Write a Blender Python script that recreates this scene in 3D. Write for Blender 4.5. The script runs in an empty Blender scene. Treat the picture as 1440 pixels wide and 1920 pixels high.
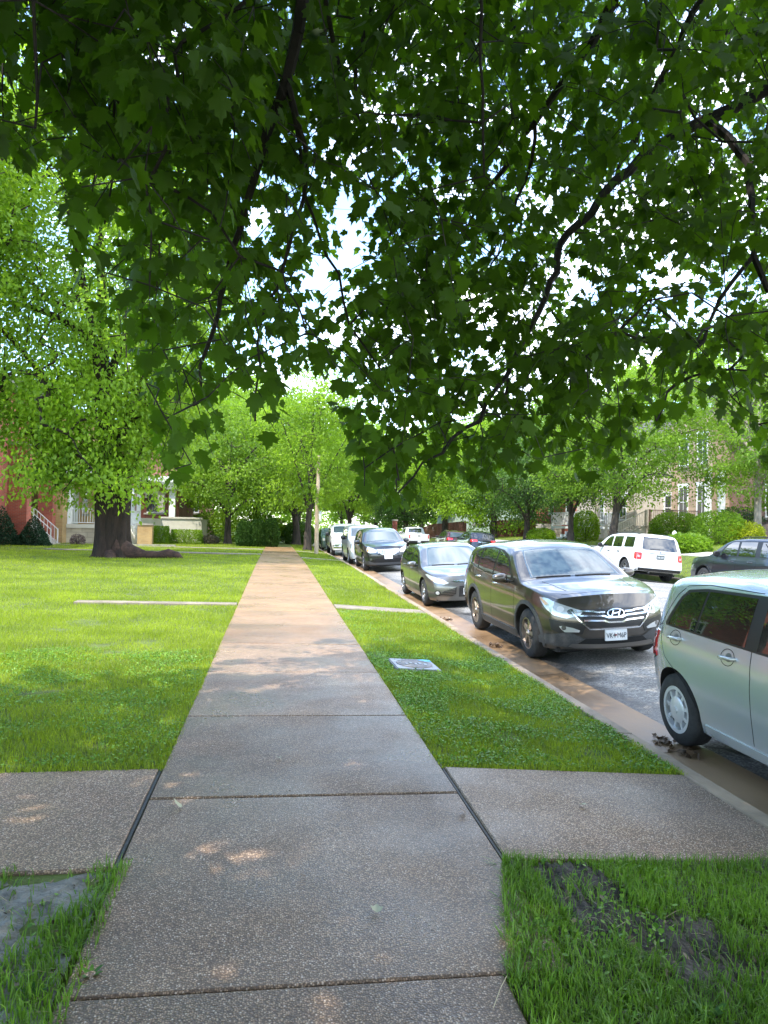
import bpy, bmesh, math, random
import numpy as np
from mathutils import Vector, Matrix
from mathutils.bvhtree import BVHTree
from mathutils import geometry as mgeo
R = math.radians
random.seed(7); rng = np.random.default_rng(11)
S = bpy.context.scene
COL = S.collection
# ------------------------------------------------------------------ camera
CAM_H = 1.63; FPX = 1340.0
yaw, pitch, roll = R(8.54), R(0.77), R(1.22)
fw = np.array([math.sin(yaw)*math.cos(pitch), math.cos(yaw)*math.cos(pitch), math.sin(pitch)])
rt = np.array([math.cos(yaw), -math.sin(yaw), 0.0]); up = np.cross(rt, fw)
rt, up = math.cos(roll)*rt+math.sin(roll)*up, -math.sin(roll)*rt+math.cos(roll)*up
cam = bpy.data.objects.new('camera', bpy.data.cameras.new('camera')); COL.objects.link(cam)
cam.data.sensor_fit = 'VERTICAL'; cam.data.sensor_height = 36; cam.data.lens = 36*FPX/1920
cam.data.clip_start = 0.05; cam.data.clip_end = 2000
m = Matrix.Identity(4)
for i in range(3):
    m[i][0] = rt[i]; m[i][1] = up[i]; m[i][2] = -fw[i]
m[2][3] = CAM_H
cam.matrix_world = m
S.camera = cam
CP = np.array([0, 0, CAM_H])
# ------------------------------------------------------------------ sky and sun
SUN_EL, SUN_AZ = R(57), R(228)          # azimuth clockwise from +Y
W = bpy.data.worlds.new('World'); S.world = W; W.use_nodes = True
nt = W.node_tree; nt.nodes.clear()
def N(t, k, **kw):
    n = t.nodes.new(k)
    for a, b in kw.items(): setattr(n, a, b)
    return n
sky = N(nt, 'ShaderNodeTexSky', sky_type='NISHITA', sun_disc=False, sun_elevation=SUN_EL, sun_rotation=SUN_AZ)
sky.air_density = 1.0; sky.dust_density = 0.5; sky.ozone_density = 3.0
tc = N(nt, 'ShaderNodeTexCoord'); mp = N(nt, 'ShaderNodeMapping'); mp.inputs['Scale'].default_value = (1.4, 1.4, 3.2); mp.inputs['Location'].default_value = (4.3, 1.7, .4)
nz = N(nt, 'ShaderNodeTexNoise'); nz.inputs['Scale'].default_value = 2.6; nz.inputs['Detail'].default_value = 8; nz.inputs['Roughness'].default_value = .6
cr = N(nt, 'ShaderNodeValToRGB'); cr.color_ramp.elements[0].position = .50; cr.color_ramp.elements[1].position = .70
mx = N(nt, 'ShaderNodeMix', data_type='RGBA'); mx.inputs[7].default_value = (7.6, 7.9, 8.4, 1)
bg = N(nt, 'ShaderNodeBackground'); bg.inputs[1].default_value = 0.15
wo = N(nt, 'ShaderNodeOutputWorld')
L = nt.links.new
L(tc.outputs['Generated'], mp.inputs[0]); L(mp.outputs[0], nz.inputs['Vector']); sg = N(nt, 'ShaderNodeSeparateXYZ'); L(tc.outputs['Generated'], sg.inputs[0])
ma = N(nt, 'ShaderNodeMath', operation='MULTIPLY_ADD'); ma.inputs[1].default_value = .16; L(sg.outputs[0], ma.inputs[0]); L(nz.outputs[0], ma.inputs[2]); L(ma.outputs[0], cr.inputs[0])
L(cr.outputs[0], mx.inputs[0]); L(sky.outputs[0], mx.inputs[6]); L(mx.outputs[2], bg.inputs[0]); L(bg.outputs[0], wo.inputs[0])
sd = bpy.data.lights.new('sun', 'SUN'); sd.energy = 1.5; sd.angle = R(0.5); sd.color = (1, .95, .86)
so = bpy.data.objects.new('sun', sd); COL.objects.link(so)
SUN = Vector((math.sin(SUN_AZ)*math.cos(SUN_EL), math.cos(SUN_AZ)*math.cos(SUN_EL), math.sin(SUN_EL)))
so.rotation_euler = SUN.to_track_quat('Z', 'Y').to_euler()
S.view_settings.view_transform = 'Standard'; S.view_settings.look = 'None'
S.view_settings.exposure = 2.42; S.view_settings.gamma = 1
S.cycles.max_bounces = 8; S.cycles.diffuse_bounces = 3; S.cycles.glossy_bounces = 3; S.cycles.transmission_bounces = 4; S.cycles.transparent_max_bounces = 6
S.cycles.use_denoising = True
# ------------------------------------------------------------------ helpers
def ray(px, py): return fw*FPX + rt*(px-720) - up*(py-960)
def at_depth(px, py, d):
    r = ray(px, py); return CP + r/FPX*d
def at_X(px, py, X):
    r = ray(px, py); return CP + r*(X/r[0])
def at_Y(px, py, Y):
    r = ray(px, py); return CP + r*(Y/r[1])
def at_Z(px, py, Z):
    r = ray(px, py); return CP + r*((Z-CAM_H)/r[2])
def project(P):
    d = np.atleast_2d(P)-CP; z = d@fw
    zz = np.where(z > .05, z, .05)
    return 720+FPX*(d@rt)/zz, 960-FPX*(d@up)/zz, z
def tag(o, label=None, cat=None, group=None, kind=None):
    if label: o['label'] = label
    if cat: o['category'] = cat
    if group: o['group'] = group
    if kind: o['kind'] = kind
    return o
def thing(name, label, cat, loc=(0, 0, 0), rot=(0, 0, 0), group=None):
    o = bpy.data.objects.new(name, None); COL.objects.link(o); o.empty_display_size = .2
    o.location = loc; o.rotation_euler = rot
    return tag(o, label, cat, group)
def link(name, me, mat=None, parent=None):
    o = bpy.data.objects.new(name, me); COL.objects.link(o)
    if mat is not None:
        for k in (mat if isinstance(mat, (list, tuple)) else [mat]): me.materials.append(k)
    if parent is not None: o.parent = parent
    return o
def arr_mesh(name, V, F, attr=None, smooth=False):
    """V (n,3), F (m,k) uniform faces"""
    me = bpy.data.meshes.new(name)
    V = np.ascontiguousarray(V, dtype=np.float32); F = np.ascontiguousarray(F, dtype=np.int32)
    k = F.shape[1]
    me.vertices.add(len(V)); me.vertices.foreach_set('co', V.ravel())
    me.loops.add(F.size); me.loops.foreach_set('vertex_index', F.ravel())
    me.polygons.add(len(F))
    me.polygons.foreach_set('loop_start', np.arange(0, F.size, k, dtype=np.int32))
    if attr is not None:
        a = me.attributes.new('rnd', 'FLOAT', 'POINT'); a.data.foreach_set('value', np.ascontiguousarray(attr, dtype=np.float32))
    if smooth: me.polygons.foreach_set('use_smooth', np.ones(len(F), dtype=bool))
    me.update(calc_edges=True)
    return me
class MB:
    """mesh builder"""
    def __init__(s): s.v = []; s.f = []; s.mi = []; s.cur = 0
    def add(s, vs, fs):
        b = len(s.v); s.v += [tuple(map(float, p)) for p in vs]; s.f += [tuple(b+i for i in f) for f in fs]; s.mi += [s.cur]*len(fs); return s
    def box(s, a, b):
        x0, y0, z0 = [min(p, q) for p, q in zip(a, b)]; x1, y1, z1 = [max(p, q) for p, q in zip(a, b)]
        return s.add([(x0,y0,z0),(x1,y0,z0),(x1,y1,z0),(x0,y1,z0),(x0,y0,z1),(x1,y0,z1),(x1,y1,z1),(x0,y1,z1)],
                     [(3,2,1,0),(4,5,6,7),(0,1,5,4),(1,2,6,5),(2,3,7,6),(3,0,4,7)])
    def bar(s, p, q, w, h=None, upv=(0, 0, 1)):
        h = h or w; p = Vector(p); q = Vector(q); d = (q-p).normalized(); u = Vector(upv)
        if abs(d.dot(u)) > .98: u = Vector((0, 1, 0))
        a = d.cross(u).normalized()*w/2; b = a.cross(d).normalized()*h/2
        vs = [p-a-b, p+a-b, p+a+b, p-a+b, q-a-b, q+a-b, q+a+b, q-a+b]
        return s.add(vs, [(0,1,2,3),(7,6,5,4),(1,0,4,5),(2,1,5,6),(3,2,6,7),(0,3,7,4)])
    def tube(s, pts, rad, n=8, cap=True):
        pts = [Vector(p) for p in pts]; rad = rad if isinstance(rad, (list, tuple, np.ndarray)) else [rad]*len(pts)
        vs = []; fs = []; pa = None
        for i, p in enumerate(pts):
            d = (pts[min(i+1, len(pts)-1)]-pts[max(i-1, 0)]).normalized()
            if pa is None:
                pa = d.orthogonal().normalized()
            pa = (pa - d*pa.dot(d)); pa = pa.normalized() if pa.length > 1e-6 else d.orthogonal().normalized()
            pb = d.cross(pa)
            for k in range(n):
                t = 2*math.pi*k/n; vs.append(p+(pa*math.cos(t)+pb*math.sin(t))*rad[i])
        for i in range(len(pts)-1):
            for k in range(n):
                k2 = (k+1) % n; fs.append((i*n+k, i*n+k2, (i+1)*n+k2, (i+1)*n+k))
        if cap: fs.append(tuple(reversed(range(n)))); fs.append(tuple(range((len(pts)-1)*n, len(pts)*n)))
        return s.add(vs, fs)
    def prism(s, poly, z0, z1):
        n = len(poly)
        return s.add([(x, y, z0) for x, y in poly]+[(x, y, z1) for x, y in poly],
                     [tuple(reversed(range(n))), tuple(range(n, 2*n))]+[(i, (i+1) % n, n+(i+1) % n, n+i) for i in range(n)])
    def mesh(s, name, smooth=None, bevel=0):
        me = bpy.data.meshes.new(name); me.from_pydata(s.v, [], s.f)
        if any(s.mi): me.polygons.foreach_set('material_index', s.mi)
        if bevel:
            bm = bmesh.new(); bm.from_mesh(me)
            bmesh.ops.bevel(bm, geom=bm.edges[:], offset=bevel, segments=2, affect='EDGES', clamp_overlap=True)
            bm.to_mesh(me); bm.free()
        if smooth:
            me.polygons.foreach_set('use_smooth', [True]*len(me.polygons)); me.set_sharp_from_angle(angle=R(smooth))
        me.update(); return me
    def build(s, name, mat=None, parent=None, smooth=None, bevel=0):
        return link(name, s.mesh(name, smooth, bevel), mat, parent)
# ------------------------------------------------------------------ materials
MATS = {}
def mat(name, col, rough=.6, metal=0, spec=.5, coat=0, coatr=.03, **kw):
    if name in MATS: return MATS[name]
    M = bpy.data.materials.new(name); M.use_nodes = True; b = M.node_tree.nodes['Principled BSDF']
    b.inputs['Base Color'].default_value = (*col, 1); b.inputs['Roughness'].default_value = rough; b.inputs['Metallic'].default_value = metal
    b.inputs['Specular IOR Level'].default_value = spec; b.inputs['Coat Weight'].default_value = coat; b.inputs['Coat Roughness'].default_value = coatr
    MATS[name] = M; return M
def noise_mat(name, c1, c2, scale=5, detail=6, rough=.8, bump=.3, bscale=None, p0=.35, p1=.65, bdist=.01, coord='Object', metal=0, spec=.5, rvar=0, stretch=None):
    M = mat(name, c1, rough, metal, spec); t = M.node_tree; b = t.nodes['Principled BSDF']; Lk = t.links.new
    tcn = N(t, 'ShaderNodeTexCoord'); src = tcn.outputs[coord]
    if stretch:
        mpn = N(t, 'ShaderNodeMapping'); mpn.inputs['Scale'].default_value = stretch; Lk(src, mpn.inputs[0]); src = mpn.outputs[0]
    n1 = N(t, 'ShaderNodeTexNoise'); n1.inputs['Scale'].default_value = scale; n1.inputs['Detail'].default_value = detail; n1.inputs['Roughness'].default_value = .65
    Lk(src, n1.inputs['Vector'])
    r = N(t, 'ShaderNodeValToRGB'); r.color_ramp.elements[0].position = p0; r.color_ramp.elements[1].position = p1
    r.color_ramp.elements[0].color = (*c1, 1); r.color_ramp.elements[1].color = (*c2, 1)
    Lk(n1.outputs[0], r.inputs[0]); Lk(r.outputs[0], b.inputs['Base Color'])
    if bump:
        n2 = N(t, 'ShaderNodeTexNoise'); n2.inputs['Scale'].default_value = bscale or scale*4; n2.inputs['Detail'].default_value = 4
        Lk(src, n2.inputs['Vector']); bp = N(t, 'ShaderNodeBump'); bp.inputs['Strength'].default_value = bump; bp.inputs['Distance'].default_value = bdist
        Lk(n2.outputs[0], bp.inputs['Height']); Lk(bp.outputs[0], b.inputs['Normal'])
    if rvar:
        mr = N(t, 'ShaderNodeMapRange'); mr.inputs[3].default_value = rough-rvar; mr.inputs[4].default_value = rough+rvar; mr.inputs[1].default_value = .3; mr.inputs[2].default_value = .7
        Lk(n1.outputs[0], mr.inputs[0]); Lk(mr.outputs[0], b.inputs['Roughness'])
    return M
def leaf_mat(name, dark, light, trans, tw=.45, rough=.45, spec=.35, patch=None):
    """front colour varies leaf by leaf; light passes through the blade"""
    M = bpy.data.materials.new(name); M.use_nodes = True; t = M.node_tree; Lk = t.links.new
    b = t.nodes['Principled BSDF']; out = t.nodes['Material Output']
    a = N(t, 'ShaderNodeAttribute', attribute_name='rnd')
    m1 = N(t, 'ShaderNodeMix', data_type='RGBA'); m1.inputs[6].default_value = (*dark, 1); m1.inputs[7].default_value = (*light, 1)
    fac = a.outputs['Fac']
    if patch:
        tcn = N(t, 'ShaderNodeTexCoord'); n1 = N(t, 'ShaderNodeTexNoise'); n1.inputs['Scale'].default_value = patch; n1.inputs['Detail'].default_value = 3
        Lk(tcn.outputs['Object'], n1.inputs['Vector'])
        mm = N(t, 'ShaderNodeMath', operation='MULTIPLY_ADD'); mm.inputs[1].default_value = .5
        mr = N(t, 'ShaderNodeMapRange'); mr.inputs[1].default_value = .35; mr.inputs[2].default_value = .65; mr.inputs[3].default_value = 0; mr.inputs[4].default_value = .5
        Lk(n1.outputs[0], mr.inputs[0]); Lk(a.outputs['Fac'], mm.inputs[0]); Lk(mr.outputs[0], mm.inputs[2]); fac = mm.outputs[0]
    Lk(fac, m1.inputs[0]); Lk(m1.outputs[2], b.inputs['Base Color'])
    b.inputs['Roughness'].default_value = rough; b.inputs['Specular IOR Level'].default_value = spec
    tr = N(t, 'ShaderNodeBsdfTranslucent')
    m2 = N(t, 'ShaderNodeMix', data_type='RGBA'); m2.inputs[6].default_value = (*[v*.55 for v in trans], 1); m2.inputs[7].default_value = (*[min(1, v*1.35) for v in trans], 1)
    Lk(fac, m2.inputs[0]); Lk(m2.outputs[2], tr.inputs[0])
    ms = N(t, 'ShaderNodeMixShader'); ms.inputs[0].default_value = tw
    Lk(b.outputs[0], ms.inputs[1]); Lk(tr.outputs[0], ms.inputs[2]); Lk(ms.outputs[0], out.inputs[0])
    return M
def aggregate_mat(name, pale, rust_from=None, rust=(.285, .165, .07), wet=.35):
    """exposed pebbles in brown concrete, damp in patches, rust washed in further along"""
    M = mat(name, (.2, .15, .12), .5); t = M.node_tree; b = t.nodes['Principled BSDF']; Lk = t.links.new
    tcn = N(t, 'ShaderNodeTexCoord'); P = tcn.outputs['Object']
    v = N(t, 'ShaderNodeTexVoronoi'); v.inputs['Scale'].default_value = 125; Lk(P, v.inputs['Vector'])
    sp = N(t, 'ShaderNodeSeparateColor'); Lk(v.outputs['Color'], sp.inputs[0])
    r = N(t, 'ShaderNodeValToRGB'); e = r.color_ramp.elements
    e[0].position = 0; e[0].color = (.11, .078, .062, 1); e[1].position = 1; e[1].color = (.46*pale, .41*pale, .35*pale, 1)
    for p_, c_ in ((.3, (.20*pale, .137*pale, .084*pale)), (.55, (.275*pale, .193*pale, .122*pale)), (.83, (.33*pale, .245*pale, .168*pale)), (.94, (.42*pale, .35*pale, .27*pale))):
        x = e.new(p_); x.color = (*c_, 1)
    Lk(sp.outputs[0], r.inputs[0])
    # mortar between pebbles
    mr = N(t, 'ShaderNodeMapRange'); mr.inputs[1].default_value = .25; mr.inputs[2].default_value = .62; Lk(v.outputs['Distance'], mr.inputs[0])
    mxn = N(t, 'ShaderNodeMix', data_type='RGBA'); mxn.inputs[7].default_value = (.13, .09, .06, 1)
    Lk(mr.outputs[0], mxn.inputs[0]); Lk(r.outputs[0], mxn.inputs[6])
    # large stains
    n1 = N(t, 'ShaderNodeTexNoise'); n1.inputs['Scale'].default_value = .8; n1.inputs['Detail'].default_value = 6; Lk(P, n1.inputs['Vector'])
    st = N(t, 'ShaderNodeValToRGB'); st.color_ramp.elements[0].position = .3; st.color_ramp.elements[1].position = .7
    st.color_ramp.elements[0].color = (.78, .72, .70, 1); st.color_ramp.elements[1].color = (1.25, 1.15, 1.08, 1); Lk(n1.outputs[0], st.inputs[0])
    mu = N(t, 'ShaderNodeMix', data_type='RGBA', blend_type='MULTIPLY'); mu.inputs[0].default_value = 1; Lk(mxn.outputs[2], mu.inputs[6]); Lk(st.outputs[0], mu.inputs[7])
    col = mu.outputs[2]
    if rust_from is not None:
        sx = N(t, 'ShaderNodeSeparateXYZ'); Lk(P, sx.inputs[0])
        n3 = N(t, 'ShaderNodeTexNoise'); n3.inputs['Scale'].default_value = .35; n3.inputs['Detail'].default_value = 5; Lk(P, n3.inputs['Vector'])
        ad = N(t, 'ShaderNodeMath', operation='MULTIPLY_ADD'); ad.inputs[1].default_value = 9; Lk(n3.outputs[0], ad.inputs[0]); Lk(sx.outputs[1], ad.inputs[2])
        m2 = N(t, 'ShaderNodeMapRange'); m2.inputs[1].default_value = rust_from+4.5; m2.inputs[2].default_value = rust_from+10; m2.inputs[4].default_value = .85; Lk(ad.outputs[0], m2.inputs[0])
        ru = N(t, 'ShaderNodeMix', data_type='RGBA'); ru.inputs[7].default_value = (*rust, 1); Lk(m2.outputs[0], ru.inputs[0]); Lk(col, ru.inputs[6])
        mpn = N(t, 'ShaderNodeMapping'); mpn.inputs['Scale'].default_value = (.7, 1.6, 1); Lk(P, mpn.inputs[0]); n6 = N(t, 'ShaderNodeTexNoise'); n6.inputs['Scale'].default_value = 1.1; n6.inputs['Detail'].default_value = 9; n6.inputs['Roughness'].default_value = .7; Lk(mpn.outputs[0], n6.inputs['Vector'])
        # each slab weathered a little differently
        my = N(t, 'ShaderNodeMath', operation='MULTIPLY_ADD'); my.inputs[1].default_value = 1/1.74; my.inputs[2].default_value = -2.54/1.74; Lk(sx.outputs[1], my.inputs[0]); fl = N(t, 'ShaderNodeMath', operation='FLOOR'); Lk(my.outputs[0], fl.inputs[0]); wn = N(t, 'ShaderNodeTexWhiteNoise', noise_dimensions='1D'); Lk(fl.outputs[0], wn.inputs['W'])
        ms_ = N(t, 'ShaderNodeMapRange'); ms_.inputs[3].default_value = .82; ms_.inputs[4].default_value = 1.12; Lk(wn.outputs[0], ms_.inputs[0])
        m6 = N(t, 'ShaderNodeMapRange'); m6.inputs[1].default_value = .3; m6.inputs[2].default_value = .7; m6.inputs[3].default_value = .72; m6.inputs[4].default_value = 1.18; Lk(n6.outputs[0], m6.inputs[0])
        pr = N(t, 'ShaderNodeMath', operation='MULTIPLY'); Lk(ms_.outputs[0], pr.inputs[0]); Lk(m6.outputs[0], pr.inputs[1])
        sc_ = N(t, 'ShaderNodeVectorMath', operation='SCALE'); Lk(ru.outputs[2], sc_.inputs[0]); Lk(pr.outputs[0], sc_.inputs['Scale']); col = sc_.outputs[0]
    Lk(col, b.inputs['Base Color'])
    n4 = N(t, 'ShaderNodeTexNoise'); n4.inputs['Scale'].default_value = 1.3; n4.inputs['Detail'].default_value = 5; Lk(P, n4.inputs['Vector'])
    m4 = N(t, 'ShaderNodeMapRange'); m4.inputs[1].default_value = .35; m4.inputs[2].default_value = .65; m4.inputs[3].default_value = wet-.1; m4.inputs[4].default_value = wet+.25; Lk(n4.outputs[0], m4.inputs[0]); Lk(m4.outputs[0], b.inputs['Roughness'])
    bp = N(t, 'ShaderNodeBump', invert=True); bp.inputs['Strength'].default_value = .55; bp.inputs['Distance'].default_value = .004; Lk(v.outputs['Distance'], bp.inputs['Height'])
    n5 = N(t, 'ShaderNodeTexNoise'); n5.inputs['Scale'].default_value = 40; n5.inputs['Detail'].default_value = 3; Lk(P, n5.inputs['Vector'])
    b2 = N(t, 'ShaderNodeBump'); b2.inputs['Strength'].default_value = .35; b2.inputs['Distance'].default_value = .006; Lk(n5.outputs[0], b2.inputs['Height']); Lk(bp.outputs[0], b2.inputs['Normal'])
    Lk(b2.outputs[0], b.inputs['Normal'])
    return M
def brick_mat(name, c1, c2, mortar, bw=.22, bh=.075, rough=.85):
    M = mat(name, c1, rough); t = M.node_tree; b = t.nodes['Principled BSDF']; Lk = t.links.new
    g = N(t, 'ShaderNodeNewGeometry'); sn = N(t, 'ShaderNodeSeparateXYZ'); Lk(g.outputs['Normal'], sn.inputs[0]); sp = N(t, 'ShaderNodeSeparateXYZ'); Lk(g.outputs['Position'], sp.inputs[0])
    ab = N(t, 'ShaderNodeMath', operation='ABSOLUTE'); Lk(sn.outputs[0], ab.inputs[0]); gt = N(t, 'ShaderNodeMath', operation='GREATER_THAN'); gt.inputs[1].default_value = .6; Lk(ab.outputs[0], gt.inputs[0])
    mf = N(t, 'ShaderNodeMix', data_type='FLOAT'); Lk(gt.outputs[0], mf.inputs[0]); Lk(sp.outputs[0], mf.inputs[2]); Lk(sp.outputs[1], mf.inputs[3])
    cx = N(t, 'ShaderNodeCombineXYZ'); Lk(mf.outputs[0], cx.inputs[0]); Lk(sp.outputs[2], cx.inputs[1])
    bt = N(t, 'ShaderNodeTexBrick'); Lk(cx.outputs[0], bt.inputs['Vector']); bt.inputs['Scale'].default_value = 1; bt.inputs['Brick Width'].default_value = bw; bt.inputs['Row Height'].default_value = bh
    bt.inputs['Mortar Size'].default_value = bh*.09; bt.inputs['Color1'].default_value = (*c1, 1); bt.inputs['Color2'].default_value = (*c2, 1); bt.inputs['Mortar'].default_value = (*mortar, 1)
    nn = N(t, 'ShaderNodeTexNoise'); nn.inputs['Scale'].default_value = 1.1; nn.inputs['Detail'].default_value = 6; Lk(g.outputs['Position'], nn.inputs['Vector'])
    rr = N(t, 'ShaderNodeMapRange'); rr.inputs[1].default_value = .3; rr.inputs[2].default_value = .7; rr.inputs[3].default_value = .75; rr.inputs[4].default_value = 1.2; Lk(nn.outputs[0], rr.inputs[0])
    mu = N(t, 'ShaderNodeVectorMath', operation='SCALE'); Lk(bt.outputs[0], mu.inputs[0]); Lk(rr.outputs[0], mu.inputs['Scale']); Lk(mu.outputs[0], b.inputs['Base Color'])
    bp = N(t, 'ShaderNodeBump', invert=True); bp.inputs['Strength'].default_value = .6; bp.inputs['Distance'].default_value = .008; Lk(bt.outputs['Fac'], bp.inputs['Height']); Lk(bp.outputs[0], b.inputs['Normal'])
    return M
# ================================================================== THE SETTING
XL, XR = -0.685, 1.137        # pavement edges
CI, CO, GO = 2.92, 3.08, 3.74  # kerb inner, kerb outer, gutter outer
FC = 14.55                    # far kerb face
RC = (CO+FC)/2
def road_z(x): return -0.33-0.07*(x-CO)/(FC-CO)+0.24*(1-((x-RC)/(FC-RC))**2)
def _noop(): pass
PX = [-400, -60, -14, -9, -4, XL-.02, XR+.02, CI, CO, CO+.01, FC, FC+.01, FC+.18, 16.7, 18.1, 20, 24, 60, 400]
PZ = [.6, .5, .16, .1, .03, -.012, -.045, -.15, -.155, -.5, -.5, -.26, -.22, .5, .62, .85, .95, 1.0, 1.2]
def gz(x, y=0): return float(np.interp(x, PX, PZ))
def ground_z(X, Y):
    z = np.interp(X, PX, PZ)
    left = np.clip((XL-.3-X)/1.5, 0, 1)
    z = z+left*(.025*np.sin(X*.9+1.3)*np.sin(Y*.6)+.012*np.sin(Y*1.7+X))
    return z
grassbase = noise_mat('lawn_base', (.055, .075, .012), (.11, .15, .02), 3, 8, .9, .6, 60, bdist=.02)
soil = noise_mat('soil', (.028, .021, .015), (.075, .06, .045), 6, 8, .8, .8, 30, bdist=.03)
xs = np.unique(np.concatenate([PX, np.linspace(-14, -.8, 40), np.linspace(1.2, 2.9, 14), np.linspace(15, 24, 20)]))
ys = np.unique(np.concatenate([[-60, -20, -8], np.linspace(-4, 60, 130), [80, 110, 150, 220, 340, 520]]))
XX, YY = np.meshgrid(xs, ys); ZZ = ground_z(XX, YY)
nx, ny = len(xs), len(ys)
idx = np.arange(nx*ny).reshape(ny, nx)
F = np.stack([idx[:-1, :-1], idx[:-1, 1:], idx[1:, 1:], idx[1:, :-1]], -1).reshape(-1, 4)
o = link('ground', arr_mesh('ground', np.stack([XX, YY, ZZ], -1).reshape(-1, 3), F, smooth=True), grassbase); tag(o, kind='structure')
Y0J, SP = 2.54, 1.74
agg = aggregate_mat('aggregate', 1.55, rust_from=7.5, wet=.36)
agg2 = aggregate_mat('aggregate_pink', 1.7, wet=.45)
tar = noise_mat('joint_filler', (.012, .013, .013), (.035, .036, .035), 20, 4, .6, .4, 80)
def slab(mb, x0, x1, y0, y1, zf, th=.14, bev=.008):
    """a slab whose top follows zf(x), with eased edges"""
    vs = []
    for (a, b_, dz) in ((0, 0, -th), (0, 0, -bev), (bev, bev, 0)):
        for (x, y) in ((x0+a, y0+b_), (x1-a, y0+b_), (x1-a, y1-b_), (x0+a, y1-b_)):
            vs.append((x, y, zf(x)+dz))
    fs = [(8, 9, 10, 11)]
    for k in (0, 4):
        for i in range(4):
            j = (i+1) % 4; fs.append((k+i, k+j, k+4+j, k+4+i))
    mb.add(vs, fs)
mb = MB(); k = -3
while True:
    ya = Y0J+k*SP; yb = ya+SP
    if ya > 49: break
    tilt = random.uniform(-.003, .003)
    if yb > 3.45: slab(mb, XL, XR, ya+.008, yb-.008, lambda x: -.015*x+tilt)
    else: slab(mb, XL, .86 if yb > .9 else .9, ya+.008, yb-.008, lambda x: -.015*x+tilt)
    if yb > 3.45 and ya < 3.45: pass
    k += 1
o = mb.build('sidewalk', agg); tag(o, kind='structure')
mb = MB(); mb.box((XL+.02, -4, -.2), (XR-.02, 50, -.035)); o = mb.build('sidewalk_bed', tar); tag(o, kind='structure')
# walks that cross it at right angles
zs_ = lambda x: -.02-(x-XR)*.0625
mb = MB(); slab(mb, XR+.026, CI-.012, 3.42, 4.75, zs_, .12); slab(mb, XL-3.4, XL-.03, 3.46, 4.79, lambda x: .008-.004*(x-XL)); slab(mb, XL-7.5, XL-3.42, 3.46, 4.79, lambda x: .02-.004*(x-XL))
o = mb.build('crossing_walk', agg2); tag(o, kind='structure')
mb = MB(); slab(mb, XR+.006, XR+.022, 3.44, 4.85, lambda x: -.030, .05, .002); slab(mb, XL-.026, XL-.008, 3.46, 4.8, lambda x: .001, .05, .002)
o = mb.build('joint_filler', tar); tag(o, kind='structure')
conc = noise_mat('old_concrete', (.15, .125, .09), (.27, .22, .16), 3, 8, .75, .4, 90, bdist=.004)
mb = MB()
for (ya, yb) in ((13.55, 14.15), (32.3, 33.1), (41.5, 42.3)):
    slab(mb, XR+.02, CI-.01, ya, yb, zs_, .1)
for (xa, ya, yb) in ((-3.6, 13.64, 13.92), (-10.5, 34.5, 35.3), (-9.8, 42.2, 43.2)):
    slab(mb, xa, XL-.02, ya, yb, lambda x: .03-.011*(x-XL), .1)
o = mb.build('crossing_walk', conc); tag(o, kind='structure')
# kerb, gutter, road
kerbm = noise_mat('kerb', (.20, .15, .10), (.38, .28, .19), 2.2, 9, .7, .5, 60, bdist=.006)
def kerb(name, xa, xb, side, ztop, zbot, y0=-40, y1=160, seg=3.05, m_=None):
    mb = MB(); y = y0
    while y < y1:
        e = .02; dz = random.uniform(-.006, .006)
        if side > 0: pr = [(xa, zbot), (xb, zbot), (xb-.012, ztop-.035+dz), (xb-.03, ztop-.006+dz), (xa+.01, ztop+dz), (xa, ztop-.01+dz)]
        else: pr = [(xa, zbot), (xb, zbot), (xb, ztop-.01+dz), (xb-.01, ztop+dz), (xa+.03, ztop-.006+dz), (xa+.012, ztop-.035+dz)]
        ya, yb = y+.004, y+seg-.004; n = len(pr)
        mb.add([(px_, ya, pz) for px_, pz in pr]+[(px_, yb, pz) for px_, pz in pr], [tuple(range(n)), tuple(reversed(range(n, 2*n)))]+[(i, n+i, n+(i+1) % n, (i+1) % n) for i in range(n)])
        y += seg if y < 60 else seg*4; seg_ = seg
        if y >= 60: seg = 12
    o = mb.build(name, m_ or kerbm); tag(o, kind='structure'); return o
kerb('near_kerb', CI, CO, 1, -.128, -.5)
kerb('far_kerb', FC, FC+.17, -1, -.21, -.55)
gutm = noise_mat('gutter_concrete', (.15, .09, .045), (.31, .195, .105), 1.3, 9, .42, .35, 50, bdist=.004, rvar=.18, stretch=(1, .45, 1))
mb = MB(); y = -40
while y < 160:
    seg = 3.05 if y < 60 else 20
    for (a, b_) in ((CO+.002, GO),):
        mb.add([(a, y+.005, road_z(a)-.004), (b_, y+.005, road_z(b_)+.004), (b_, y+seg-.005, road_z(b_)+.004), (a, y+seg-.005, road_z(a)-.004)], [(0, 1, 2, 3)])
    y += seg
o = mb.build('gutter', gutm); tag(o, kind='structure')
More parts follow.
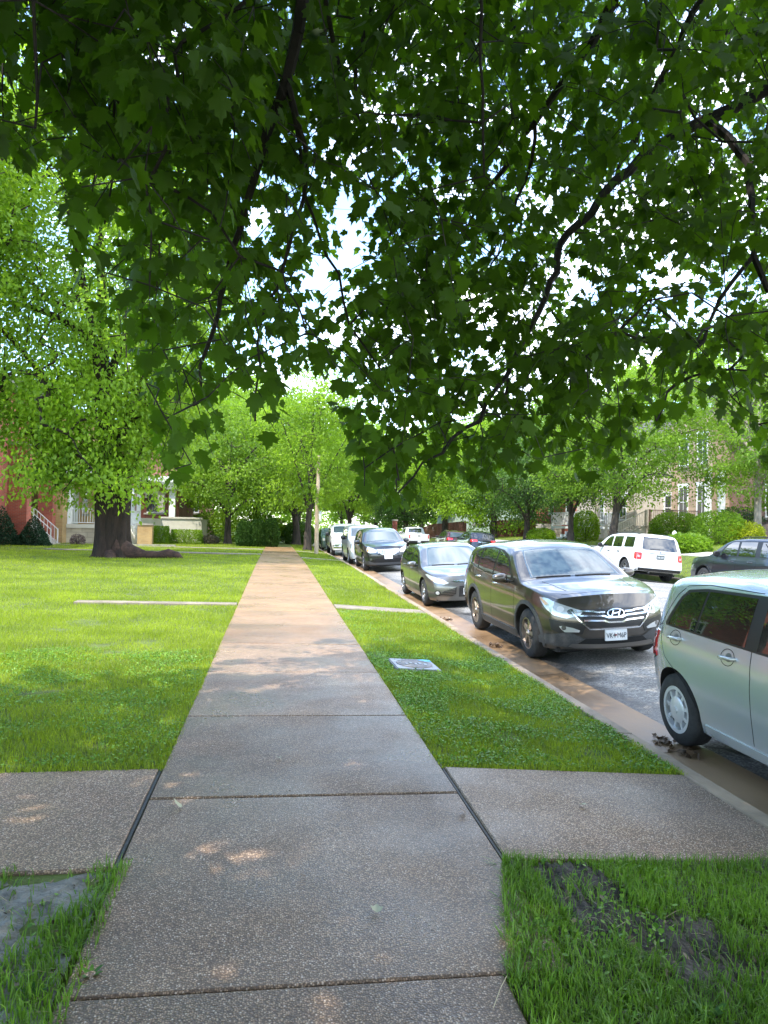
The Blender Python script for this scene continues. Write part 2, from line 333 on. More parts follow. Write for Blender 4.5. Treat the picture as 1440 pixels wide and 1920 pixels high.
# asphalt: worn, lighter aggregate, crack lines and damp dark areas by the gutter
def road_mat():
    M = mat('asphalt', (.06, .06, .06), .8); t = M.node_tree; b = t.nodes['Principled BSDF']; Lk = t.links.new
    P = N(t, 'ShaderNodeTexCoord').outputs['Object']
    v = N(t, 'ShaderNodeTexVoronoi'); v.inputs['Scale'].default_value = 60; Lk(P, v.inputs['Vector']); s_ = N(t, 'ShaderNodeSeparateColor'); Lk(v.outputs['Color'], s_.inputs[0])
    r = N(t, 'ShaderNodeValToRGB'); e = r.color_ramp.elements; e[0].color = (.12, .114, .104, 1); e[1].color = (.42, .40, .36, 1); x = e.new(.6); x.color = (.23, .22, .20, 1); Lk(s_.outputs[0], r.inputs[0])
    n1 = N(t, 'ShaderNodeTexNoise'); n1.inputs['Scale'].default_value = .7; n1.inputs['Detail'].default_value = 8; Lk(P, n1.inputs['Vector'])
    st = N(t, 'ShaderNodeMapRange'); st.inputs[1].default_value = .3; st.inputs[2].default_value = .7; st.inputs[3].default_value = .65; st.inputs[4].default_value = 1.3; Lk(n1.outputs[0], st.inputs[0])
    sc = N(t, 'ShaderNodeVectorMath', operation='SCALE'); Lk(r.outputs[0], sc.inputs[0]); Lk(st.outputs[0], sc.inputs['Scale'])
    # cracks
    nd = N(t, 'ShaderNodeTexNoise'); nd.inputs['Scale'].default_value = 1.5; nd.inputs['Detail'].default_value = 6; Lk(P, nd.inputs['Vector'])
    vm = N(t, 'ShaderNodeVectorMath', operation='MULTIPLY_ADD'); vm.inputs[1].default_value = (.7, .7, .7); Lk(nd.outputs[1], vm.inputs[0]); Lk(P, vm.inputs[2])
    vc = N(t, 'ShaderNodeTexVoronoi', feature='DISTANCE_TO_EDGE'); vc.inputs['Scale'].default_value = .24; Lk(vm.outputs[0], vc.inputs['Vector'])
    cm = N(t, 'ShaderNodeMapRange'); cm.inputs[1].default_value = .004; cm.inputs[2].default_value = .012; Lk(vc.outputs['Distance'], cm.inputs[0])
    mxn = N(t, 'ShaderNodeMix', data_type='RGBA'); mxn.inputs[6].default_value = (.06, .057, .05, 1); Lk(cm.outputs[0], mxn.inputs[0]); Lk(sc.outputs[0], mxn.inputs[7])
    # damp strip beside the gutter
    sx = N(t, 'ShaderNodeSeparateXYZ'); Lk(P, sx.inputs[0]); ad = N(t, 'ShaderNodeMath', operation='MULTIPLY_ADD'); ad.inputs[1].default_value = -2.2; Lk(n1.outputs[0], ad.inputs[0]); Lk(sx.outputs[0], ad.inputs[2])
    wm = N(t, 'ShaderNodeMapRange'); wm.inputs[1].default_value = 2.85; wm.inputs[2].default_value = 3.15; Lk(ad.outputs[0], wm.inputs[0])
    m3 = N(t, 'ShaderNodeMix', data_type='RGBA', blend_type='MULTIPLY'); m3.inputs[0].default_value = 1; Lk(mxn.outputs[2], m3.inputs[6])
    wc = N(t, 'ShaderNodeMix', data_type='RGBA'); wc.inputs[6].default_value = (.33, .32, .31, 1); wc.inputs[7].default_value = (1, 1, 1, 1); Lk(wm.outputs[0], wc.inputs[0]); Lk(wc.outputs[2], m3.inputs[7]); Lk(m3.outputs[2], b.inputs['Base Color'])
    rr = N(t, 'ShaderNodeMapRange'); rr.inputs[3].default_value = .38; rr.inputs[4].default_value = .8; Lk(wm.outputs[0], rr.inputs[0]); Lk(rr.outputs[0], b.inputs['Roughness'])
    bp = N(t, 'ShaderNodeBump', invert=True); bp.inputs['Strength'].default_value = .6; bp.inputs['Distance'].default_value = .008; Lk(v.outputs['Distance'], bp.inputs['Height']); Lk(bp.outputs[0], b.inputs['Normal'])
    return M
rx = np.linspace(GO-.01, FC+.01, 24); ry = np.array([-60, 0, 20, 60, 120, 200, 400])
XX, YY = np.meshgrid(rx, ry); ZZ = road_z(XX); idx = np.arange(XX.size).reshape(XX.shape)
F = np.stack([idx[:-1, :-1], idx[:-1, 1:], idx[1:, 1:], idx[1:, :-1]], -1).reshape(-1, 4)
o = link('road', arr_mesh('road', np.stack([XX, YY, ZZ], -1).reshape(-1, 3), F, smooth=True), road_mat()); tag(o, kind='structure')
mb = MB(); y = -20
while y < 120:
    slab(mb, 16.7, 18.1, y+.01, y+1.78, lambda x: gz(x)+.03, .1); y += 1.79
o = mb.build('far_sidewalk', noise_mat('pale_concrete', (.36, .34, .30), (.5, .47, .42), 3, 7, .8, .3, 60)); tag(o, kind='structure')
# bare patches: soil laid on the two near corners, old paving on the left one
def patch(name, x0, x1, y0, y1, zoff, m_, n=30, amp=.02):
    X_, Y_ = np.meshgrid(np.linspace(x0, x1, n), np.linspace(y0, y1, n))
    Z_ = ground_z(X_, Y_)+zoff+amp*(np.sin(X_*9+Y_*5)*np.sin(Y_*11-X_*4))*.5+rng.normal(0, amp*.25, X_.shape)
    i_ = np.arange(n*n).reshape(n, n); F_ = np.stack([i_[:-1, :-1], i_[:-1, 1:], i_[1:, 1:], i_[1:, :-1]], -1).reshape(-1, 4)
    o = link(name, arr_mesh(name, np.stack([X_, Y_, Z_], -1).reshape(-1, 3), F_, smooth=True), m_); tag(o, kind='structure'); return o
patch('bare_soil', XR+.01, CI-.01, -2, 3.40, .018, soil, 90, .035); patch('bare_soil', .875, XR+.005, -2, 2.52, .012, soil, 30, .02)
patch('bare_soil', -6, XL-.02, -2, 3.44, .008, noise_mat('grey_soil', (.09, .085, .07), (.30, .285, .24), 7, 10, .75, 1, 22, bdist=.05), 90, .03)
# ------------------------------------------------------------------ grass
def blades(P, h, w, lean=.5, seg=2):
    """P (n,3) root, h,w (n,) -> V,F,rnd ; each blade curved, 2 segments, ending in a point"""
    n = len(P); a = rng.uniform(0, 2*np.pi, n); d = np.stack([np.cos(a), np.sin(a), 0*a], -1)
    b = rng.uniform(0, 2*np.pi, n); l = rng.uniform(.1, 1, n)*lean
    q = np.stack([np.cos(b), np.sin(b), 0*b], -1)
    Z = np.array([0, 0, 1.0]); hw = d*(w/2)[:, None]
    r = rng.random(n)
    if seg == 1:
        V = np.stack([P-hw, P+hw, P+Z*(h*np.sqrt(np.clip(1-l*l, .1, 1)))[:, None]+q*(h*l)[:, None]], 1)
        F = np.arange(n*3).reshape(n, 3); return V.reshape(-1, 3), F, np.repeat(r, 3)
    mid = P+Z*(h*.6)[:, None]+q*(h*l*.3)[:, None]
    tip = P+Z*(h*(1-.45*l))[:, None]+q*(h*l*1.0)[:, None]
    V = np.stack([P-hw, P+hw, mid-hw*.75, mid+hw*.75, tip], 1).reshape(-1, 3)
    k = (np.arange(n)*5)[:, None]
    F = np.concatenate([k+[0, 1, 3], k+[0, 3, 2], k+[2, 3, 4]], 0); return V, F, np.repeat(r, 5)
def pnoise(X, Y, s=1.0, seed=0):
    return (np.sin(X*1.7*s+seed+1.3*np.sin(Y*1.1*s))+np.sin(Y*2.3*s+seed*2+1.1*np.sin(X*1.9*s+seed)))*.25+.5
grassm = leaf_mat('grass_blade', (.12, .195, .010), (.40, .45, .035), (.38, .52, .02), .40, .5, .3, patch=.9)
grassm2 = leaf_mat('rough_grass', (.045, .12, .010), (.20, .32, .03), (.20, .42, .02), .3, .45, .35, patch=1.5)
def lawn(x0, x1, y0, y1, dmax, name, m_, h=(.028, .062), wb=.0045, keep=None, bare=.0, ref=7.0, zadd=0):
    # density falls with distance, blades widen to match
    Vs = []; Fs = []; Rs = []; off = 0
    step = 1.0 if y1 < 20 else 2.5
    for ya in np.arange(y0, y1, step):
        yb = min(ya+step, y1); xa_, xb_ = x0, x1
        nxs = max(1, int((xb_-xa_)/3)); 
        for xa in np.linspace(xa_, xb_, nxs+1)[:-1]:
            xb = xa+(xb_-xa_)/nxs
            pxx, pyy, zc = project(np.array([[xa, ya, 0], [xb, ya, 0], [xa, yb, 0], [xb, yb, 0]]))
            if zc.max() < .3 or pxx.min() > 1560 or pxx.max() < -120: continue
            d = math.hypot((xa+xb)/2, (ya+yb)/2); f = max(1, d/ref)
            den = dmax/f**1.9; n = int(den*(yb-ya)*(xb-xa))
            X = rng.uniform(xa, xb, n); Y = rng.uniform(ya, yb, n)
            pn = pnoise(X, Y, 1.2, 3)*.6+pnoise(X, Y, 4.5, 1)*.4
            ok = pn > bare*rng.uniform(.6, 1.2, n)
            if keep is not None: ok &= keep(X, Y)
            X = X[ok]; Y = Y[ok]; pn = pn[ok]; n = len(X)
            if not n: continue
            hh = rng.uniform(h[0], h[1], n)*(.6+.8*pn)*min(1.5, f**.3); ww = rng.uniform(.6, 1.3, n)*wb*f**.95
            V, F_, r_ = blades(np.stack([X, Y, ground_z(X, Y)+zadd-.004], -1), hh, ww, .8, 2 if d < 9 else 1)
            Vs.append(V); Fs.append(F_+off); Rs.append(r_); off += len(V)
    o = link(name, arr_mesh(name, np.concatenate(Vs), np.concatenate(Fs), np.concatenate(Rs)), m_)
    return tag(o, None, 'grass', kind='stuff')
BARE = [(1.9, 5.55, .14), (2.45, 5.2, .16), (2.1, 7.1, .12), (1.6, 10.2, .18), (-2.2, 6.0, .16), (-3.6, 8.3, .25), (-1.6, 9.6, .2), (-2.9, 11.5, .3), (-4.4, 6.2, .2), (-1.2, 5.3, .08)]
def notwalk(X, Y):
    ok = ~((Y > 13.64) & (Y < 13.95) & (X < 0) & (X > -3.6)) & ~((Y > 13.58) & (Y < 14.12) & (X > 0)) & ~((Y > 32.25) & (Y < 33.15) & (X > 0)) & ~((Y > 34.45) & (Y < 35.35) & (X < 0)) & ~((Y > 42.1) & (Y < 43.3) & (X < 0)) & ~((Y > 41.45) & (Y < 42.35) & (X > 0))
    cov = (X > 1.36) & (X < 1.93) & (Y > 7.98) & (Y < 8.62)
    jag = .03*rng.random(len(X))**.5; ok &= ~((X > XL+.035-jag) & (X < XR-.035+jag))
    for bx_, by_, br_ in BARE: ok &= ~((np.hypot(X-bx_, (Y-by_)*.8)/br_ < rng.uniform(.5, 1.15, len(X))) & (rng.random(len(X)) < .8))
    return ok & ~cov
tag(lawn(XR-.035, CI+.03, 4.735, 16, 7500, 'grass', grassm, keep=notwalk, bare=.12), 'bright lawn strip between sidewalk and kerb')
tag(lawn(XR-.0, CI, 16, 60, 5200, 'grass', grassm, keep=notwalk), 'sunny far lawn strip between sidewalk and kerb')
tag(lawn(-10, XL+.035, 4.765, 16, 6500, 'grass', grassm, keep=notwalk, bare=.12), 'near left lawn with thin yellowish patches')
tag(lawn(-22, XL, 16, 56, 4600, 'grass', grassm, keep=notwalk), 'wide left lawn under the big tree')
tag(lawn(FC+.2, 16.6, 14, 75, 4000, 'grass', grassm), 'sloping lawn strip beyond the far kerb')
tag(lawn(18.2, 27, 18, 75, 3000, 'grass', grassm), 'front gardens of the far houses')
def edge_dense(X, Y):
    return (X > XR-(3.42-Y)*.30) & ((pnoise(X, Y, 2.2, 5)*.55+pnoise(X, Y, 6, 2)*.45 > .46-.3*(X < 1.25)-.35*(Y < 2.45)+.0*X) | (rng.random(len(X)) < .12))
tag(lawn(.86, CI, .8, 3.42, 9500, 'grass', grassm2, h=(.03, .10), wb=.0042, keep=edge_dense, zadd=.015), 'long rough grass over bare soil beside the slab')
def left_keep(X, Y):
    return (pnoise(X, Y, 2.6, 9) > .62) | (X > XL-.13-.05*np.sin(Y*9)) | ((Y > 3.3) & (X < XL-.45)) | (rng.random(len(X)) < .08)
tag(lawn(-3.2, XL+.05, 1.2, 3.49, 4500, 'grass', grassm2, h=(.03, .09), wb=.0055, keep=left_keep, zadd=.006), 'sparse grass tufts on grey soil left of the slab')
# clover and broad weeds among the blades
def discs(P, r, tilt=.5):
    n = len(P); k = 6; a = np.linspace(0, 2*np.pi, k, endpoint=False)
    nn = rng.normal(0, tilt, (n, 3)); nn[:, 2] = 1; nn /= np.linalg.norm(nn, axis=1)[:, None]
    t1 = np.cross(nn, rng.normal(0, 1, (n, 3))); t1 /= np.linalg.norm(t1, axis=1)[:, None]; t2 = np.cross(nn, t1)
    el = rng.uniform(.5, 1, n)
    V = P[:, None]+(t1[:, None]*np.cos(a)[None, :, None]+t2[:, None]*(np.sin(a)[None, :, None]*el[:, None, None]))*r[:, None, None]
    F = (np.arange(n)*k)[:, None, None]+np.array([[0, 1, 2], [0, 2, 3], [0, 3, 4], [0, 4, 5]])[None]
    return V.reshape(-1, 3), F.reshape(-1, 3), np.repeat(rng.random(n), k)
Vs = []; Fs = []; Rs = []; off = 0
for (x0, x1, y0, y1, n, r0, r1, hz_) in ((XR, CI, 4.8, 9, 34000, .005, .013, .05), (-6, XL, 4.85, 9, 60000, .005, .012, .045), (.87, CI, 1.0, 3.4, 5500, .005, .014, .06), (-2.6, XL, 1.2, 3.4, 900, .006, .014, .03), (XR, CI, 9, 14, 8000, .006, .012, .04)):
    X = rng.uniform(x0, x1, n); Y = rng.uniform(y0, y1, n); ok = (pnoise(X, Y, 2.9, 7) > rng.uniform(.25, .75, n)) & (notwalk(X, Y) | (Y < 3.42)) & ((Y > 3.42) | (X < XL) | (X > XR+.02-(3.42-Y)*.30)); X = X[ok]; Y = Y[ok]
    P = np.stack([X, Y, ground_z(X, Y)+rng.uniform(.015, hz_, len(X))], -1)
    V, F_, r_ = discs(P, rng.uniform(r0, r1, len(X))); Vs.append(V); Fs.append(F_+off); Rs.append(r_); off += len(V)
o = link('clover', arr_mesh('clover', np.concatenate(Vs), np.concatenate(Fs), np.concatenate(Rs)), leaf_mat('clover_leaf', (.08, .20, .012), (.22, .38, .04), (.12, .32, .02), .3)); tag(o, 'small round clover leaves scattered through the near lawns', 'clover', kind='stuff')

# dry strands and twigs lying on the bare ground
n = 420; X = np.concatenate([rng.uniform(-2.4, XL-.03, n//2), rng.uniform(1.15, CI, n//2)]); Y = rng.uniform(1.4, 3.35, n); a = rng.uniform(0, 6.28, n); l_ = rng.uniform(.03, .16, n)
P0 = np.stack([X, Y, ground_z(X, Y)+.025], -1); d_ = np.stack([np.cos(a), np.sin(a), rng.uniform(-.05, .2, n)], -1)*l_[:, None]; s_ = np.stack([-np.sin(a), np.cos(a), 0*a], -1)*.0016
V = np.stack([P0-s_, P0+s_, P0+d_*.5+s_+[0, 0, .008], P0+d_*.5-s_+[0, 0, .008], P0+d_], 1).reshape(-1, 3); k_ = (np.arange(n)*5)[:, None]; F = np.concatenate([k_+[0, 1, 2], k_+[0, 2, 3], k_+[3, 2, 4]])
o = link('dry_straw', arr_mesh('dry_straw', V, F, np.repeat(rng.random(n), 5)), leaf_mat('straw_strand', (.16, .12, .06), (.5, .42, .24), (.3, .25, .1), .2)); tag(o, 'dry straw and twigs strewn over the bare soil patches', 'straw', kind='stuff')

# tufts: long arching blades fanning from one root
def tufts(x0, x1, y0, y1, n, per, L0, L1, w_, keep=None):
    X = rng.uniform(x0, x1, n); Y = rng.uniform(y0, y1, n)
    if keep is not None: k_ = keep(X, Y); X = X[k_]; Y = Y[k_]; n = len(X)
    X = np.repeat(X, per)+rng.normal(0, .012, n*per); Y = np.repeat(Y, per)+rng.normal(0, .012, n*per); m_ = n*per
    P = np.stack([X, Y, ground_z(X, Y)+.01], -1); b = rng.uniform(0, 2*np.pi, m_); q = np.stack([np.cos(b), np.sin(b), 0*b], -1); s_ = np.stack([-np.sin(b), np.cos(b), 0*b], -1)*w_*rng.uniform(.6, 1.3, m_)[:, None]/2
    L_ = rng.uniform(L0, L1, m_)*np.repeat(rng.uniform(.6, 1.2, n), per); o_ = rng.uniform(.25, 1.0, m_); Z = np.array([0, 0, 1.0])
    pts = []
    for t in (0, .35, .7, 1.0): pts.append(P+q*(L_*o_*t)[:, None]+Z*(L_*(1.05-.5*o_)*(t-o_*.62*t*t))[:, None])
    V = np.stack([pts[0]-s_, pts[0]+s_, pts[1]-s_, pts[1]+s_, pts[2]-s_*.7, pts[2]+s_*.7, pts[3]], 1).reshape(-1, 3); k_ = (np.arange(m_)*7)[:, None]
    F = np.concatenate([k_+[0, 1, 3], k_+[0, 3, 2], k_+[2, 3, 5], k_+[2, 5, 4], k_+[4, 5, 6]]); return V, F, np.repeat(rng.random(m_)*.6+np.repeat(rng.random(n), per)*.4, 7)
pr_ = [tufts(.88, CI, 1.2, 3.38, 900, 12, .05, .12, .0045, edge_dense), tufts(.88, 1.5, 1.2, 3.38, 300, 10, .06, .13, .005, edge_dense), tufts(-3, XL, 1.3, 3.42, 500, 9, .05, .11, .0045, left_keep), tufts(XR, CI, 4.8, 9, 900, 7, .03, .075, .005), tufts(-6, XL, 4.85, 9, 1500, 7, .03, .07, .005)]
off = 0; Fs = []
for p in pr_: Fs.append(p[1]+off); off += len(p[0])
o = link('grass_tufts', arr_mesh('grass_tufts', np.concatenate([p[0] for p in pr_]), np.concatenate(Fs), np.concatenate([p[2] for p in pr_])), leaf_mat('tuft_blade', (.05, .13, .012), (.20, .33, .04), (.20, .40, .03), .33, .4, .4)); tag(o, 'longer arching grass tufts standing above the lawns beside the paving', 'grass', kind='stuff')

n = 2600; X = np.concatenate([rng.uniform(-2.6, XL-.02, n//2), rng.uniform(1.0, CI, n//2)]); Y = rng.uniform(1.3, 3.38, n); ok = (X < XL) | (X > XR-(3.42-Y)*.3); X = X[ok]; Y = Y[ok]; n = len(X)
V, F_, r_ = discs(np.stack([X, Y, ground_z(X, Y)+rng.uniform(.012, .035, n)], -1), rng.uniform(.002, .011, n)*rng.choice([1, 1, 1.8], n), 1.1)
o = link('soil_debris', arr_mesh('soil_debris', V, F_, r_), leaf_mat('debris_bits', (.03, .022, .016), (.30, .24, .17), (.1, .08, .05), .1, .8, .2)); tag(o, 'crumbs of soil, bark and old leaf bits on the bare patches', 'debris', kind='stuff')
# ================================================================== TREES
# maple leaf outline (half), tip towards +y
HL = [(0, -.02), (.16, -.05), (.34, .0), (.27, .14), (.56, .33), (.44, .42), (.50, .60), (.24, .54), (.25, .74), (.10, .78), (0, 1.05)]
def maple_tpl():
    pts = HL+[(-x, y) for x, y in HL[-2:0:-1]]
    V = [(0, .32, 0)]+[(x, y, .10*abs(x)-.10*(max(0, y-.3)**2)-.05*x*x) for x, y in pts]
    n = len(pts); F = [(0, 1+(i+1) % n, 1+i) for i in range(n)]
    # petiole
    b = len(V); V += [(-.012, -.02, 0), (.012, -.02, 0), (0, -.55, .10)]; F.append((b, b+1, b+2))
    return np.array(V), np.array(F)
HS = [(0, 0), (.30, .02), (.50, .40), (.26, .52), (0, 1.0)]
def maple_small():
    pts = HS+[(-x, y) for x, y in HS[-2:0:-1]]
    V = [(0, .35, 0)]+[(x, y, .12*abs(x)-.1*max(0, y-.3)**2) for x, y in pts]; n = len(pts)
    return np.array(V), np.array([(0, 1+(i+1) % n, 1+i) for i in range(n)])
def oval_tpl():
    V = [(0, 0, 0), (.3, .35, .06), (0, 1, -.06), (-.3, .35, .06)]
    return np.array(V, float), np.array([(0, 1, 2), (0, 2, 3)])
MT, MS, OT = maple_tpl(), maple_small(), oval_tpl()
def leaves(tpl, P, size, tipdir, nrm):
    """place a leaf at every P"""
    V, F = tpl; n = len(P)
    y = tipdir/np.linalg.norm(tipdir, axis=1)[:, None]
    x = np.cross(y, nrm); x /= np.maximum(np.linalg.norm(x, axis=1), 1e-6)[:, None]; z = np.cross(x, y)
    out = P[:, None]+(V[None, :, 0, None]*x[:, None]+V[None, :, 1, None]*y[:, None]+V[None, :, 2, None]*z[:, None])*size[:, None, None]
    FF = F[None]+(np.arange(n)*len(V))[:, None, None]
    return out.reshape(-1, 3), FF.reshape(-1, 3), np.repeat(rng.random(n), len(V))
def link_tree(nodes, parent, anchors, maxcos=None):
    """join every anchor to the nearest node already in the tree (nearest-first)"""
    nodes = [np.array(p, float) for p in nodes]; parent = list(parent)
    A = np.array(anchors, float); n = len(A); base = np.array(nodes)
    D = np.full(n, 1e9); J = np.zeros(n, int)
    for j, p in enumerate(base):
        d = np.linalg.norm(A-p, axis=1); w = d < D; D[w] = d[w]; J[w] = j
    done = np.zeros(n, bool)
    idx_of = np.zeros(n, int)
    for _ in range(n):
        DD = np.where(done, 1e9, D); i = int(DD.argmin()); done[i] = True
        nodes.append(A[i]); parent.append(int(J[i])); k_ = len(nodes)-1; idx_of[i] = k_
        d = np.linalg.norm(A-A[i], axis=1)*1.12; w = (d < D) & ~done; D[w] = d[w]; J[w] = k_
    return nodes, parent, idx_of
def branch_mesh(name, nodes, parent, tip_r, expo=.5, fixed=None, sides=5, sag=.06, maxr=1):
    """one tube per link, radius from the number of tips carried"""
    n = len(nodes); cnt = np.zeros(n)
    ch = [0]*n
    for i in range(n):
        if parent[i] >= 0: ch[parent[i]] += 1
    order = list(range(n)); 
    depth = [0]*n
    for i in range(n):
        d = 0; j = i
        while parent[j] >= 0 and d < 4000: j = parent[j]; d += 1
        depth[i] = d
    for i in sorted(order, key=lambda q: -depth[q]):
        if ch[i] == 0: cnt[i] = 1
        if parent[i] >= 0: cnt[parent[i]] += cnt[i]
    rad = np.minimum(tip_r*np.maximum(cnt, 1)**expo, maxr)
    if fixed is not None:
        for i, r_ in fixed.items(): rad[i] = max(rad[i], r_)
    mb = MB()
    for i in range(n):
        p = parent[i]
        if p < 0: continue
        a = nodes[p]; b_ = nodes[i]; L_ = np.linalg.norm(b_-a)
        if L_ < 1e-4: continue
        r0 = min(rad[p], rad[i]*1.35); r1 = rad[i]
        if L_ > .25 and r1 < .05:
            s_ = sag*L_; m1 = a+(b_-a)*.33+np.array([random.uniform(-1, 1)*s_, random.uniform(-1, 1)*s_, s_]); m2 = a+(b_-a)*.68+np.array([random.uniform(-1, 1)*s_, random.uniform(-1, 1)*s_, s_*.9])
            mb.tube([a, m1, m2, b_], [r0, r0*.7+r1*.3, r0*.35+r1*.65, r1], sides if r1 > .006 else 3, cap=False)
        else: mb.tube([a, b_], [r0, r1], 8 if r1 > .04 else sides, cap=False)
    return mb
barkm = noise_mat('bark', (.022, .017, .013), (.075, .056, .042), 9, 8, .9, 1, 26, bdist=.03, stretch=(1, 1, .25))
barkb = noise_mat('old_bark', (.012, .007, .004), (.036, .022, .014), 9, 8, .95, 1, 22, bdist=.04, stretch=(1, 1, .2))
barkd = noise_mat('maple_bark', (.012, .009, .007), (.035, .027, .021), 14, 6, .9, .8, 40, bdist=.01, stretch=(1, 1, .3))
# ---- the maple overhead; its trunk stands in the strip just outside the frame
maplem = leaf_mat('maple_leaf', (.016, .036, .004), (.050, .10, .008), (.15, .32, .008), .45, .55, .22, patch=.8)
MASK = np.array([(-400, 360), (0, 310), (60, 330), (100, 290), (130, 430), (160, 590), (230, 640), (262, 700), (290, 830), (330, 920), (385, 925), (418, 800), (432, 720), (448, 740), (462, 850), (500, 865), (525, 790), (548, 700), (590, 690), (625, 800), (655, 830), (685, 945), (755, 960), (800, 930), (850, 880), (900, 925), (960, 905), (1010, 890), (1060, 870), (1100, 925), (1160, 880), (1200, 840), (1260, 785), (1330, 760), (1400, 820), (1440, 880), (1800, 880)])
def mask_ok(px, py, pad=0): return py < np.interp(px, MASK[:, 0], MASK[:, 1])-pad
def gap(px, py):
    hole = np.clip((.37-pnoise(px/38, py/38, 1.0, 2))/.10, 0, 1); g = .12*((px < 660) & (py > 260))+.6*hole*np.clip((py-230)/120, 0, 1)*np.clip((720-px)/100, 0, 1)
    for (cx, cy, rx_, ry_, s_) in ((645, 400, 45, 120, .97), (585, 270, 30, 60, .5), (60, 60, 60, 60, .5), (900, 660, 45, 50, .6), (1290, 545, 80, 50, .75), (745, 260, 30, 90, .5), (560, 560, 30, 50, .4), (1180, 720, 40, 40, .4)):
        g = np.maximum(g, s_*np.exp(-(((px-cx)/rx_)**2+((py-cy)/ry_)**2)*.8))
    return g
fork = np.array([2.2, -.9, 3.1])
nodes = [np.array([2.15, -1.1, gz(2.15)]), np.array([2.16, -1.05, 1.5]), fork]; parent = [-1, 0, 1]; fixed = {0: .30, 1: .22, 2: .21}
def limb(start, pts, r0, r1):
    """pts: (px, py, depth) seen from the pavement, turned into places in the air"""
    j = start; W_ = [at_depth(p[0], p[1], p[2]*.90) for p in pts]; r0 *= 1.0; r1 *= 1.4
    P_ = [nodes[start]]+W_; out = []
    # subdivide
    tot = len(W_)
    for k_, w in enumerate(W_):
        a = nodes[j]; L_ = np.linalg.norm(w-a); m_ = max(1, int(L_/.35))
        for q in range(1, m_+1):
            f = q/m_; p = a+(w-a)*f
            if m_ > 1 and q < m_: p = p+rng.normal(0, .012, 3)
            nodes.append(p); parent.append(j); j = len(nodes)-1
            g_ = (k_+f)/tot; fixed[j] = r0*(1-g_)+r1*g_
        out.append(j)
    return out
A = limb(2, [(600, -700, 2.6), (590, -300, 2.8), (575, -60, 3.0), (558, 60, 3.1), (538, 150, 3.2), (500, 250, 3.35), (478, 330, 3.5), (450, 430, 3.7), (412, 560, 3.9), (385, 660, 4.0), (362, 760, 4.1)], .035, .006)
limb(A[4], [(562, 240, 3.3), (570, 370, 3.5), (545, 450, 3.6), (520, 540, 3.7), (482, 650, 3.8), (478, 790, 3.8)], .012, .004)
limb(A[4], [(560, 260, 3.4), (573, 372, 3.6), (612, 480, 3.8), (655, 610, 4.0), (705, 680, 4.1)], .009, .004)
B = limb(2, [(1500, -700, 3.4), (1250, -200, 3.8), (1150, 0, 4), (1110, 80, 4.2), (1050, 160, 4.4), (1003, 230, 4.6), (942, 322, 5), (880, 420, 5.3)], .04, .008)
limb(B[5], [(985, 340, 4.8), (940, 470, 5.1), (900, 560, 5.3)], .012, .004)
C = limb(2, [(2300, -500, 2.9), (1700, 100, 4.2), (1440, 165, 4.8), (1370, 205, 4.9), (1320, 225, 4.95), (1252, 262, 5.0), (1180, 322, 5.0), (1110, 400, 5.0), (1062, 440, 5.0), (1045, 510, 4.9), (1008, 590, 4.8), (950, 705, 4.6), (900, 790, 4.4), (830, 850, 4.2), (740, 930, 4.0)], .055, .004)
for k_ in range(len(nodes)): pass
D_ = limb(C[4], [(1388, 290, 4.8), (1410, 370, 4.7), (1413, 480, 4.6), (1440, 545, 4.5), (1520, 600, 4.3)], .026, .01)
limb(D_[2], [(1350, 560, 4.6), (1320, 640, 4.6), (1268, 720, 4.5), (1230, 790, 4.4)], .012, .004)
limb(2, [(1700, -500, 3.3), (1300, 20, 5.2), (1250, 130, 5.5), (1190, 262, 5.8), (1150, 350, 6.0), (1060, 480, 6.3)], .03, .007)
limb(A[2], [(440, 20, 2.9), (340, 80, 2.9), (315, 180, 2.8), (310, 280, 2.8), (280, 340, 2.8)], .007, .003)
limb(A[1], [(100, -200, 2.3), (62, 0, 2.3), (70, 180, 2.4), (66, 240, 2.4)], .007, .003)
limb(A[1], [(300, -120, 3.1), (230, 40, 3.2), (215, 180, 3.4), (212, 330, 3.5), (196, 420, 3.6)], .009, .003)
limb(B[1], [(900, -80, 3.0), (901, 80, 3.1), (905, 230, 3.2), (908, 330, 3.3)], .007, .003)
limb(A[2], [(620, 50, 3.6), (655, 190, 3.8), (690, 330, 4.0), (740, 420, 4.2)], .008, .003)
# upper scaffold
for (x, y, z) in ((-3.5, 2, 6.5), (-5, -4, 6.5), (0, 5, 7.5), (5, 4, 7), (6, -3, 7), (1, -7, 7), (2, 0, 9.5), (-1.5, 7.5, 6), (4.5, 8, 6.5)):
    j = 2; a = fork; b_ = np.array([x, y, z]); 
    for q in range(1, 15):
        f = q/14; p = a+(b_-a)*f; p[2] = a[2]+(b_[2]-a[2])*(1-(1-f)**1.6); nodes.append(p); parent.append(j); j = len(nodes)-1; fixed[j] = .10*(1-f)+.02
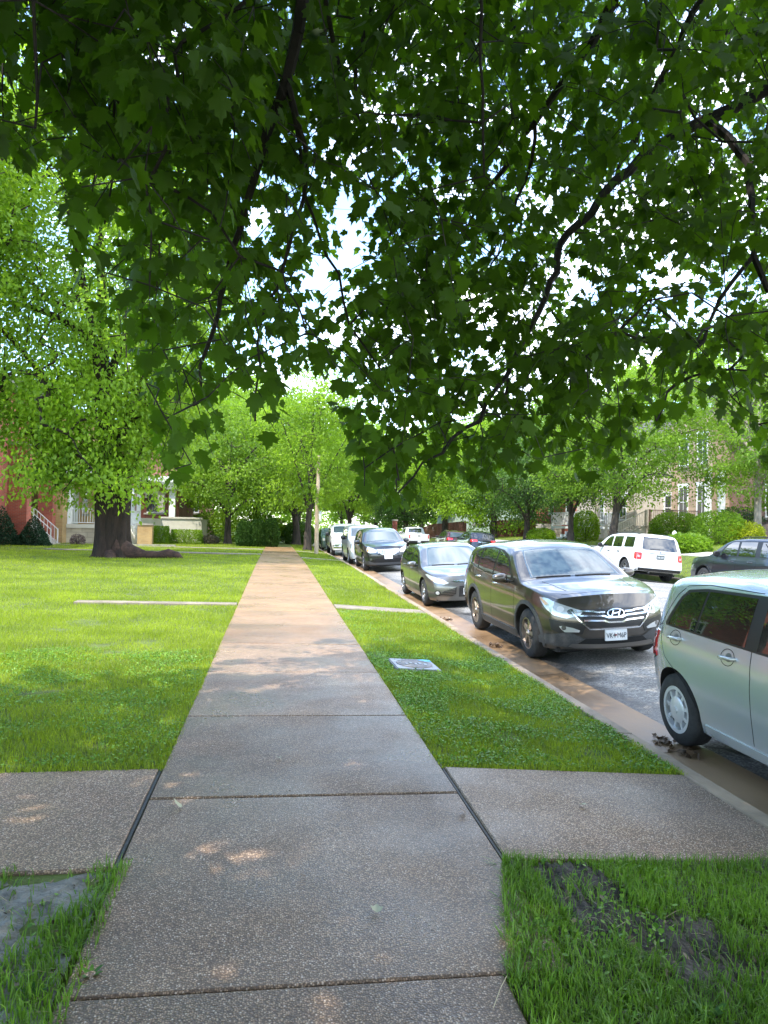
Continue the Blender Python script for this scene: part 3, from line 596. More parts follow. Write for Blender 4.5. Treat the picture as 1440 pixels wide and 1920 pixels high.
# anchors for leafy sprays
anch = []; n_try = 0
NF = 2250
while len(anch) < NF:
    n = 6000
    px = rng.uniform(-140, 1580, n); py = rng.uniform(-160, 960, n)
    d0 = np.interp(px, [0, 450, 800, 1440], [2.6, 3.2, 3.9, 4.2])
    d = d0*rng.uniform(.72, 2.35, n)**1.0
    # near the lower fringe only the nearer sprays
    P = CP+(fw[None]*FPX+rt[None]*(px-720)[:, None]-up[None]*(py-960)[:, None])/FPX*d[:, None]
    edge = np.interp(px, MASK[:, 0], MASK[:, 1])-py
    ok = (edge > 25) & (P[:, 2] > 1.72) & (P[:, 2] < 8.6) & (rng.random(n) > gap(px, py))
    ok &= ~((edge < 220) & (d > d0*1.45)) & (d > 1.75)
    ok &= rng.random(n) < (.55+.45*pnoise(px/130, py/130, 1.0, 4))*np.interp(px, [0, 600, 900], [.95, .95, 1.0])
    if px.size: ok &= ~((px < 180) & (py > 250) & (rng.random(n) < .5))
    anch += list(P[ok])
anch = np.array(anch[:NF]); nf = NF
# rest of the crown behind, beside and above the frame, shaped to shade the ground
oth = []
while len(oth) < 2500:
    n = 4000
    P = np.stack([rng.uniform(-9.5, 8.5, n), rng.uniform(-9, 9, n), rng.uniform(3.4, 10, n)], -1)
    e = ((P[:, 0]+.4)/8.8)**2+((P[:, 1]+.5)/9.0)**2+((P[:, 2]-4.5)/5.6)**2
    px, py, z = project(P); inf = (z > .2) & (px > -160) & (px < 1600) & (py > -180) & (py < 3000)
    ok = (e < 1) & (rng.random(n) < np.clip(e, .25, 1)) & ~inf & (np.linalg.norm(P-CP, axis=1) > 2.0)
    oth += list(P[ok])
ex = np.stack([rng.uniform(-6.8, .6, 1300), rng.uniform(-4.8, 3.6, 1300), rng.uniform(5.6, 9.6, 1300)], -1)  # extra unseen sprays, added only to keep sun off the near slabs
px, py, z = project(ex); ex = ex[~((z > .2) & (px > -160) & (px < 1600) & (py > -180))]
oth = np.array(oth[:2500]); oth = oth[~((oth[:, 0] < -3) & (oth[:, 1] > 4.5))]; oth = np.concatenate([oth, ex])  # crown cut back where it would darken the left lawn
LN = np.array(nodes[3:]); LR = np.array([fixed.get(i, 0) for i in range(3, len(nodes))]); lpx, lpy, lz = project(LN); kk = (lz > .3) & (lpx > -80) & (lpx < 1520) & (lpy > -80) & (lpy < 1000) & (LN[:, 2] < 6); lpx, lpy, lz, LR = lpx[kk], lpy[kk], lz[kk], LR[kk]
def hides_limb(P):
    px, py, z = project(P); out = np.zeros(len(P), bool)
    for a, b, c_, r_ in zip(lpx, lpy, lz, LR): out |= (np.hypot(px-a, py-b) < 24+r_*FPX/c_) & (z < c_+.05) & (z > .1)
    return out
def in_shape(P, size, soft=1.0):
    px, py, z = project(P); fr = (z > .2) & (px > -60) & (px < 1500) & (py > -60) & (py < 1980)
    low = py+size*FPX/np.maximum(z, .3)*.9 < np.interp(px, MASK[:, 0], MASK[:, 1])+12
    return (~fr | (low & (rng.random(len(P)) > gap(px, py)*soft))) & ~(hides_limb(P) & (rng.random(len(P)) < .8) & (soft > .5))
def spray(anchs, root_dirs, nl, size, tpl, hang=.6, spread=.22, stems=None):
    """paired leaves along a short drooping twig"""
    Ps = []; Ts = []; Ns = []; Sz = []
    for a, rd in zip(anchs, root_dirs):
        L_ = random.uniform(.25, .5); d = rd*.6+rng.normal(0, .35, 3); d[2] -= random.uniform(.3, 1.0)*hang; d /= np.linalg.norm(d)
        tip = a+d*L_
        if stems is not None and in_shape(tip[None], .03)[0]: stems.tube([a, a+d*L_*.5+np.array([0, 0, .02]), tip], [.0032, .0024, .0014], 3, cap=False)
        k_ = nl//2; t = np.linspace(.08, 1, k_)
        for q in range(k_):
            p = a+(tip-a)*t[q]; ang = random.uniform(0, math.pi)
            for s_ in (0, math.pi):
                side = np.array([math.cos(ang+s_), math.sin(ang+s_), random.uniform(-.4, .3)])
                pet = p+side*random.uniform(.04, .09)
                td = side*.55+d*.25+np.array([0, 0, -random.uniform(.25, 1.1)])+rng.normal(0, .18, 3)
                Ps.append(pet+rng.normal(0, .012, 3)); Ts.append(td)
                nn = np.array([side[0]*.7, side[1]*.7, .75])+rng.normal(0, .35, 3); Ns.append(nn)
                Sz.append(size*random.choice((.7, .85, .95, 1, 1.1)))
    Ps, Sz, Ts, Ns = map(np.array, (Ps, Sz, Ts, Ns)); k_ = in_shape(Ps, size)
    return leaves(tpl, Ps[k_], Sz[k_], Ts[k_], Ns[k_])
alln = len(nodes)
nodes2, parent2, idx_of = link_tree(nodes, parent, np.concatenate([anch, oth]))
dirs = []
for i in idx_of:
    v = nodes2[i]-nodes2[parent2[i]]; dirs.append(v/max(1e-6, np.linalg.norm(v)))
stems = MB()
T = thing('maple_tree', 'dark leafy maple overhead whose drooping branches fill the top of the view', 'tree', (0, 0, 0))
near = np.linalg.norm(anch-CP, axis=1) < 5.6
MT2 = (MT[0]*[1, 1, -2.2]+np.stack([0*MT[0][:, 0], 0*MT[0][:, 0], -.22*MT[0][:, 1]**2], -1), MT[1]); MT3 = (MT[0]*[.8, 1, 3.2], MT[1])
an = anch[near]; dn = [dirs[i] for i in range(nf) if near[i]]; pr_ = [spray(an[q::3], dn[q::3], 18, .077, tp, stems=stems) for q, tp in enumerate((MT, MT2, MT3))]
V1 = np.concatenate([p[0] for p in pr_]); o1 = [0, len(pr_[0][0]), len(pr_[0][0])+len(pr_[1][0])]; F1 = np.concatenate([p[1]+q for p, q in zip(pr_, o1)]); r1 = np.concatenate([p[2] for p in pr_])
V2, F2, r2 = spray(anch[~near], [dirs[i] for i in range(nf) if not near[i]], 20, .073, MS, stems=stems)
V3, F3, r3 = spray(oth, dirs[nf:], 22, .20, MS)
crown = link('crown', arr_mesh('crown', np.concatenate([V1, V2, V3]), np.concatenate([F1, F2+len(V1), F3+len(V1)+len(V2)]), np.concatenate([r1, r2, r3])), maplem, T)
bm_ = branch_mesh('branches', nodes2, parent2, .0022, .42, fixed, 5, .07, .16)
bm_.build('branches', barkd, T, smooth=60)
stems.build('twigs', barkd, T)
MBt = MB(); MBt.tube([(2.15, -1.1, -.3), (2.15, -1.1, 0), (2.15, -1.08, .35), (2.17, -1.04, 1.4), (2.2, -.95, 2.6), tuple(fork)], [.5, .42, .3, .25, .24, .22], 18)
MBt.build('trunk', barkm, T, smooth=60)
# ---- general tree
def gtree(name, label, x, y, h, crown_c, crown_r, nanch, nleaf, lsize, lm, trunk_r=.2, bark=None, fork_h=None, clump=.55, tpl=None, group=None, lean=(0, 0), z0=None, low=None, seed=0, shell=.35, flat=.55, keepf=None, droop=.3, lobes=7, rmax=1, extra=None):
    st = rng.bit_generator.state
    z0 = gz(x) if z0 is None else z0
    cx, cy, cz = crown_c; rx_, ry_, rz_ = crown_r; fork_h = fork_h or max(1.5, (cz-rz_-z0)*.9+.6)
    # lumpy crown: union of lobes
    lob = [(np.array([cx, cy, cz]), np.array([rx_, ry_, rz_])*.78)]
    for k_ in range(lobes):
        v = rng.normal(0, 1, 3); v /= np.linalg.norm(v); v[2] = v[2]*.8+.05
        s_ = rng.uniform(.32, .52); lob.append((np.array([cx, cy, cz])+v*np.array([rx_, ry_, rz_])*.68, np.array([rx_, ry_, rz_])*s_))
    A_ = []
    while len(A_) < nanch:
        n = 4000; P = np.array([cx, cy, cz])+rng.uniform(-1.2, 1.2, (n, 3))*np.array([rx_, ry_, rz_])
        e = np.min([(((P-c)/r_)**2).sum(1) for c, r_ in lob], axis=0)
        ok = (e < 1) & (rng.random(n) < np.clip(e**.8, shell, 1))
        if low is not None: ok &= P[:, 2] > low
        if keepf is not None: ok &= keepf(P)
        A_ += list(P[ok])
    A_ = np.array(A_[:nanch])
    if extra is not None: A_ = np.concatenate([A_, extra]); nanch = len(A_)
    nd = [np.array([x, y, z0])]; pr = [-1]; fx = {0: trunk_r}
    top = np.array([cx*.7+x*.3, cy*.7+y*.3, cz+rz_*.5]); j = 0; nseg = 9
    fp = np.array([x+lean[0]*.5, y+lean[1]*.5, z0+fork_h])
    for q in range(1, nseg+1):
        f = q/nseg; p = np.array([x, y, z0])*(1-f)**1+top*f
        if z0+(top[2]-z0)*f <= z0+fork_h: p[:2] = np.array([x, y])+(fp[:2]-np.array([x, y]))*f
        nd.append(p); pr.append(j); j = len(nd)-1; fx[j] = trunk_r*(1-f*.85)
    nlim = 7
    for k_ in range(nlim):
        a_ = 2*math.pi*(k_+rng.random()*.6)/nlim; s0 = 2+k_ % 4; b0 = nd[s0].copy()
        if b0[2] < z0+fork_h*.8: b0 = fp; s0 = max(1, int(fork_h/(top[2]-z0)*nseg))
        e_ = np.array([cx+math.cos(a_)*rx_*.75, cy+math.sin(a_)*ry_*.75, cz+rz_*rng.uniform(-.5, .5)]); j = s0
        for q in range(1, 7):
            f = q/6; p = nd[s0]+(e_-nd[s0])*f; p[2] += .12*rx_*math.sin(f*math.pi); nd.append(p); pr.append(j); j = len(nd)-1; fx[j] = trunk_r*.42*(1-f*.8)
    n2, p2, io = link_tree(nd, pr, A_)
    Tt = thing(name, label, 'tree', (x, y, z0), group=group)
    off_ = np.array([x, y, z0])
    per = max(1, nleaf//nanch)
    C = np.repeat(A_, per, 0); n = len(C)
    P = C+rng.normal(0, 1, (n, 3))*np.array([clump, clump, clump*flat])
    outw = P-np.array([cx, cy, cz]); outw /= np.maximum(np.linalg.norm(outw, axis=1), .01)[:, None]
    td = rng.normal(0, 1, (n, 3))*.7+outw*.6; td[:, 2] -= droop
    nn = rng.normal(0, .55, (n, 3))+outw*.35; nn[:, 2] += .8
    V, F_, r_ = leaves(tpl or OT, P-off_, lsize*rng.uniform(.7, 1.25, n), td, nn)
    # neighbouring leaves share a tone so that clumps read lighter and darker
    tone = np.repeat(rng.random(nanch), per); nv = len((tpl or OT)[0]); r_ = r_*.32+np.repeat(tone, nv)*.68
    link('crown', arr_mesh('crown', V, F_, r_), lm, Tt)
    mbb = branch_mesh('trunk', [q-off_ for q in n2], p2, trunk_r*.05, .45, fx, 5, .05, trunk_r*.6)
    mbb.tube([(0, 0, -.3), (0, 0, 0), (0, 0, trunk_r*1.2), tuple((nd[1]-off_)*np.array([1, 1, 1]))], [trunk_r*1.9, trunk_r*1.5, trunk_r*1.12, trunk_r], 14)
    mbb.build('trunk', bark or barkm, Tt, smooth=60)
    return Tt
lm_yel = leaf_mat('leaf_yellow_green', (.045, .12, .010), (.26, .38, .022), (.38, .60, .03), .48, .5, .3, patch=.35)
lm_mid = leaf_mat('leaf_mid_green', (.04, .11, .010), (.22, .33, .026), (.34, .56, .03), .42, .5, .3, patch=.35)
lm_drk = leaf_mat('leaf_dark_green', (.03, .08, .014), (.095, .17, .028), (.13, .28, .03), .33, .5, .3, patch=.4)
lm_gol = leaf_mat('leaf_gold', (.30, .36, .02), (.50, .52, .03), (.55, .6, .03), .35, .5, .3)
# big tree on the left lawn: twin trunk, wide flare, long root
LT = np.array([-6.25, 28.6, 0]); lz = gz(-6.25)
HX = np.stack([rng.uniform(-10.2, -3.4, 130), rng.uniform(24.5, 30, 130), rng.uniform(2.3, 6.5, 130)], -1); HX = HX[(np.abs(HX[:, 0]+6.4) > .9) | (HX[:, 1] < 27.6)]; HX = HX[HX[:, 2] > 2.2+.0*HX[:, 0]+1.0*(HX[:, 0] > -4.5)]
HX = HX[(HX[:, 0] > -8.8) | (HX[:, 2] > 4.3)]
big = gtree('broad_tree', 'huge old tree on the left lawn with thick dark twin trunk and bright green foliage', -6.25, 28.6, 17, (-7.4, 28.5, 10.2), (7.0, 6.4, 8.6), 900, 92000, .175, lm_yel, .4, clump=.47, fork_h=2.2, low=2.1, keepf=lambda P: (P[:, 0] > -8.6) | (P[:, 2] > 4.3), shell=.3, lobes=11, extra=HX, droop=.5, flat=.7, bark=barkb)
hang = MB()
tr = MB(); 
def flare(mb, cx, cy, h, r0, r1, seed, n=26, ht=9, lean=(0, 0)):
    rr = random.Random(seed); ph = [rr.uniform(0, 6.28) for _ in range(5)]; vs = []; fs = []
    for i in range(ht+1):
        f = i/ht; z = h*f-.1; rb = r1+(r0-r1)*math.exp(-f*5.5)
        for k_ in range(n):
            a = 2*math.pi*k_/n; am = .16*math.exp(-f*3)+.05
            rad = rb*(1+am*(math.sin(3*a+ph[0])+.6*math.sin(5*a+ph[1]+f*1.5)+.35*math.sin(9*a+ph[2]+f)))
            vs.append((cx+lean[0]*f+rad*math.cos(a), cy+lean[1]*f+rad*math.sin(a), z))
    for i in range(ht):
        for k_ in range(n):
            k2 = (k_+1) % n; fs.append((i*n+k_, i*n+k2, (i+1)*n+k2, (i+1)*n+k_))
    mb.add(vs, fs)
flare(tr, -.10, 0, 4.2, .62, .37, 1, lean=(-.30, 0)); flare(tr, .24, .05, 4.0, .60, .28, 2, lean=(.24, .1))
tr.build('trunk', barkb, big, smooth=80)
tr = MB(); tr.tube([(.2, 0, .35), (.8, -.05, .18), (1.3, -.1, .12), (1.8, -.12, .12), (2.15, -.1, .17), (2.5, -.1, .1), (2.75, -.1, -.1)], [.5, .3, .16, .14, .2, .15, .06], 12)
tr.tube([(-.1, 0, .2), (-.5, -.1, .02), (-.85, -.2, -.12)], [.35, .16, .05], 10); tr.tube([(0, -.1, .1), (.15, -.8, -.02), (.3, -1.3, -.12)], [.4, .16, .05], 10)
tr.build('root', noise_mat('root_bark', (.022, .011, .007), (.07, .036, .024), 6, 7, .9, 1, 20, bdist=.03), big, smooth=70)
def tree_px(name, label, px, dY, h, half_w, cz, rz, nl, ls, lm, tr_, **kw):
    r_ = at_Y(px, 1000, dY); x = float(r_[0]); k_ = kw.pop('grow', 1.22); rz = rz*k_*1.08; cz = cz*1.0+rz*.16; half_w *= k_; nl = int(nl*1.55); ls *= .92
    return gtree(name, label, x, dY, h, (x+kw.pop('dx', 0), dY, cz), (half_w, kw.pop('ry', half_w), rz), kw.pop('na', 200), nl, ls, lm, tr_, **kw)
G1 = 'trees along the left side of the street'; G2 = 'trees along the far side of the street'
tree_px('broad_tree', 'leafy tree rising at the left edge in front of the red brick house', -190, 24, 14, 4.0, 11.5, 5, 14000, .22, lm_yel, .25, group=G1, low=4.2)
tree_px('broad_tree', 'slim dark trunk and green crown standing right of the cream wall', 427, 52, 9, 4.3, 5.6, 4.0, 16000, .22, lm_mid, .24, group=G1, low=2.4)
tree_px('broad_tree', 'bright green tree rising behind the cream terrace wall', 350, 66, 13, 5.5, 7.5, 6, 16000, .27, lm_yel, .3, group=G1)
tree_px('broad_tree', 'pale green tree on the strip just behind the pale pole', 577, 45, 10, 3.3, 6.4, 4.3, 15000, .19, lm_yel, .22, group=G1, low=2.6, dx=.3)
tree_px('broad_tree', 'dark trunked tree overhanging the end of the sidewalk', 556, 58, 10, 4.2, 6.2, 4.4, 14000, .24, lm_mid, .3, group=G1, dx=-1, low=2.6)
tree_px('broad_tree', 'tree filling the gap above the evergreen hedge', 480, 62, 12, 5, 6.6, 5.2, 16000, .27, lm_mid, .3, group=G1)
tree_px('broad_tree', 'dark tree far down the near kerb behind the pickup', 655, 74, 11, 4.6, 7.0, 5, 14000, .28, lm_yel, .3, group=G1)
tree_px('broad_tree', 'tall hazy tree at the far end of the road', 705, 105, 14, 7, 8, 7, 14000, .42, lm_mid, .4, group=G1)
tree_px('broad_tree', 'dark rounded tree behind the white pickup', 760, 84, 12, 5.5, 5.6, 5, 15000, .30, lm_drk, .35, group=G2)
tree_px('broad_tree', 'sunlit yellow green tree with a bare trunk behind the dark red car', 834, 67, 12, 5.4, 6.6, 4.3, 17000, .28, lm_yel, .33, group=G2, low=2.9)
tree_px('broad_tree', 'bright green tree standing behind the black crossover', 925, 62, 12, 5.2, 5.9, 4.4, 15000, .26, lm_yel, .3, group=G2)
tree_px('broad_tree', 'low forked dark tree over the stone steps', 988, 48, 7, 3.6, 4.7, 2.9, 15000, .17, lm_drk, .26, group=G2, fork_h=1.2, low=2.2)
tree_px('broad_tree', 'dark green tree with a straight trunk left of the white porch', 1070, 40.5, 9, 3.0, 5.3, 3.2, 14000, .16, lm_drk, .2, group=G2, low=2.9)
tree_px('broad_tree', 'sunlit tree with thick dark trunk between the two far porches', 1150, 35.5, 9, 4.0, 5.6, 3.6, 20000, .16, lm_mid, .24, group=G2, low=2.7, dx=.8)
tree_px('ginkgo_tree', 'pale barked tree at the right edge with tiered dark foliage', 1420, 31.5, 9, 4.1, 6.6, 4.2, 22000, .15, lm_mid, .2, bark=noise_mat('pale_bark', (.16, .13, .10), (.32, .27, .22), 8, 6, .9, .8, 26, stretch=(1, 1, .3)), group=G2, low=2.5, flat=.3)
for (px_, Y_, hw_, cz_, rz_, lm_, lb) in ((1230, 62, 7, 9.5, 7, lm_yel, 'tall sunlit tree rising behind the tan house'), (1420, 52, 6.5, 11, 7, lm_mid, 'tall tree rising behind the far right roofs'), (1080, 78, 7, 8, 7, lm_yel, 'bright tree rising behind the white porch house'), (985, 92, 8, 8.5, 7.5, lm_mid, 'tall tree closing the view above the forked tree'), (880, 110, 9, 9, 8, lm_mid, 'far tree rising above the bright kerbside tree'), (560, 110, 9, 10, 8.5, lm_yel, 'far tree closing the view above the sidewalk end'), (420, 90, 8, 10, 8, lm_yel, 'far tree closing the view above the cream wall'), (230, 62, 6, 9, 7, lm_mid, 'tree rising behind the porches left of the cream wall'), (640, 140, 10, 9, 8, lm_mid, 'farthest tree on the left of the road'), (790, 150, 12, 9, 9, lm_mid, 'farthest tree on the right of the road')):
    tree_px('broad_tree', lb, px_, Y_, 15, hw_, cz_, rz_, 12000, .30+.0018*Y_, lm_, .35, group='tall trees behind the houses', na=190, lobes=9, grow=1.1)
# ---- shrubs
def shrub(name, label, x, y, r, h, nl, ls, lm, shape='round', group=None, z0=None, cat='shrub'):
    z0 = gz(x) if z0 is None else z0; P = []
    while len(P) < nl:
        n = 6000; q = rng.uniform(-1, 1, (n, 3)); q[:, 2] = q[:, 2]*.5+.5
        if shape == 'cone': rr = (1-q[:, 2])**.75*.98+.04
        elif shape == 'box': rr = np.full(n, .95)*(1-.12*q[:, 2]**4)
        else: rr = np.sqrt(np.clip(1-(2*(q[:, 2]-.42)/1.16)**2, 0, 1))
        e = np.hypot(q[:, 0], q[:, 1]) if shape != 'box' else (np.abs(q[:, 0])**4+np.abs(q[:, 1])**4)**.25
        a = np.arctan2(q[:, 1], q[:, 0]); rr = rr*(1+.10*np.sin(a*5+q[:, 2]*9)*np.sin(q[:, 2]*14+a*3))
        ok = (e < rr) & (rng.random(n) < np.clip((e/np.maximum(rr, .01))**3, .08, 1)); P += list(q[ok])
    P = np.array(P[:nl]); rr_ = r if isinstance(r, tuple) else (r, r)
    C = P*np.array([rr_[0], rr_[1], h]); n = nl; ow = P-np.array([0, 0, .4]); 
    td = rng.normal(0, .6, (n, 3))+ow; td[:, 2] += .4; nn = rng.normal(0, .6, (n, 3))+ow*.6; nn[:, 2] += .4
    V, F_, r_ = leaves(OT, C, ls*rng.uniform(.7, 1.3, n), td, nn)
    Tt = thing(name, label, cat, (x, y, z0), group=group); link('foliage', arr_mesh('foliage', V, F_, r_), lm, Tt)
    s_ = MB(); 
    for k_ in range(6):
        a = k_*1.05; s_.tube([(0, 0, -.05), (rr_[0]*.25*math.cos(a), rr_[1]*.25*math.sin(a), h*.35), (rr_[0]*.5*math.cos(a), rr_[1]*.5*math.sin(a), h*.62)], [.03, .02, .008], 5)
    s_.build('stem', barkm, Tt); return Tt
lm_spr = leaf_mat('spruce', (.012, .035, .018), (.035, .075, .035), (.03, .08, .03), .2, .6, .2)
lm_hdg = leaf_mat('arborvitae', (.03, .075, .014), (.075, .15, .025), (.08, .18, .02), .3, .6, .2)
def wx(px, Y): return float(at_Y(px, 1000, Y)[0])
shrub('dwarf_spruce', 'dark conical dwarf spruce at the left edge by the red brick wall', wx(2, 38.6), 38.6, .85, 1.95, 5000, .10, lm_spr, 'cone')
shrub('dwarf_spruce', 'dark conical dwarf spruce at the foot of the white railed steps', wx(63, 38.8), 38.8, .78, 1.55, 5000, .09, lm_spr, 'cone')
for i_, (px_, lb) in enumerate(((458, 'leftmost tall evergreen of the hedge by the sidewalk end'), (484, 'middle tall evergreen of the hedge by the sidewalk end'), (508, 'rightmost tall evergreen of the hedge beside the sidewalk end'))):
    shrub('arborvitae', lb, wx(px_, 48.2+.1*i_), 48.2+.1*i_, .56, 1.75+.12*i_, 5000, .10, lm_hdg, 'round', 'evergreens by the sidewalk end')
shrub('round_shrub', 'clipped bright green shrub beside the yellow brick pier', wx(302, 50), 50, .55, 1.15, 3500, .09, lm_yel, 'box')
shrub('clipped_hedge', 'low clipped hedge in front of the cream terrace wall', wx(350, 51), 51, (1.15, .5), .95, 5000, .09, lm_yel, 'box')
shrub('dry_shrub', 'low greyish brown shrub right of the cream wall', wx(393, 51.5), 51.5, .65, .65, 2200, .09, leaf_mat('dry_leaf', (.08, .07, .05), (.16, .14, .09), (.1, .1, .05), .2))
shrub('bare_shrub', 'small purplish shrub before the pale block porch wall', wx(146, 42), 42, .38, .6, 700, .08, leaf_mat('purple_leaf', (.09, .06, .06), (.2, .14, .12), (.1, .06, .05), .2))
shrub('round_hedge', 'large rounded green hedge before the tan house', wx(1268, 38), 38, 1.5, 1.75, 9000, .10, lm_mid, 'round')
shrub('garden_shrub', 'loose leafy shrub in front of the dark iron steps', wx(1348, 32), 32, (1.35, 1.1), 1.7, 7000, .10, lm_mid)
shrub('golden_shrub', 'low golden yellow shrub right of the loose leafy shrub', wx(1398, 31.5), 31.5, .85, 1.15, 5000, .09, lm_gol)
shrub('garden_shrub', 'pale yellow green shrub left of the white porch', wx(1098, 44), 44, .9, 2.0, 5000, .11, lm_yel)
shrub('ornamental_grass', 'low arching clump of leaves behind the white compact', wx(1288, 28.5), 28.5, (1.1, .7), .8, 4000, .14, lm_mid)
shrub('garden_shrub', 'low green shrub beside the stone steps', wx(1015, 47), 47, 1.0, 1.0, 4000, .11, lm_yel)
shrub('garden_shrub', 'dark green shrub against the brown brick house', wx(1385, 36), 36, 1.3, 2.0, 6000, .12, lm_drk)
shrub('hedge', 'dark undergrowth on the right where the sidewalk ends', wx(560, 60), 60, (1.4, 2), 1.9, 6000, .16, lm_drk)
shrub('hedge', 'green thicket filling in behind the slim dark trunk', wx(440, 60), 60, (4.5, 2), 2.6, 12000, .18, lm_mid)
# ================================================================== VEHICLES
glass = mat('car_glass', (.012, .016, .015), .02, 0, .9, 1, .01)
tint = mat('tinted_glass', (.006, .007, .008), .03, 0, .8, 1, .01)
windsh = mat('windscreen_glass', (.05, .075, .085), .02, 0, .9, 0, .01)  # blue base colour imitates the sky reflected in the windscreen
rubber = noise_mat('tyre_rubber', (.012, .012, .012), (.03, .029, .028), 9, 4, .85, .4, 60, bdist=.003)
blk = mat('black_trim', (.012, .012, .013), .38)
cladm = noise_mat('grey_cladding', (.035, .036, .038), (.055, .056, .058), 40, 3, .6, .2, 200, bdist=.001)
chrome = mat('chrome', (.75, .76, .78), .12, 1)
alloy = mat('alloy', (.42, .42, .43), .28, .9)
hubc = mat('hubcap_silver', (.52, .53, .54), .35, .35)
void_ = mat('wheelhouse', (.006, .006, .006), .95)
lamp_c = mat('lamp_lens', (.50, .52, .52), .08, .3, .8, 1)
lamp_d = mat('lamp_shell', (.10, .105, .11), .15, .5, .8, 1)
amber = mat('amber_lens', (.62, .30, .08), .15, 0, .7, 1)
redl = mat('red_lens', (.55, .02, .02), .12, 0, .7, 1)
redd = mat('dark_red_lens', (.22, .01, .012), .12, 0, .7, 1)
whitel = mat('clear_lens', (.62, .62, .62), .15, 0, .7, 1)
platew = mat('plate_white', (.62, .64, .66), .4)
plateb = mat('plate_ink', (.03, .035, .05), .5)
platem = mat('plate_dark', (.08, .09, .09), .4)
def paint(name, c, metal=.5, rough=.32):
    M = mat(name, c, rough, metal, .5, 1, .03); t = M.node_tree; b = t.nodes['Principled BSDF']
    n1 = N(t, 'ShaderNodeTexNoise'); n1.inputs['Scale'].default_value = 2200; n1.inputs['Detail'].default_value = 1
    tcn = N(t, 'ShaderNodeTexCoord'); t.links.new(tcn.outputs['Object'], n1.inputs['Vector'])
    n2 = N(t, 'ShaderNodeTexNoise'); n2.inputs['Scale'].default_value = 5; n2.inputs['Detail'].default_value = 8; t.links.new(tcn.outputs['Object'], n2.inputs['Vector'])
    mr = N(t, 'ShaderNodeMapRange'); mr.inputs[1].default_value = .4; mr.inputs[2].default_value = .75; mr.inputs[3].default_value = .01; mr.inputs[4].default_value = .06
    t.links.new(n2.outputs[0], mr.inputs[0]); t.links.new(mr.outputs[0], b.inputs['Coat Roughness'])
    return M
def lin(pts, smooth=.05):
    xs_ = np.array([p[0] for p in pts], float); zs = np.array([p[1] for p in pts], float)
    g = np.linspace(xs_[0]-.5, xs_[-1]+.5, 1600); v = np.interp(g, xs_, zs)
    if smooth:
        dx = g[1]-g[0]; k = np.arange(-int(3*smooth/dx)-1, int(3*smooth/dx)+2)*dx; w = np.exp(-(k/smooth)**2/2); w /= w.sum()
        vp = np.pad(v, len(k)//2, mode='edge'); v = np.convolve(vp, w, 'valid')[:len(g)]
    return lambda x: np.interp(x, g, v)
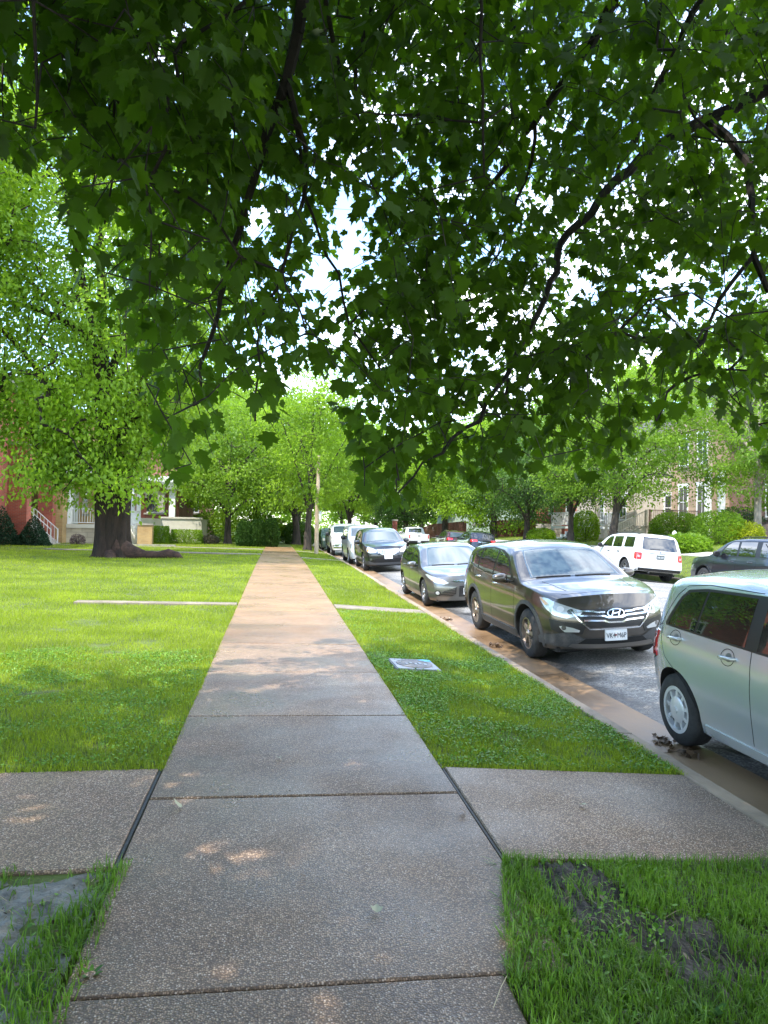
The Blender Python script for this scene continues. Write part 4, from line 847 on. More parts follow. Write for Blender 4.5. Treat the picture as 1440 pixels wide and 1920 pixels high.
class Car:
    """nose at local -Y, ground at z=0, s runs from the nose (0) to the tail (L)"""
    def __init__(c, name, label, cat, sp, paintm, loc, rotz=0, lean=0, group=None):
        c.sp = sp; c.L, c.W, c.H, c.wb, c.fo = sp['dim']; c.r = sp['r']; c.off = c.fo+c.wb/2
        c.root = thing(name, label, cat, loc, (0, lean, rotz), group); c.paint = paintm
        c.top = lin(sp['top'], sp.get('tsm', .05)); c.belt = lin(sp['belt'], .08); c.bot = lin(sp['bot'], .06)
        c.ff = lin(sp.get('ffront', [(.2, .10), (.4, .0), (.6, 0), (.8, .05), (1.1, .16)]), .05)
        c.fr = lin(sp.get('frear', [(.2, .10), (.45, .0), (.65, 0), (.8, .05), (1.1, .10)]), .05)
        c.Bf = sp.get('bf', .20); c.Br = sp.get('br', .12); c.tf, c.tr_ = sp.get('tf', .13), sp.get('tr', .07)
        c.sideprof = lin(sp.get('side', [(0, .93), (.12, .97), (.45, 1.0), (.75, .992), (.9, .975), (1, .945)]), .03)
        c.tum = sp.get('tum', .30); c.body()
    def body(c):
        L_, W_ = c.L, c.W; a0, a1 = c.Bf, L_-c.Br
        u = np.linspace(0, 1, 101); s = a0+(a1-a0)*(u+ -.045*np.sin(2*np.pi*u)*1.0)
        s = np.unique(np.concatenate([s, [a0, a1]])); ns = len(s)
        nb, nsd, nt_ = 8, 16, 12
        fj = np.linspace(0, 1, nt_)       # fraction across, centre -> edge
        rows = []
        for x in s:
            zb = float(c.bot(x)); zt = float(c.top(x)); zs = min(float(c.belt(x)), zt-.035)
            tf = c.tf*max(0, (c.fo+.1-x)/(c.fo+.1-a0))**2.2 if x < c.fo+.1 else 0
            xr = L_-c.fo-c.wb; tr_ = c.tr_*max(0, (x-(L_-xr))/(xr-c.Br))**2.0 if x > L_-xr else 0
            w = W_/2*(1-tf-tr_)
            side = []
            for h in np.linspace(0, 1, nsd):
                side.append((w*float(c.sideprof(h)), zb+h*(zs-zb)))
            ys = side[-1][0]; dz = zt-zs; cw = min(c.sp.get('crown', .055), .55*dz); ze = zt-cw; yr = max(.3*ys, ys-c.tum*(ze-zs)-.25*c.tum*max(0, (ze-zs)-.2))
            rad = .16 if dz > .2 else .35
            for t in np.linspace(.12, 1-rad, 8 if True else 3): side.append((ys+(yr-ys)*t*(.8+.2*t), zs+(ze-zs)*t))
            p0 = side[-1]; p1 = (yr, ze); y2 = yr*(1-.17); p2 = (y2, zt-cw*(y2/yr)**2)
            for t in (.25, .5, .75, 1.0):
                side.append(((1-t)**2*p0[0]+2*t*(1-t)*p1[0]+t*t*p2[0], (1-t)**2*p0[1]+2*t*(1-t)*p1[1]+t*t*p2[1]))
            yT, zT = side[-1]
            top_ = [(yT*f, zt-cw*(yT*f/yr)**2) for f in fj[::-1][1:]]
            botm = [(side[0][0]*f, zb-.0) for f in fj[:-1]]
            rows.append(botm+side+top_)
        K = len(rows[0]); nB = len(fj)-1; nS = K-nB-(nt_-1)
        def place(x, y, z, yw):
            wf = math.exp(-max(0, x-a0)/.28); wr = math.exp(-max(0, a1-x)/.22)
            q = 1-min(1, abs(y)/max(yw, .01))**2.4
            return (x-c.Bf*q*wf+float(c.ff(z))*wf*.9 - (0), x+c.Br*q*wr-float(c.fr(z))*wr)[0] if x < L_/2 else x+c.Br*q*wr-float(c.fr(z))*wr
        V = []; F = []
        def add(x, y, z, yw): V.append((y, place(x, y, z, yw)-c.off, z)); return len(V)-1
        G = []
        for i, x in enumerate(s):
            yw = max(p[0] for p in rows[i]); col = []
            for (y, z) in rows[i]: col.append(add(x, y, z, yw))
            colm = []
            for (y, z) in rows[i]: colm.append(add(x, -y, z, yw))
            G.append((col, colm))
        for i in range(ns-1):
            for k in range(K-1):
                a, b = G[i][0], G[i+1][0]; F.append((a[k], a[k+1], b[k+1], b[k]))
                a, b = G[i][1], G[i+1][1]; F.append((a[k+1], a[k], b[k], b[k+1]))
        for end in (0, ns-1):
            R_ = rows[end]; x = s[end]; yw = max(p[0] for p in R_); grid = []
            S_ = R_[nB:nB+nS]; zt0 = R_[-1][1]
            for i, (y, z) in enumerate(S_):
                g = []; h = i/(nS-1)
                full = [-f for f in fj[::-1]][:-1]+list(fj)
                for f in full:
                    yy = y*f; ztop = None
                    # top row follows the bonnet or roof curve
                    idx_ = K-1-int(round(abs(f)*(nt_-1))); zc = R_[idx_][1]
                    zz = z+(zc-S_[-1][1])*(h**3)
                    g.append(add(x, yy, zz, yw))
                grid.append(g)
            for i in range(len(grid)-1):
                for k in range(len(grid[0])-1):
                    q = (grid[i][k], grid[i][k+1], grid[i+1][k+1], grid[i+1][k]); F.append(q if end == 0 else q[::-1])
        me = bpy.data.meshes.new('body'); me.from_pydata(V, [], F)
        bm = bmesh.new(); bm.from_mesh(me); bmesh.ops.remove_doubles(bm, verts=bm.verts, dist=.0006)
        bmesh.ops.recalc_face_normals(bm, faces=bm.faces); bm.to_mesh(me)
        c.bvh = BVHTree.FromBMesh(bm); bm.free()
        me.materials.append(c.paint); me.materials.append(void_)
        o = bpy.data.objects.new('body', me); COL.objects.link(o); c.bodyo = o
        # wheel openings
        cb = MB()
        for ax in (c.fo, c.fo+c.wb):
            for sd_ in (-1, 1):
                n = 40; ra = c.r+c.sp.get('gap', .055); y0_, y1_ = sd_*(c.W/2-.30), sd_*(c.W/2+.2)
                ring = [(math.cos(2*math.pi*k/n)*ra, math.sin(2*math.pi*k/n)*ra*1.0+c.r+.01) for k in range(n)]
                vs = [(y0_, a_+ax-c.off, z_) for a_, z_ in ring]+[(y1_, a_+ax-c.off, z_) for a_, z_ in ring]
                fs = [tuple(range(n)), tuple(reversed(range(n, 2*n)))]+[(k, n+k, n+(k+1) % n, (k+1) % n) for k in range(n)]
                cb.add(vs, fs)
        if 'bed' in c.sp:
            s0, s1, zf = c.sp['bed']; cb.box((-c.W/2+.13, s0-c.off, zf), (c.W/2-.13, s1-c.off, 3))
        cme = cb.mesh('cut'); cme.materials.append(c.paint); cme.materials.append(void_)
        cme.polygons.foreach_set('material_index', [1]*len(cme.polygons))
        bm = bmesh.new(); bm.from_mesh(cme); bmesh.ops.recalc_face_normals(bm, faces=bm.faces); bm.to_mesh(cme); bm.free()
        co = bpy.data.objects.new('cut', cme); COL.objects.link(co)
        md = o.modifiers.new('b', 'BOOLEAN'); md.operation = 'DIFFERENCE'; md.object = co; md.solver = 'EXACT'
        try: md.material_mode = 'INDEX'
        except Exception: pass
        dg = bpy.context.evaluated_depsgraph_get(); ev = o.evaluated_get(dg); nm = bpy.data.meshes.new_from_object(ev)
        o.modifiers.clear(); bpy.data.objects.remove(co); nm.name = 'body'; o.data = nm
        for p in nm.polygons: p.use_smooth = True
        nm.set_sharp_from_angle(angle=R(38)); o.parent = c.root
    # ---- projection of drawn shapes onto the body
    def hit(c, u, v, mode):
        if mode in ('R', 'L'): sd_ = 1 if mode == 'R' else -1; o_, d = Vector((sd_*3, u-c.off, v)), Vector((-sd_, 0, 0))
        elif mode == 'F': o_, d = Vector((u, -5, v)), Vector((0, 1, 0))
        elif mode == 'B': o_, d = Vector((u, 5, v)), Vector((0, -1, 0))
        elif mode == 'T': o_, d = Vector((u, v-c.off, 4)), Vector((0, 0, -1))
        else:  # diagonal: 'DFR','DFL','DBR','DBL' u measured across the ray
            sd_ = 1 if mode[2] == 'R' else -1; fr = -1 if mode[1] == 'F' else 1
            d = Vector((-sd_*.62, -fr*.785, 0)); a = Vector((.785*1, -fr*sd_*.62*1, 0)); a = Vector((.785, -sd_*fr*.62, 0))
            base = Vector((sd_*(c.W/2-.25), fr*(c.off-.15 if fr < 0 else c.L-c.off-.15), 0))
            o_ = base+a*u+Vector((0, 0, v))-d*2
        h_ = c.bvh.ray_cast(o_, d)
        return h_[0], h_[1]
    def decal(c, name, poly, mode, m_, off=.004, parent=None, fine=.05, closed=True, hole=None):
        pts = [Vector((p[0], p[1], 0)) for p in poly]
        bm = bmesh.new(); vs = [bm.verts.new(p) for p in pts]; bm.faces.new(vs); bmesh.ops.triangulate(bm, faces=bm.faces[:])
        for _ in range(6):
            E_ = [e for e in bm.edges if e.calc_length() > fine]
            if not E_: break
            bmesh.ops.subdivide_edges(bm, edges=E_, cuts=1); bmesh.ops.triangulate(bm, faces=bm.faces[:])
        bad = []
        for v in bm.verts:
            p, n_ = c.hit(v.co.x, v.co.y, mode)
            if p is None: bad.append(v); continue
            v.co = p+n_*off
        if bad: bmesh.ops.delete(bm, geom=bad, context='VERTS')
        if not bm.faces: bm.free(); return None
        bmesh.ops.recalc_face_normals(bm, faces=bm.faces)
        f0 = max(bm.faces, key=lambda f: f.calc_area()); cen = Vector((0, c.fo-c.off+c.wb*.5, .6)); 
        if f0.normal.dot(f0.calc_center_median()-cen) < 0: bmesh.ops.reverse_faces(bm, faces=bm.faces)
        # edge going down to the body
        be = [e for e in bm.edges if e.is_boundary]; bm.normal_update()
        nrm = {v: v.normal.copy() for e in be for v in e.verts}
        r = bmesh.ops.extrude_edge_only(bm, edges=be); nv = [g for g in r['geom'] if isinstance(g, bmesh.types.BMVert)]
        for v in nv:
            src = min(nrm, key=lambda q: (q.co-v.co).length_squared) if len(nrm) < 60 else None
            n_ = nrm[src] if src else v.normal
            v.co = v.co-n_*(off+.001) if src else v.co
        me = bpy.data.meshes.new(name); bm.to_mesh(me); bm.free()
        for p in me.polygons: p.use_smooth = True
        me.set_sharp_from_angle(angle=R(40))
        return link(name, me, m_, parent or c.root)
    def strip(c, mb, line, mode, w, off=.003, th=None, fine=.04, wdir=None):
        """ribbon or bead of width w following a drawn line on the body"""
        P_ = []
        for a, b in zip(line[:-1], line[1:]):
            n = max(1, int(math.hypot(b[0]-a[0], b[1]-a[1])/fine))
            P_ += [(a[0]+(b[0]-a[0])*k/n, a[1]+(b[1]-a[1])*k/n) for k in range(n)]
        P_.append(line[-1]); H = []
        for p in P_:
            h_ = c.hit(p[0], p[1], mode)
            if h_[0] is not None: H.append((h_[0]+h_[1]*off, h_[1]))
        if len(H) < 2: return
        th = off if th is None else th; vs = []; fs = []
        for i, (p, n_) in enumerate(H):
            t = (H[min(i+1, len(H)-1)][0]-H[max(i-1, 0)][0]).normalized(); s_ = n_.cross(t).normalized()*w/2
            vs += [p-s_-n_*(off+.002), p-s_, p+s_, p+s_-n_*(off+.002)]
        for i in range(len(H)-1):
            b = i*4
            for k in range(3): fs.append((b+k, b+k+1, b+k+5, b+k+4))
        mb.add(vs, fs)
    def both(c, name, poly, m_, off=.004, parent=None, **kw):
        return [c.decal(name, poly, sd_, m_, off, parent, **kw) for sd_ in c.sides]
    sides = ('L', 'R')
    def wheels(c, rimf, tw=.22):
        r = c.r; rr = c.sp['rim']
        prof = [(-.5, rr), (-.5, rr+.02), (-.46, r-.03), (-.36, r-.006), (-.2, r), (.2, r), (.36, r-.006), (.46, r-.03), (.5, rr+.02), (.5, rr), (.42, rr-.012), (-.42, rr-.012)]
        n = 40; mbt = MB(); vs = []; fs = []
        for (a, q) in prof:
            for k in range(n): t = 2*math.pi*k/n; vs.append((a*tw, math.cos(t)*q, math.sin(t)*q))
        m_ = len(prof)
        for i in range(m_):
            for k in range(n):
                i2 = (i+1) % m_; k2 = (k+1) % n; fs.append((i*n+k, i*n+k2, i2*n+k2, i2*n+k))
        mbt.add(vs, fs)
        tme = mbt.mesh('wheel', smooth=50); tme.materials.append(rubber)
        bm = bmesh.new(); bm.from_mesh(tme); bmesh.ops.recalc_face_normals(bm, faces=bm.faces); bm.to_mesh(tme); bm.free()
        rme = rimf(rr, tw)
        for ax in (c.fo, c.fo+c.wb):
            for sd_ in (-1, 1):
                w = bpy.data.objects.new('wheel', tme); COL.objects.link(w); w.parent = c.root; w.location = (sd_*(c.W/2-.022-tw/2), ax-c.off, r)
                w.rotation_euler = (random.random()*3, 0, 0 if sd_ > 0 else math.pi)
                q = bpy.data.objects.new('rim', rme); COL.objects.link(q); q.parent = w
    def mirror_(c, s, z, m_, w=.24, h=.15, yoff=.03, big=1):
        for sd_ in (1, -1):
            p, n_ = c.hit(s, z-.03, 'R' if sd_ > 0 else 'L')
            if p is None: continue
            bm = bmesh.new(); bmesh.ops.create_icosphere(bm, subdivisions=3, radius=1)
            for v in bm.verts:
                x, y, q = v.co; 
                x = math.copysign(abs(x)**.75, x); q = math.copysign(abs(q)**.7, q)
                y = math.copysign(abs(y)**.8, y)*(.55 if y > 0 else 1.0)
                v.co = Vector((x*w/2*big*(1-.12*max(0, -q)), y*.075, q*h/2*(1-.15*x*sd_))) 
            me = bpy.data.meshes.new('mirror'); bm.to_mesh(me); bm.free()
            for f in me.polygons: f.use_smooth = True
            o = link('mirror', me, m_, c.root); o.location = (p.x+sd_*(w/2*big+yoff), p.y-.02, z+.05); o.rotation_euler = (0, 0, sd_*.15)
            mb = MB(); mb.bar((p.x-.02*sd_, p.y, z-.0), (p.x+sd_*(.09), p.y-.01, z+.0), .10, .05); mb.box((p.x+sd_*(yoff+.02), p.y+.02, z-.005), (p.x+sd_*(yoff+w*big-.03), p.y+.036, z+.10))
            q = mb.build('mirror_arm', blk, o, bevel=.004); q.matrix_parent_inverse = Matrix.LocRotScale(o.location, o.rotation_euler.to_quaternion(), None).inverted()
def rim_mesh(n=10, wspoke=.030, whub=.06, m_=None, double=False, disc=0, tip=1.0, lip=.0):
    m_ = m_ or alloy
    def f(rr, tw):
        mb = MB(); x1 = tw/2-.018; N_ = 48
        def ring(r0, r1, xa, xb):
            vs = []
            for (q, xx) in ((r0, xb), (r1, xb), (r1, xa), (r0, xa)):
                for k in range(N_): t = 2*math.pi*k/N_; vs.append((xx, math.cos(t)*q, math.sin(t)*q))
            fs = []
            for i in range(4):
                for k in range(N_): fs.append((i*N_+k, ((i+1) % 4)*N_+k, ((i+1) % 4)*N_+(k+1) % N_, i*N_+(k+1) % N_))
            mb.add(vs, fs)
        ring(rr-.018-lip, rr+.003, x1-.12 if not lip else x1-.03, x1+.012)
        mb.cur = 1
        vs = [(x1-.10, math.cos(2*math.pi*k/N_)*(rr-.01), math.sin(2*math.pi*k/N_)*(rr-.01)) for k in range(N_)]; mb.add(vs, [tuple(range(N_))])
        mb.cur = 2; ring(.03, rr*.62, x1-.075, x1-.06)      # brake disc
        mb.cur = 0
        r_in = disc or .045
        for k in range(n):
            angs = [2*math.pi*k/n] if not double else [2*math.pi*k/n-.13, 2*math.pi*k/n+.13]
            for t in angs:
                d = Vector((0, math.cos(t), math.sin(t))); s_ = Vector((0, -math.sin(t), math.cos(t)))
                t0 = 2*math.pi*k/n; d0 = Vector((0, math.cos(t0), math.sin(t0)))
                a = d0*(r_in-.012); b = d*(rr-.008)*tip
                w0, w1 = wspoke/2, wspoke/2*1.15; xo, xi = x1+.002, x1-.035; xm = x1-.012
                vs = [(xi, *(a-s_*w0).yz), (xi, *(a+s_*w0).yz), (xo, *(a+s_*w0*.7).yz), (xo, *(a-s_*w0*.7).yz), (xi-.01, *(b-s_*w1).yz), (xi-.01, *(b+s_*w1).yz), (xm+.005, *(b+s_*w1*.7).yz), (xm+.005, *(b-s_*w1*.7).yz)]
                mb.add(vs, [(0, 1, 2, 3), (7, 6, 5, 4), (0, 4, 5, 1), (1, 5, 6, 2), (2, 6, 7, 3), (3, 7, 4, 0)])
        # hub
        R_ = max(whub, disc); vs = []; pr = [(R_, x1-.03), (R_, x1), (R_*.85, x1+.012), (.032, x1+.016), (.028, x1+.024), (0.001, x1+.026)]
        for q, xx in pr:
            for k in range(N_): t = 2*math.pi*k/N_; vs.append((xx, math.cos(t)*q, math.sin(t)*q))
        fs = []
        for i in range(len(pr)-1):
            for k in range(N_): fs.append((i*N_+k, (i+1)*N_+k, (i+1)*N_+(k+1) % N_, i*N_+(k+1) % N_))
        mb.add(vs, fs)
        me = mb.mesh('rim', smooth=35); me.materials.append(m_); me.materials.append(void_); me.materials.append(cladm)
        bm = bmesh.new(); bm.from_mesh(me); bmesh.ops.recalc_face_normals(bm, faces=bm.faces); bm.to_mesh(me); bm.free()
        return me
    return f
def text_mesh(txt, size, name='lettering', ext=.001, bold=0):
    cu = bpy.data.curves.new('t', 'FONT'); cu.body = txt; cu.size = size; cu.align_x = 'CENTER'; cu.align_y = 'CENTER'; cu.extrude = ext; cu.offset = bold
    o = bpy.data.objects.new('t', cu); COL.objects.link(o); dg = bpy.context.evaluated_depsgraph_get()
    me = bpy.data.meshes.new_from_object(o.evaluated_get(dg)); bpy.data.objects.remove(o); me.name = name; return me
def plate(c, s_front, z, txt, w=.31, h=.155, y=None, m_=None, x=0, size=.085, inkm=None):
    """number plate on the nose (s_front=True) or tail"""
    p, n_ = c.hit(x, z, 'F' if s_front else 'B'); yy = p.y+(-.012 if s_front else .012)
    for dx in (-.14, .14):
        q = c.hit(x+dx, z, 'F' if s_front else 'B')[0]
        if q is not None: yy = min(yy, q.y-.012) if s_front else max(yy, q.y+.012)
    mb = MB(); mb.box((-w/2, -.006, -h/2), (w/2, .02, h/2)); o = mb.build('number_plate', m_ or platew, c.root, bevel=.004); o.location = (x, yy, z)
    if not s_front: o.rotation_euler = (0, 0, math.pi)
    me = text_mesh(txt, size, 'lettering'); t = link('lettering', me, inkm or plateb, o); t.rotation_euler = (R(90), 0, 0); t.location = (0, -.0085, -.008); t.scale = (.86, 1.15, 1)
    return o
def ellipse(cx, cz, a, b, n=24, rot=0): return [(cx+a*math.cos(2*math.pi*k/n)*math.cos(rot)-b*math.sin(2*math.pi*k/n)*math.sin(rot), cz+a*math.cos(2*math.pi*k/n)*math.sin(rot)+b*math.sin(2*math.pi*k/n)*math.cos(rot)) for k in range(n)]
def sym(poly): return poly+[(-x, z) for x, z in reversed(poly) if abs(x) > 1e-6]
seamm = mat('panel_gap', (.004, .004, .004), .9)
def common(c, dlo, panes, wsc, rearg=None, seams=(), sills=None, clad=None, handles=(), glassm=None, dlom=None):
    """side glazing, windscreen, rear glass, shut lines, handles"""
    for sd_ in ('L', 'R'):
        f = c.decal('window_surround', dlo, sd_, dlom or blk, .003)
        for i, p in enumerate(panes):
            c.decal('window', p, sd_, glassm[i] if isinstance(glassm, list) else (glassm or glass), .006, f)
    c.decal('windscreen', wsc, 'T', windsh, .004)
    if rearg: c.decal('rear_window', rearg, 'B', tint, .005)
    for sd_ in ('L', 'R'):
        for line in seams:
            mb = MB(); c.strip(mb, line, sd_, .007, .0012)
            if mb.v: mb.build('panel_gap', seamm, c.bodyo)
    for (s, z) in handles:
        for sd_ in ('L', 'R'):
            p, n_ = c.hit(s, z, sd_); mb = MB(); sg = 1 if sd_ == 'R' else -1
            x = p.x+sg*.026; mb.tube([(p.x-.01*sg, p.y-.09, z+.004), (x, p.y-.075, z+.004), (x+sg*.004, p.y, z), (x, p.y+.075, z-.004), (p.x-.01*sg, p.y+.095, z-.004)], [.012, .014, .015, .014, .012], 8)
            mb.build('door_handle', c.hm, c.root, smooth=50)
def arches(c, m_, w=.05, extra=.0, name='arch_trim', sd=('L', 'R')):
    for ax in (c.fo, c.fo+c.wb):
        ra = c.r+c.sp.get('gap', .055)+w/2+.003; zl = float(c.bot(ax))+.03
        a0_ = math.asin(min(1, max(-.9, (zl-c.r-.01)/ra)))
        L_ = [(ax+math.cos(t)*ra, c.r+.01+math.sin(t)*ra) for t in np.linspace(a0_, math.pi-a0_, 40)]
        for s_ in sd: mb = MB(); c.strip(mb, L_, s_, w, .012+extra); mb.build(name, m_, c.root, smooth=40)
def underside(c):
    mb = MB(); z = float(c.bot(c.L/2)); mb.box((-c.W/2+.18, c.fo-c.off+.1, z-.05), (c.W/2-.18, c.fo+c.wb-c.off-.1, z+.02)); mb.box((-c.W/2+.2, -c.off+.25, z-.03), (c.W/2-.2, c.L-c.off-.25, z+.03))
    mb.tube([(-c.W/2+.2, c.fo-c.off, c.r-.02), (c.W/2-.2, c.fo-c.off, c.r-.02)], .05, 8); mb.tube([(-c.W/2+.2, c.fo+c.wb-c.off, c.r-.02), (c.W/2-.2, c.fo+c.wb-c.off, c.r-.02)], .06, 8)
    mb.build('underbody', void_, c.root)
NEARG = 'cars parked along the near kerb'; FARG = 'cars parked along the far kerb'
def ry(x): return road_z(x)
def near_lean(x): return -math.atan((ry(x+.8)-ry(x-.8))/1.6)
# ---------------- dark bronze crossover (the main car)
SUV = dict(dim=(4.69, 1.88, 1.69, 2.70, .92), r=.365, rim=.235, bf=.26, br=.12, tf=.15, tr=.08, tum=.30, crown=.06, gap=.06,
  top=[(0, .93), (.22, .985), (.45, 1.045), (.8, 1.10), (1.12, 1.135), (1.22, 1.155), (1.95, 1.565), (2.25, 1.635), (2.8, 1.67), (3.4, 1.66), (3.9, 1.61), (4.22, 1.53), (4.50, 1.10), (4.62, .98), (4.8, .96)], tsm=.045,
  belt=[(0, .80), (.35, .90), (.9, 1.02), (1.3, 1.055), (2.2, 1.07), (3.2, 1.12), (3.9, 1.19), (4.4, 1.12), (4.69, .92)],
  bot=[(0, .27), (.3, .23), (.6, .22), (1.4, .225), (3.2, .23), (4.1, .26), (4.69, .34)],
  ffront=[(.15, .13), (.3, .05), (.45, .01), (.62, 0), (.8, .035), (.95, .09), (1.1, .15)])
bronze = paint('bronze_paint', (.075, .064, .053), .65, .28)
sx_ = 3.60+.94; fy = 9.9
c = Car('crossover', 'dark bronze crossover facing the camera, its plate reading VK4 M6P', 'car', SUV, bronze, (sx_, fy+SUV['dim'][3]/2, ry(sx_)+.0), 0, near_lean(sx_), NEARG); SF = c
c.hm = chrome
dlo = [(1.52, 1.10), (2.02, 1.44), (2.35, 1.535), (2.9, 1.57), (3.4, 1.545), (3.80, 1.46), (4.02, 1.36), (3.93, 1.25), (3.6, 1.175), (3.0, 1.125), (2.2, 1.095)]
common(c, dlo, [[(1.66, 1.13), (2.05, 1.41), (2.42, 1.515), (2.50, 1.52), (2.55, 1.13), (2.1, 1.115)], [(2.60, 1.135), (2.57, 1.525), (2.9, 1.545), (3.33, 1.52), (3.42, 1.33), (3.40, 1.165), (3.0, 1.14)], [(3.46, 1.175), (3.48, 1.34), (3.41, 1.505), (3.76, 1.43), (3.95, 1.345), (3.87, 1.26), (3.62, 1.20)]],
  [(-.70, 1.27), (0, 1.19), (.70, 1.27), (.655, 1.6), (.575, 2.0), (0, 1.93), (-.575, 2.0), (-.655, 1.6)], [(-.55, 1.45), (.55, 1.45), (.62, 1.16), (-.62, 1.16)],
  seams=[[(1.42, .98), (1.40, .7), (1.50, .36)], [(2.57, 1.10), (2.56, .7), (2.60, .33)], [(3.52, 1.15), (3.58, .95), (3.46, .72), (3.25, .45), (3.22, .33)], [(1.42, .34), (3.22, .35)]], handles=[(2.38, .985), (3.33, 1.03)], glassm=glass)
for s_ in ('L', 'R'):
    mb = MB(); c.strip(mb, [(1.50, 1.085), (2.2, 1.08), (3.0, 1.11), (3.6, 1.16), (3.97, 1.245), (4.05, 1.36)], s_, .02, .007); mb.build('window_trim', chrome, c.root)
arches(c, cladm, .06)
for s_ in ('L', 'R'):
    mb = MB(); c.strip(mb, [(1.40, .30), (2.3, .30), (3.2, .31)], s_, .12, .014); mb.build('sill_cladding', cladm, c.root)
c.decal('lower_bumper', sym([(0, .40), (.42, .40), (.60, .49), (.86, .44), (.90, .30), (.60, .27), (0, .27)])[0:], 'F', cladm, .010)
c.decal('lower_intake', sym([(0, .395), (.40, .395), (.50, .32), (0, .315)]), 'F', void_, .013)
c.decal('skid_plate', sym([(0, .315), (.56, .325), (.60, .285), (.52, .262), (0, .262)]), 'F', mat('skid_silver', (.16, .15, .14), .35, .7), .017)
g0 = c.decal('grille', [(-.56, .80), (.56, .80), (.46, .66), (.34, .545), (-.34, .545), (-.46, .66)], 'F', blk, .006)
mb = MB()
for (z, a, b) in ((.765, .14, .54), (.70, .0, .47), (.635, 0, .42)):
    for sg in (-1, 1): c.strip(mb, [(sg*max(a, .001), z-.012 if a else z-.02), (sg*(a+.10), z-.012 if a else z-.02), (sg*(a+.16), z+.003), (sg*b, z+.012)], 'F', .022, .018)
mb.build('grille_bar', chrome, g0, smooth=40)
mb = MB(); c.strip(mb, [(-.585, .80), (-.475, .645), (-.35, .525), (.35, .525), (.475, .645), (.585, .80)], 'F', .018, .016); mb.build('grille_frame', chrome, g0)
mb = MB(); c.strip(mb, [(.115*math.cos(t), .735+.055*math.sin(t)) for t in np.linspace(0, 2*math.pi, 33)], 'F', .014, .034)
c.strip(mb, [(-.060, .700), (-.032, .770)], 'F', .016, .036); c.strip(mb, [(.032, .700), (.062, .770)], 'F', .016, .036); c.strip(mb, [(-.040, .730), (.0, .735), (.042, .742)], 'F', .014, .036)
mb.build('emblem', chrome, g0)
for sd_, sg in (('DFL', -1), ('DFR', 1)):
    # u runs to the +X side for both diagonals
    def D(pts): return [(sg*u, z) for u, z in pts]
    h = c.decal('headlight', D([(-.25, .775), (-.22, .715), (-.05, .675), (.11, .71), (.24, .79), (.34, .89), (.365, .945), (.22, .935), (.05, .875), (-.12, .82)]), sd_, lamp_c, .007)
    c.decal('projector', D(ellipse(-.10, .765, .045, .036)), sd_, lamp_d, .011, h); c.decal('projector', D(ellipse(.035, .80, .05, .04)), sd_, whitel, .011, h)
    c.decal('indicator', D([(.20, .86), (.27, .905), (.35, .935), (.33, .90), (.26, .84)]), sd_, amber, .011, h)
    f = c.decal('fog_light_recess', D([(-.30, .60), (.02, .63), (.19, .665), (.16, .52), (.0, .44), (-.24, .455)]), sd_, blk, .007)
    c.decal('fog_light', D([(-.215, .512), (-.20, .487), (-.02, .487), (.02, .52), (.05, .565), (.0, .572), (-.12, .548)]), sd_, lamp_c, .012, f); c.decal('projector', D(ellipse(-.01, .545, .032, .032)), sd_, lamp_d, .016, f)
mb = MB()
for sg in (-1, 1): mb = MB(); c.strip(mb, [(sg*.50, .45), (sg*.54, .75), (sg*.60, 1.05)], 'T', .02, .004); mb.build('bonnet_crease', bronze, c.bodyo)
mb = MB(); c.strip(mb, [(-.62, .33), (-.4, .26), (0, .235), (.4, .26), (.62, .33)], 'T', .008, .001); mb.build('bonnet_gap', seamm, c.bodyo)
mb = MB(); c.strip(mb, [(-.62, 1.26), (-.1, 1.215)], 'T', .022, .012); mb.build('wiper', blk, c.root); mb = MB(); c.strip(mb, [(-.02, 1.21), (.55, 1.25)], 'T', .022, .012); mb.build('wiper', blk, c.root)
for sd_ in ('DBL', 'DBR'):
    sg = -1 if sd_ == 'DBL' else 1
    c.decal('tail_light', [(sg*u, z) for u, z in [(-.2, .92), (.25, .98), (.30, 1.10), (-.1, 1.06)]], sd_, redl, .007)
for i_, sd_ in enumerate(('L', 'R')):
    c.decal('side_marker', [(4.28, 1.02), (4.50, 1.0), (4.50, .93), (4.36, .93)], sd_, amber, .007)
c.mirror_(1.72, 1.075, bronze, .25, .15)
plate(c, True, .435, 'VK4 M6P'); c.wheels(rim_mesh(5, .042, .06, mat('bronze_alloy', (.36, .31, .27), .3, .8), double=True)); underside(c); c.root.scale = (1, 1, .965)
mb = MB(); mb.box((-.009, -.0095, -.012), (.009, -.006, .012)); o = mb.build('plate_sticker', redd, [q for q in c.root.children if q.name.startswith('number_plate')][0]); o.location = (-.006, 0, .0)
# ---------------- grey hatchback
HAT = dict(dim=(4.36, 1.82, 1.47, 2.65, .90), r=.325, rim=.215, bf=.24, br=.12, tf=.16, tr=.10, tum=.36, crown=.055, gap=.045,
  top=[(0, .68), (.15, .735), (.40, .82), (.75, .89), (1.0, .93), (1.08, .95), (1.95, 1.375), (2.3, 1.45), (2.8, 1.468), (3.3, 1.43), (3.75, 1.34), (4.08, 1.05), (4.25, .96), (4.4, .95)], tsm=.045,
  belt=[(0, .60), (.35, .74), (.9, .86), (1.3, .90), (2.2, .93), (3.2, .98), (3.8, 1.02), (4.36, .85)], bot=[(0, .20), (.3, .18), (1.3, .18), (3.0, .18), (3.9, .22), (4.36, .3)],
  ffront=[(.15, .10), (.25, .03), (.4, 0), (.55, .01), (.7, .07), (.85, .14)])
greyp = paint('grey_paint', (.14, .14, .135), .7, .28)
sx_ = 3.40+.91
c = Car('hatchback', 'grey hatchback facing the camera, second in the near row behind the bronze crossover', 'car', HAT, greyp, (sx_, 16.3+2.65/2, ry(sx_)), 0, near_lean(sx_), NEARG); c.hm = greyp
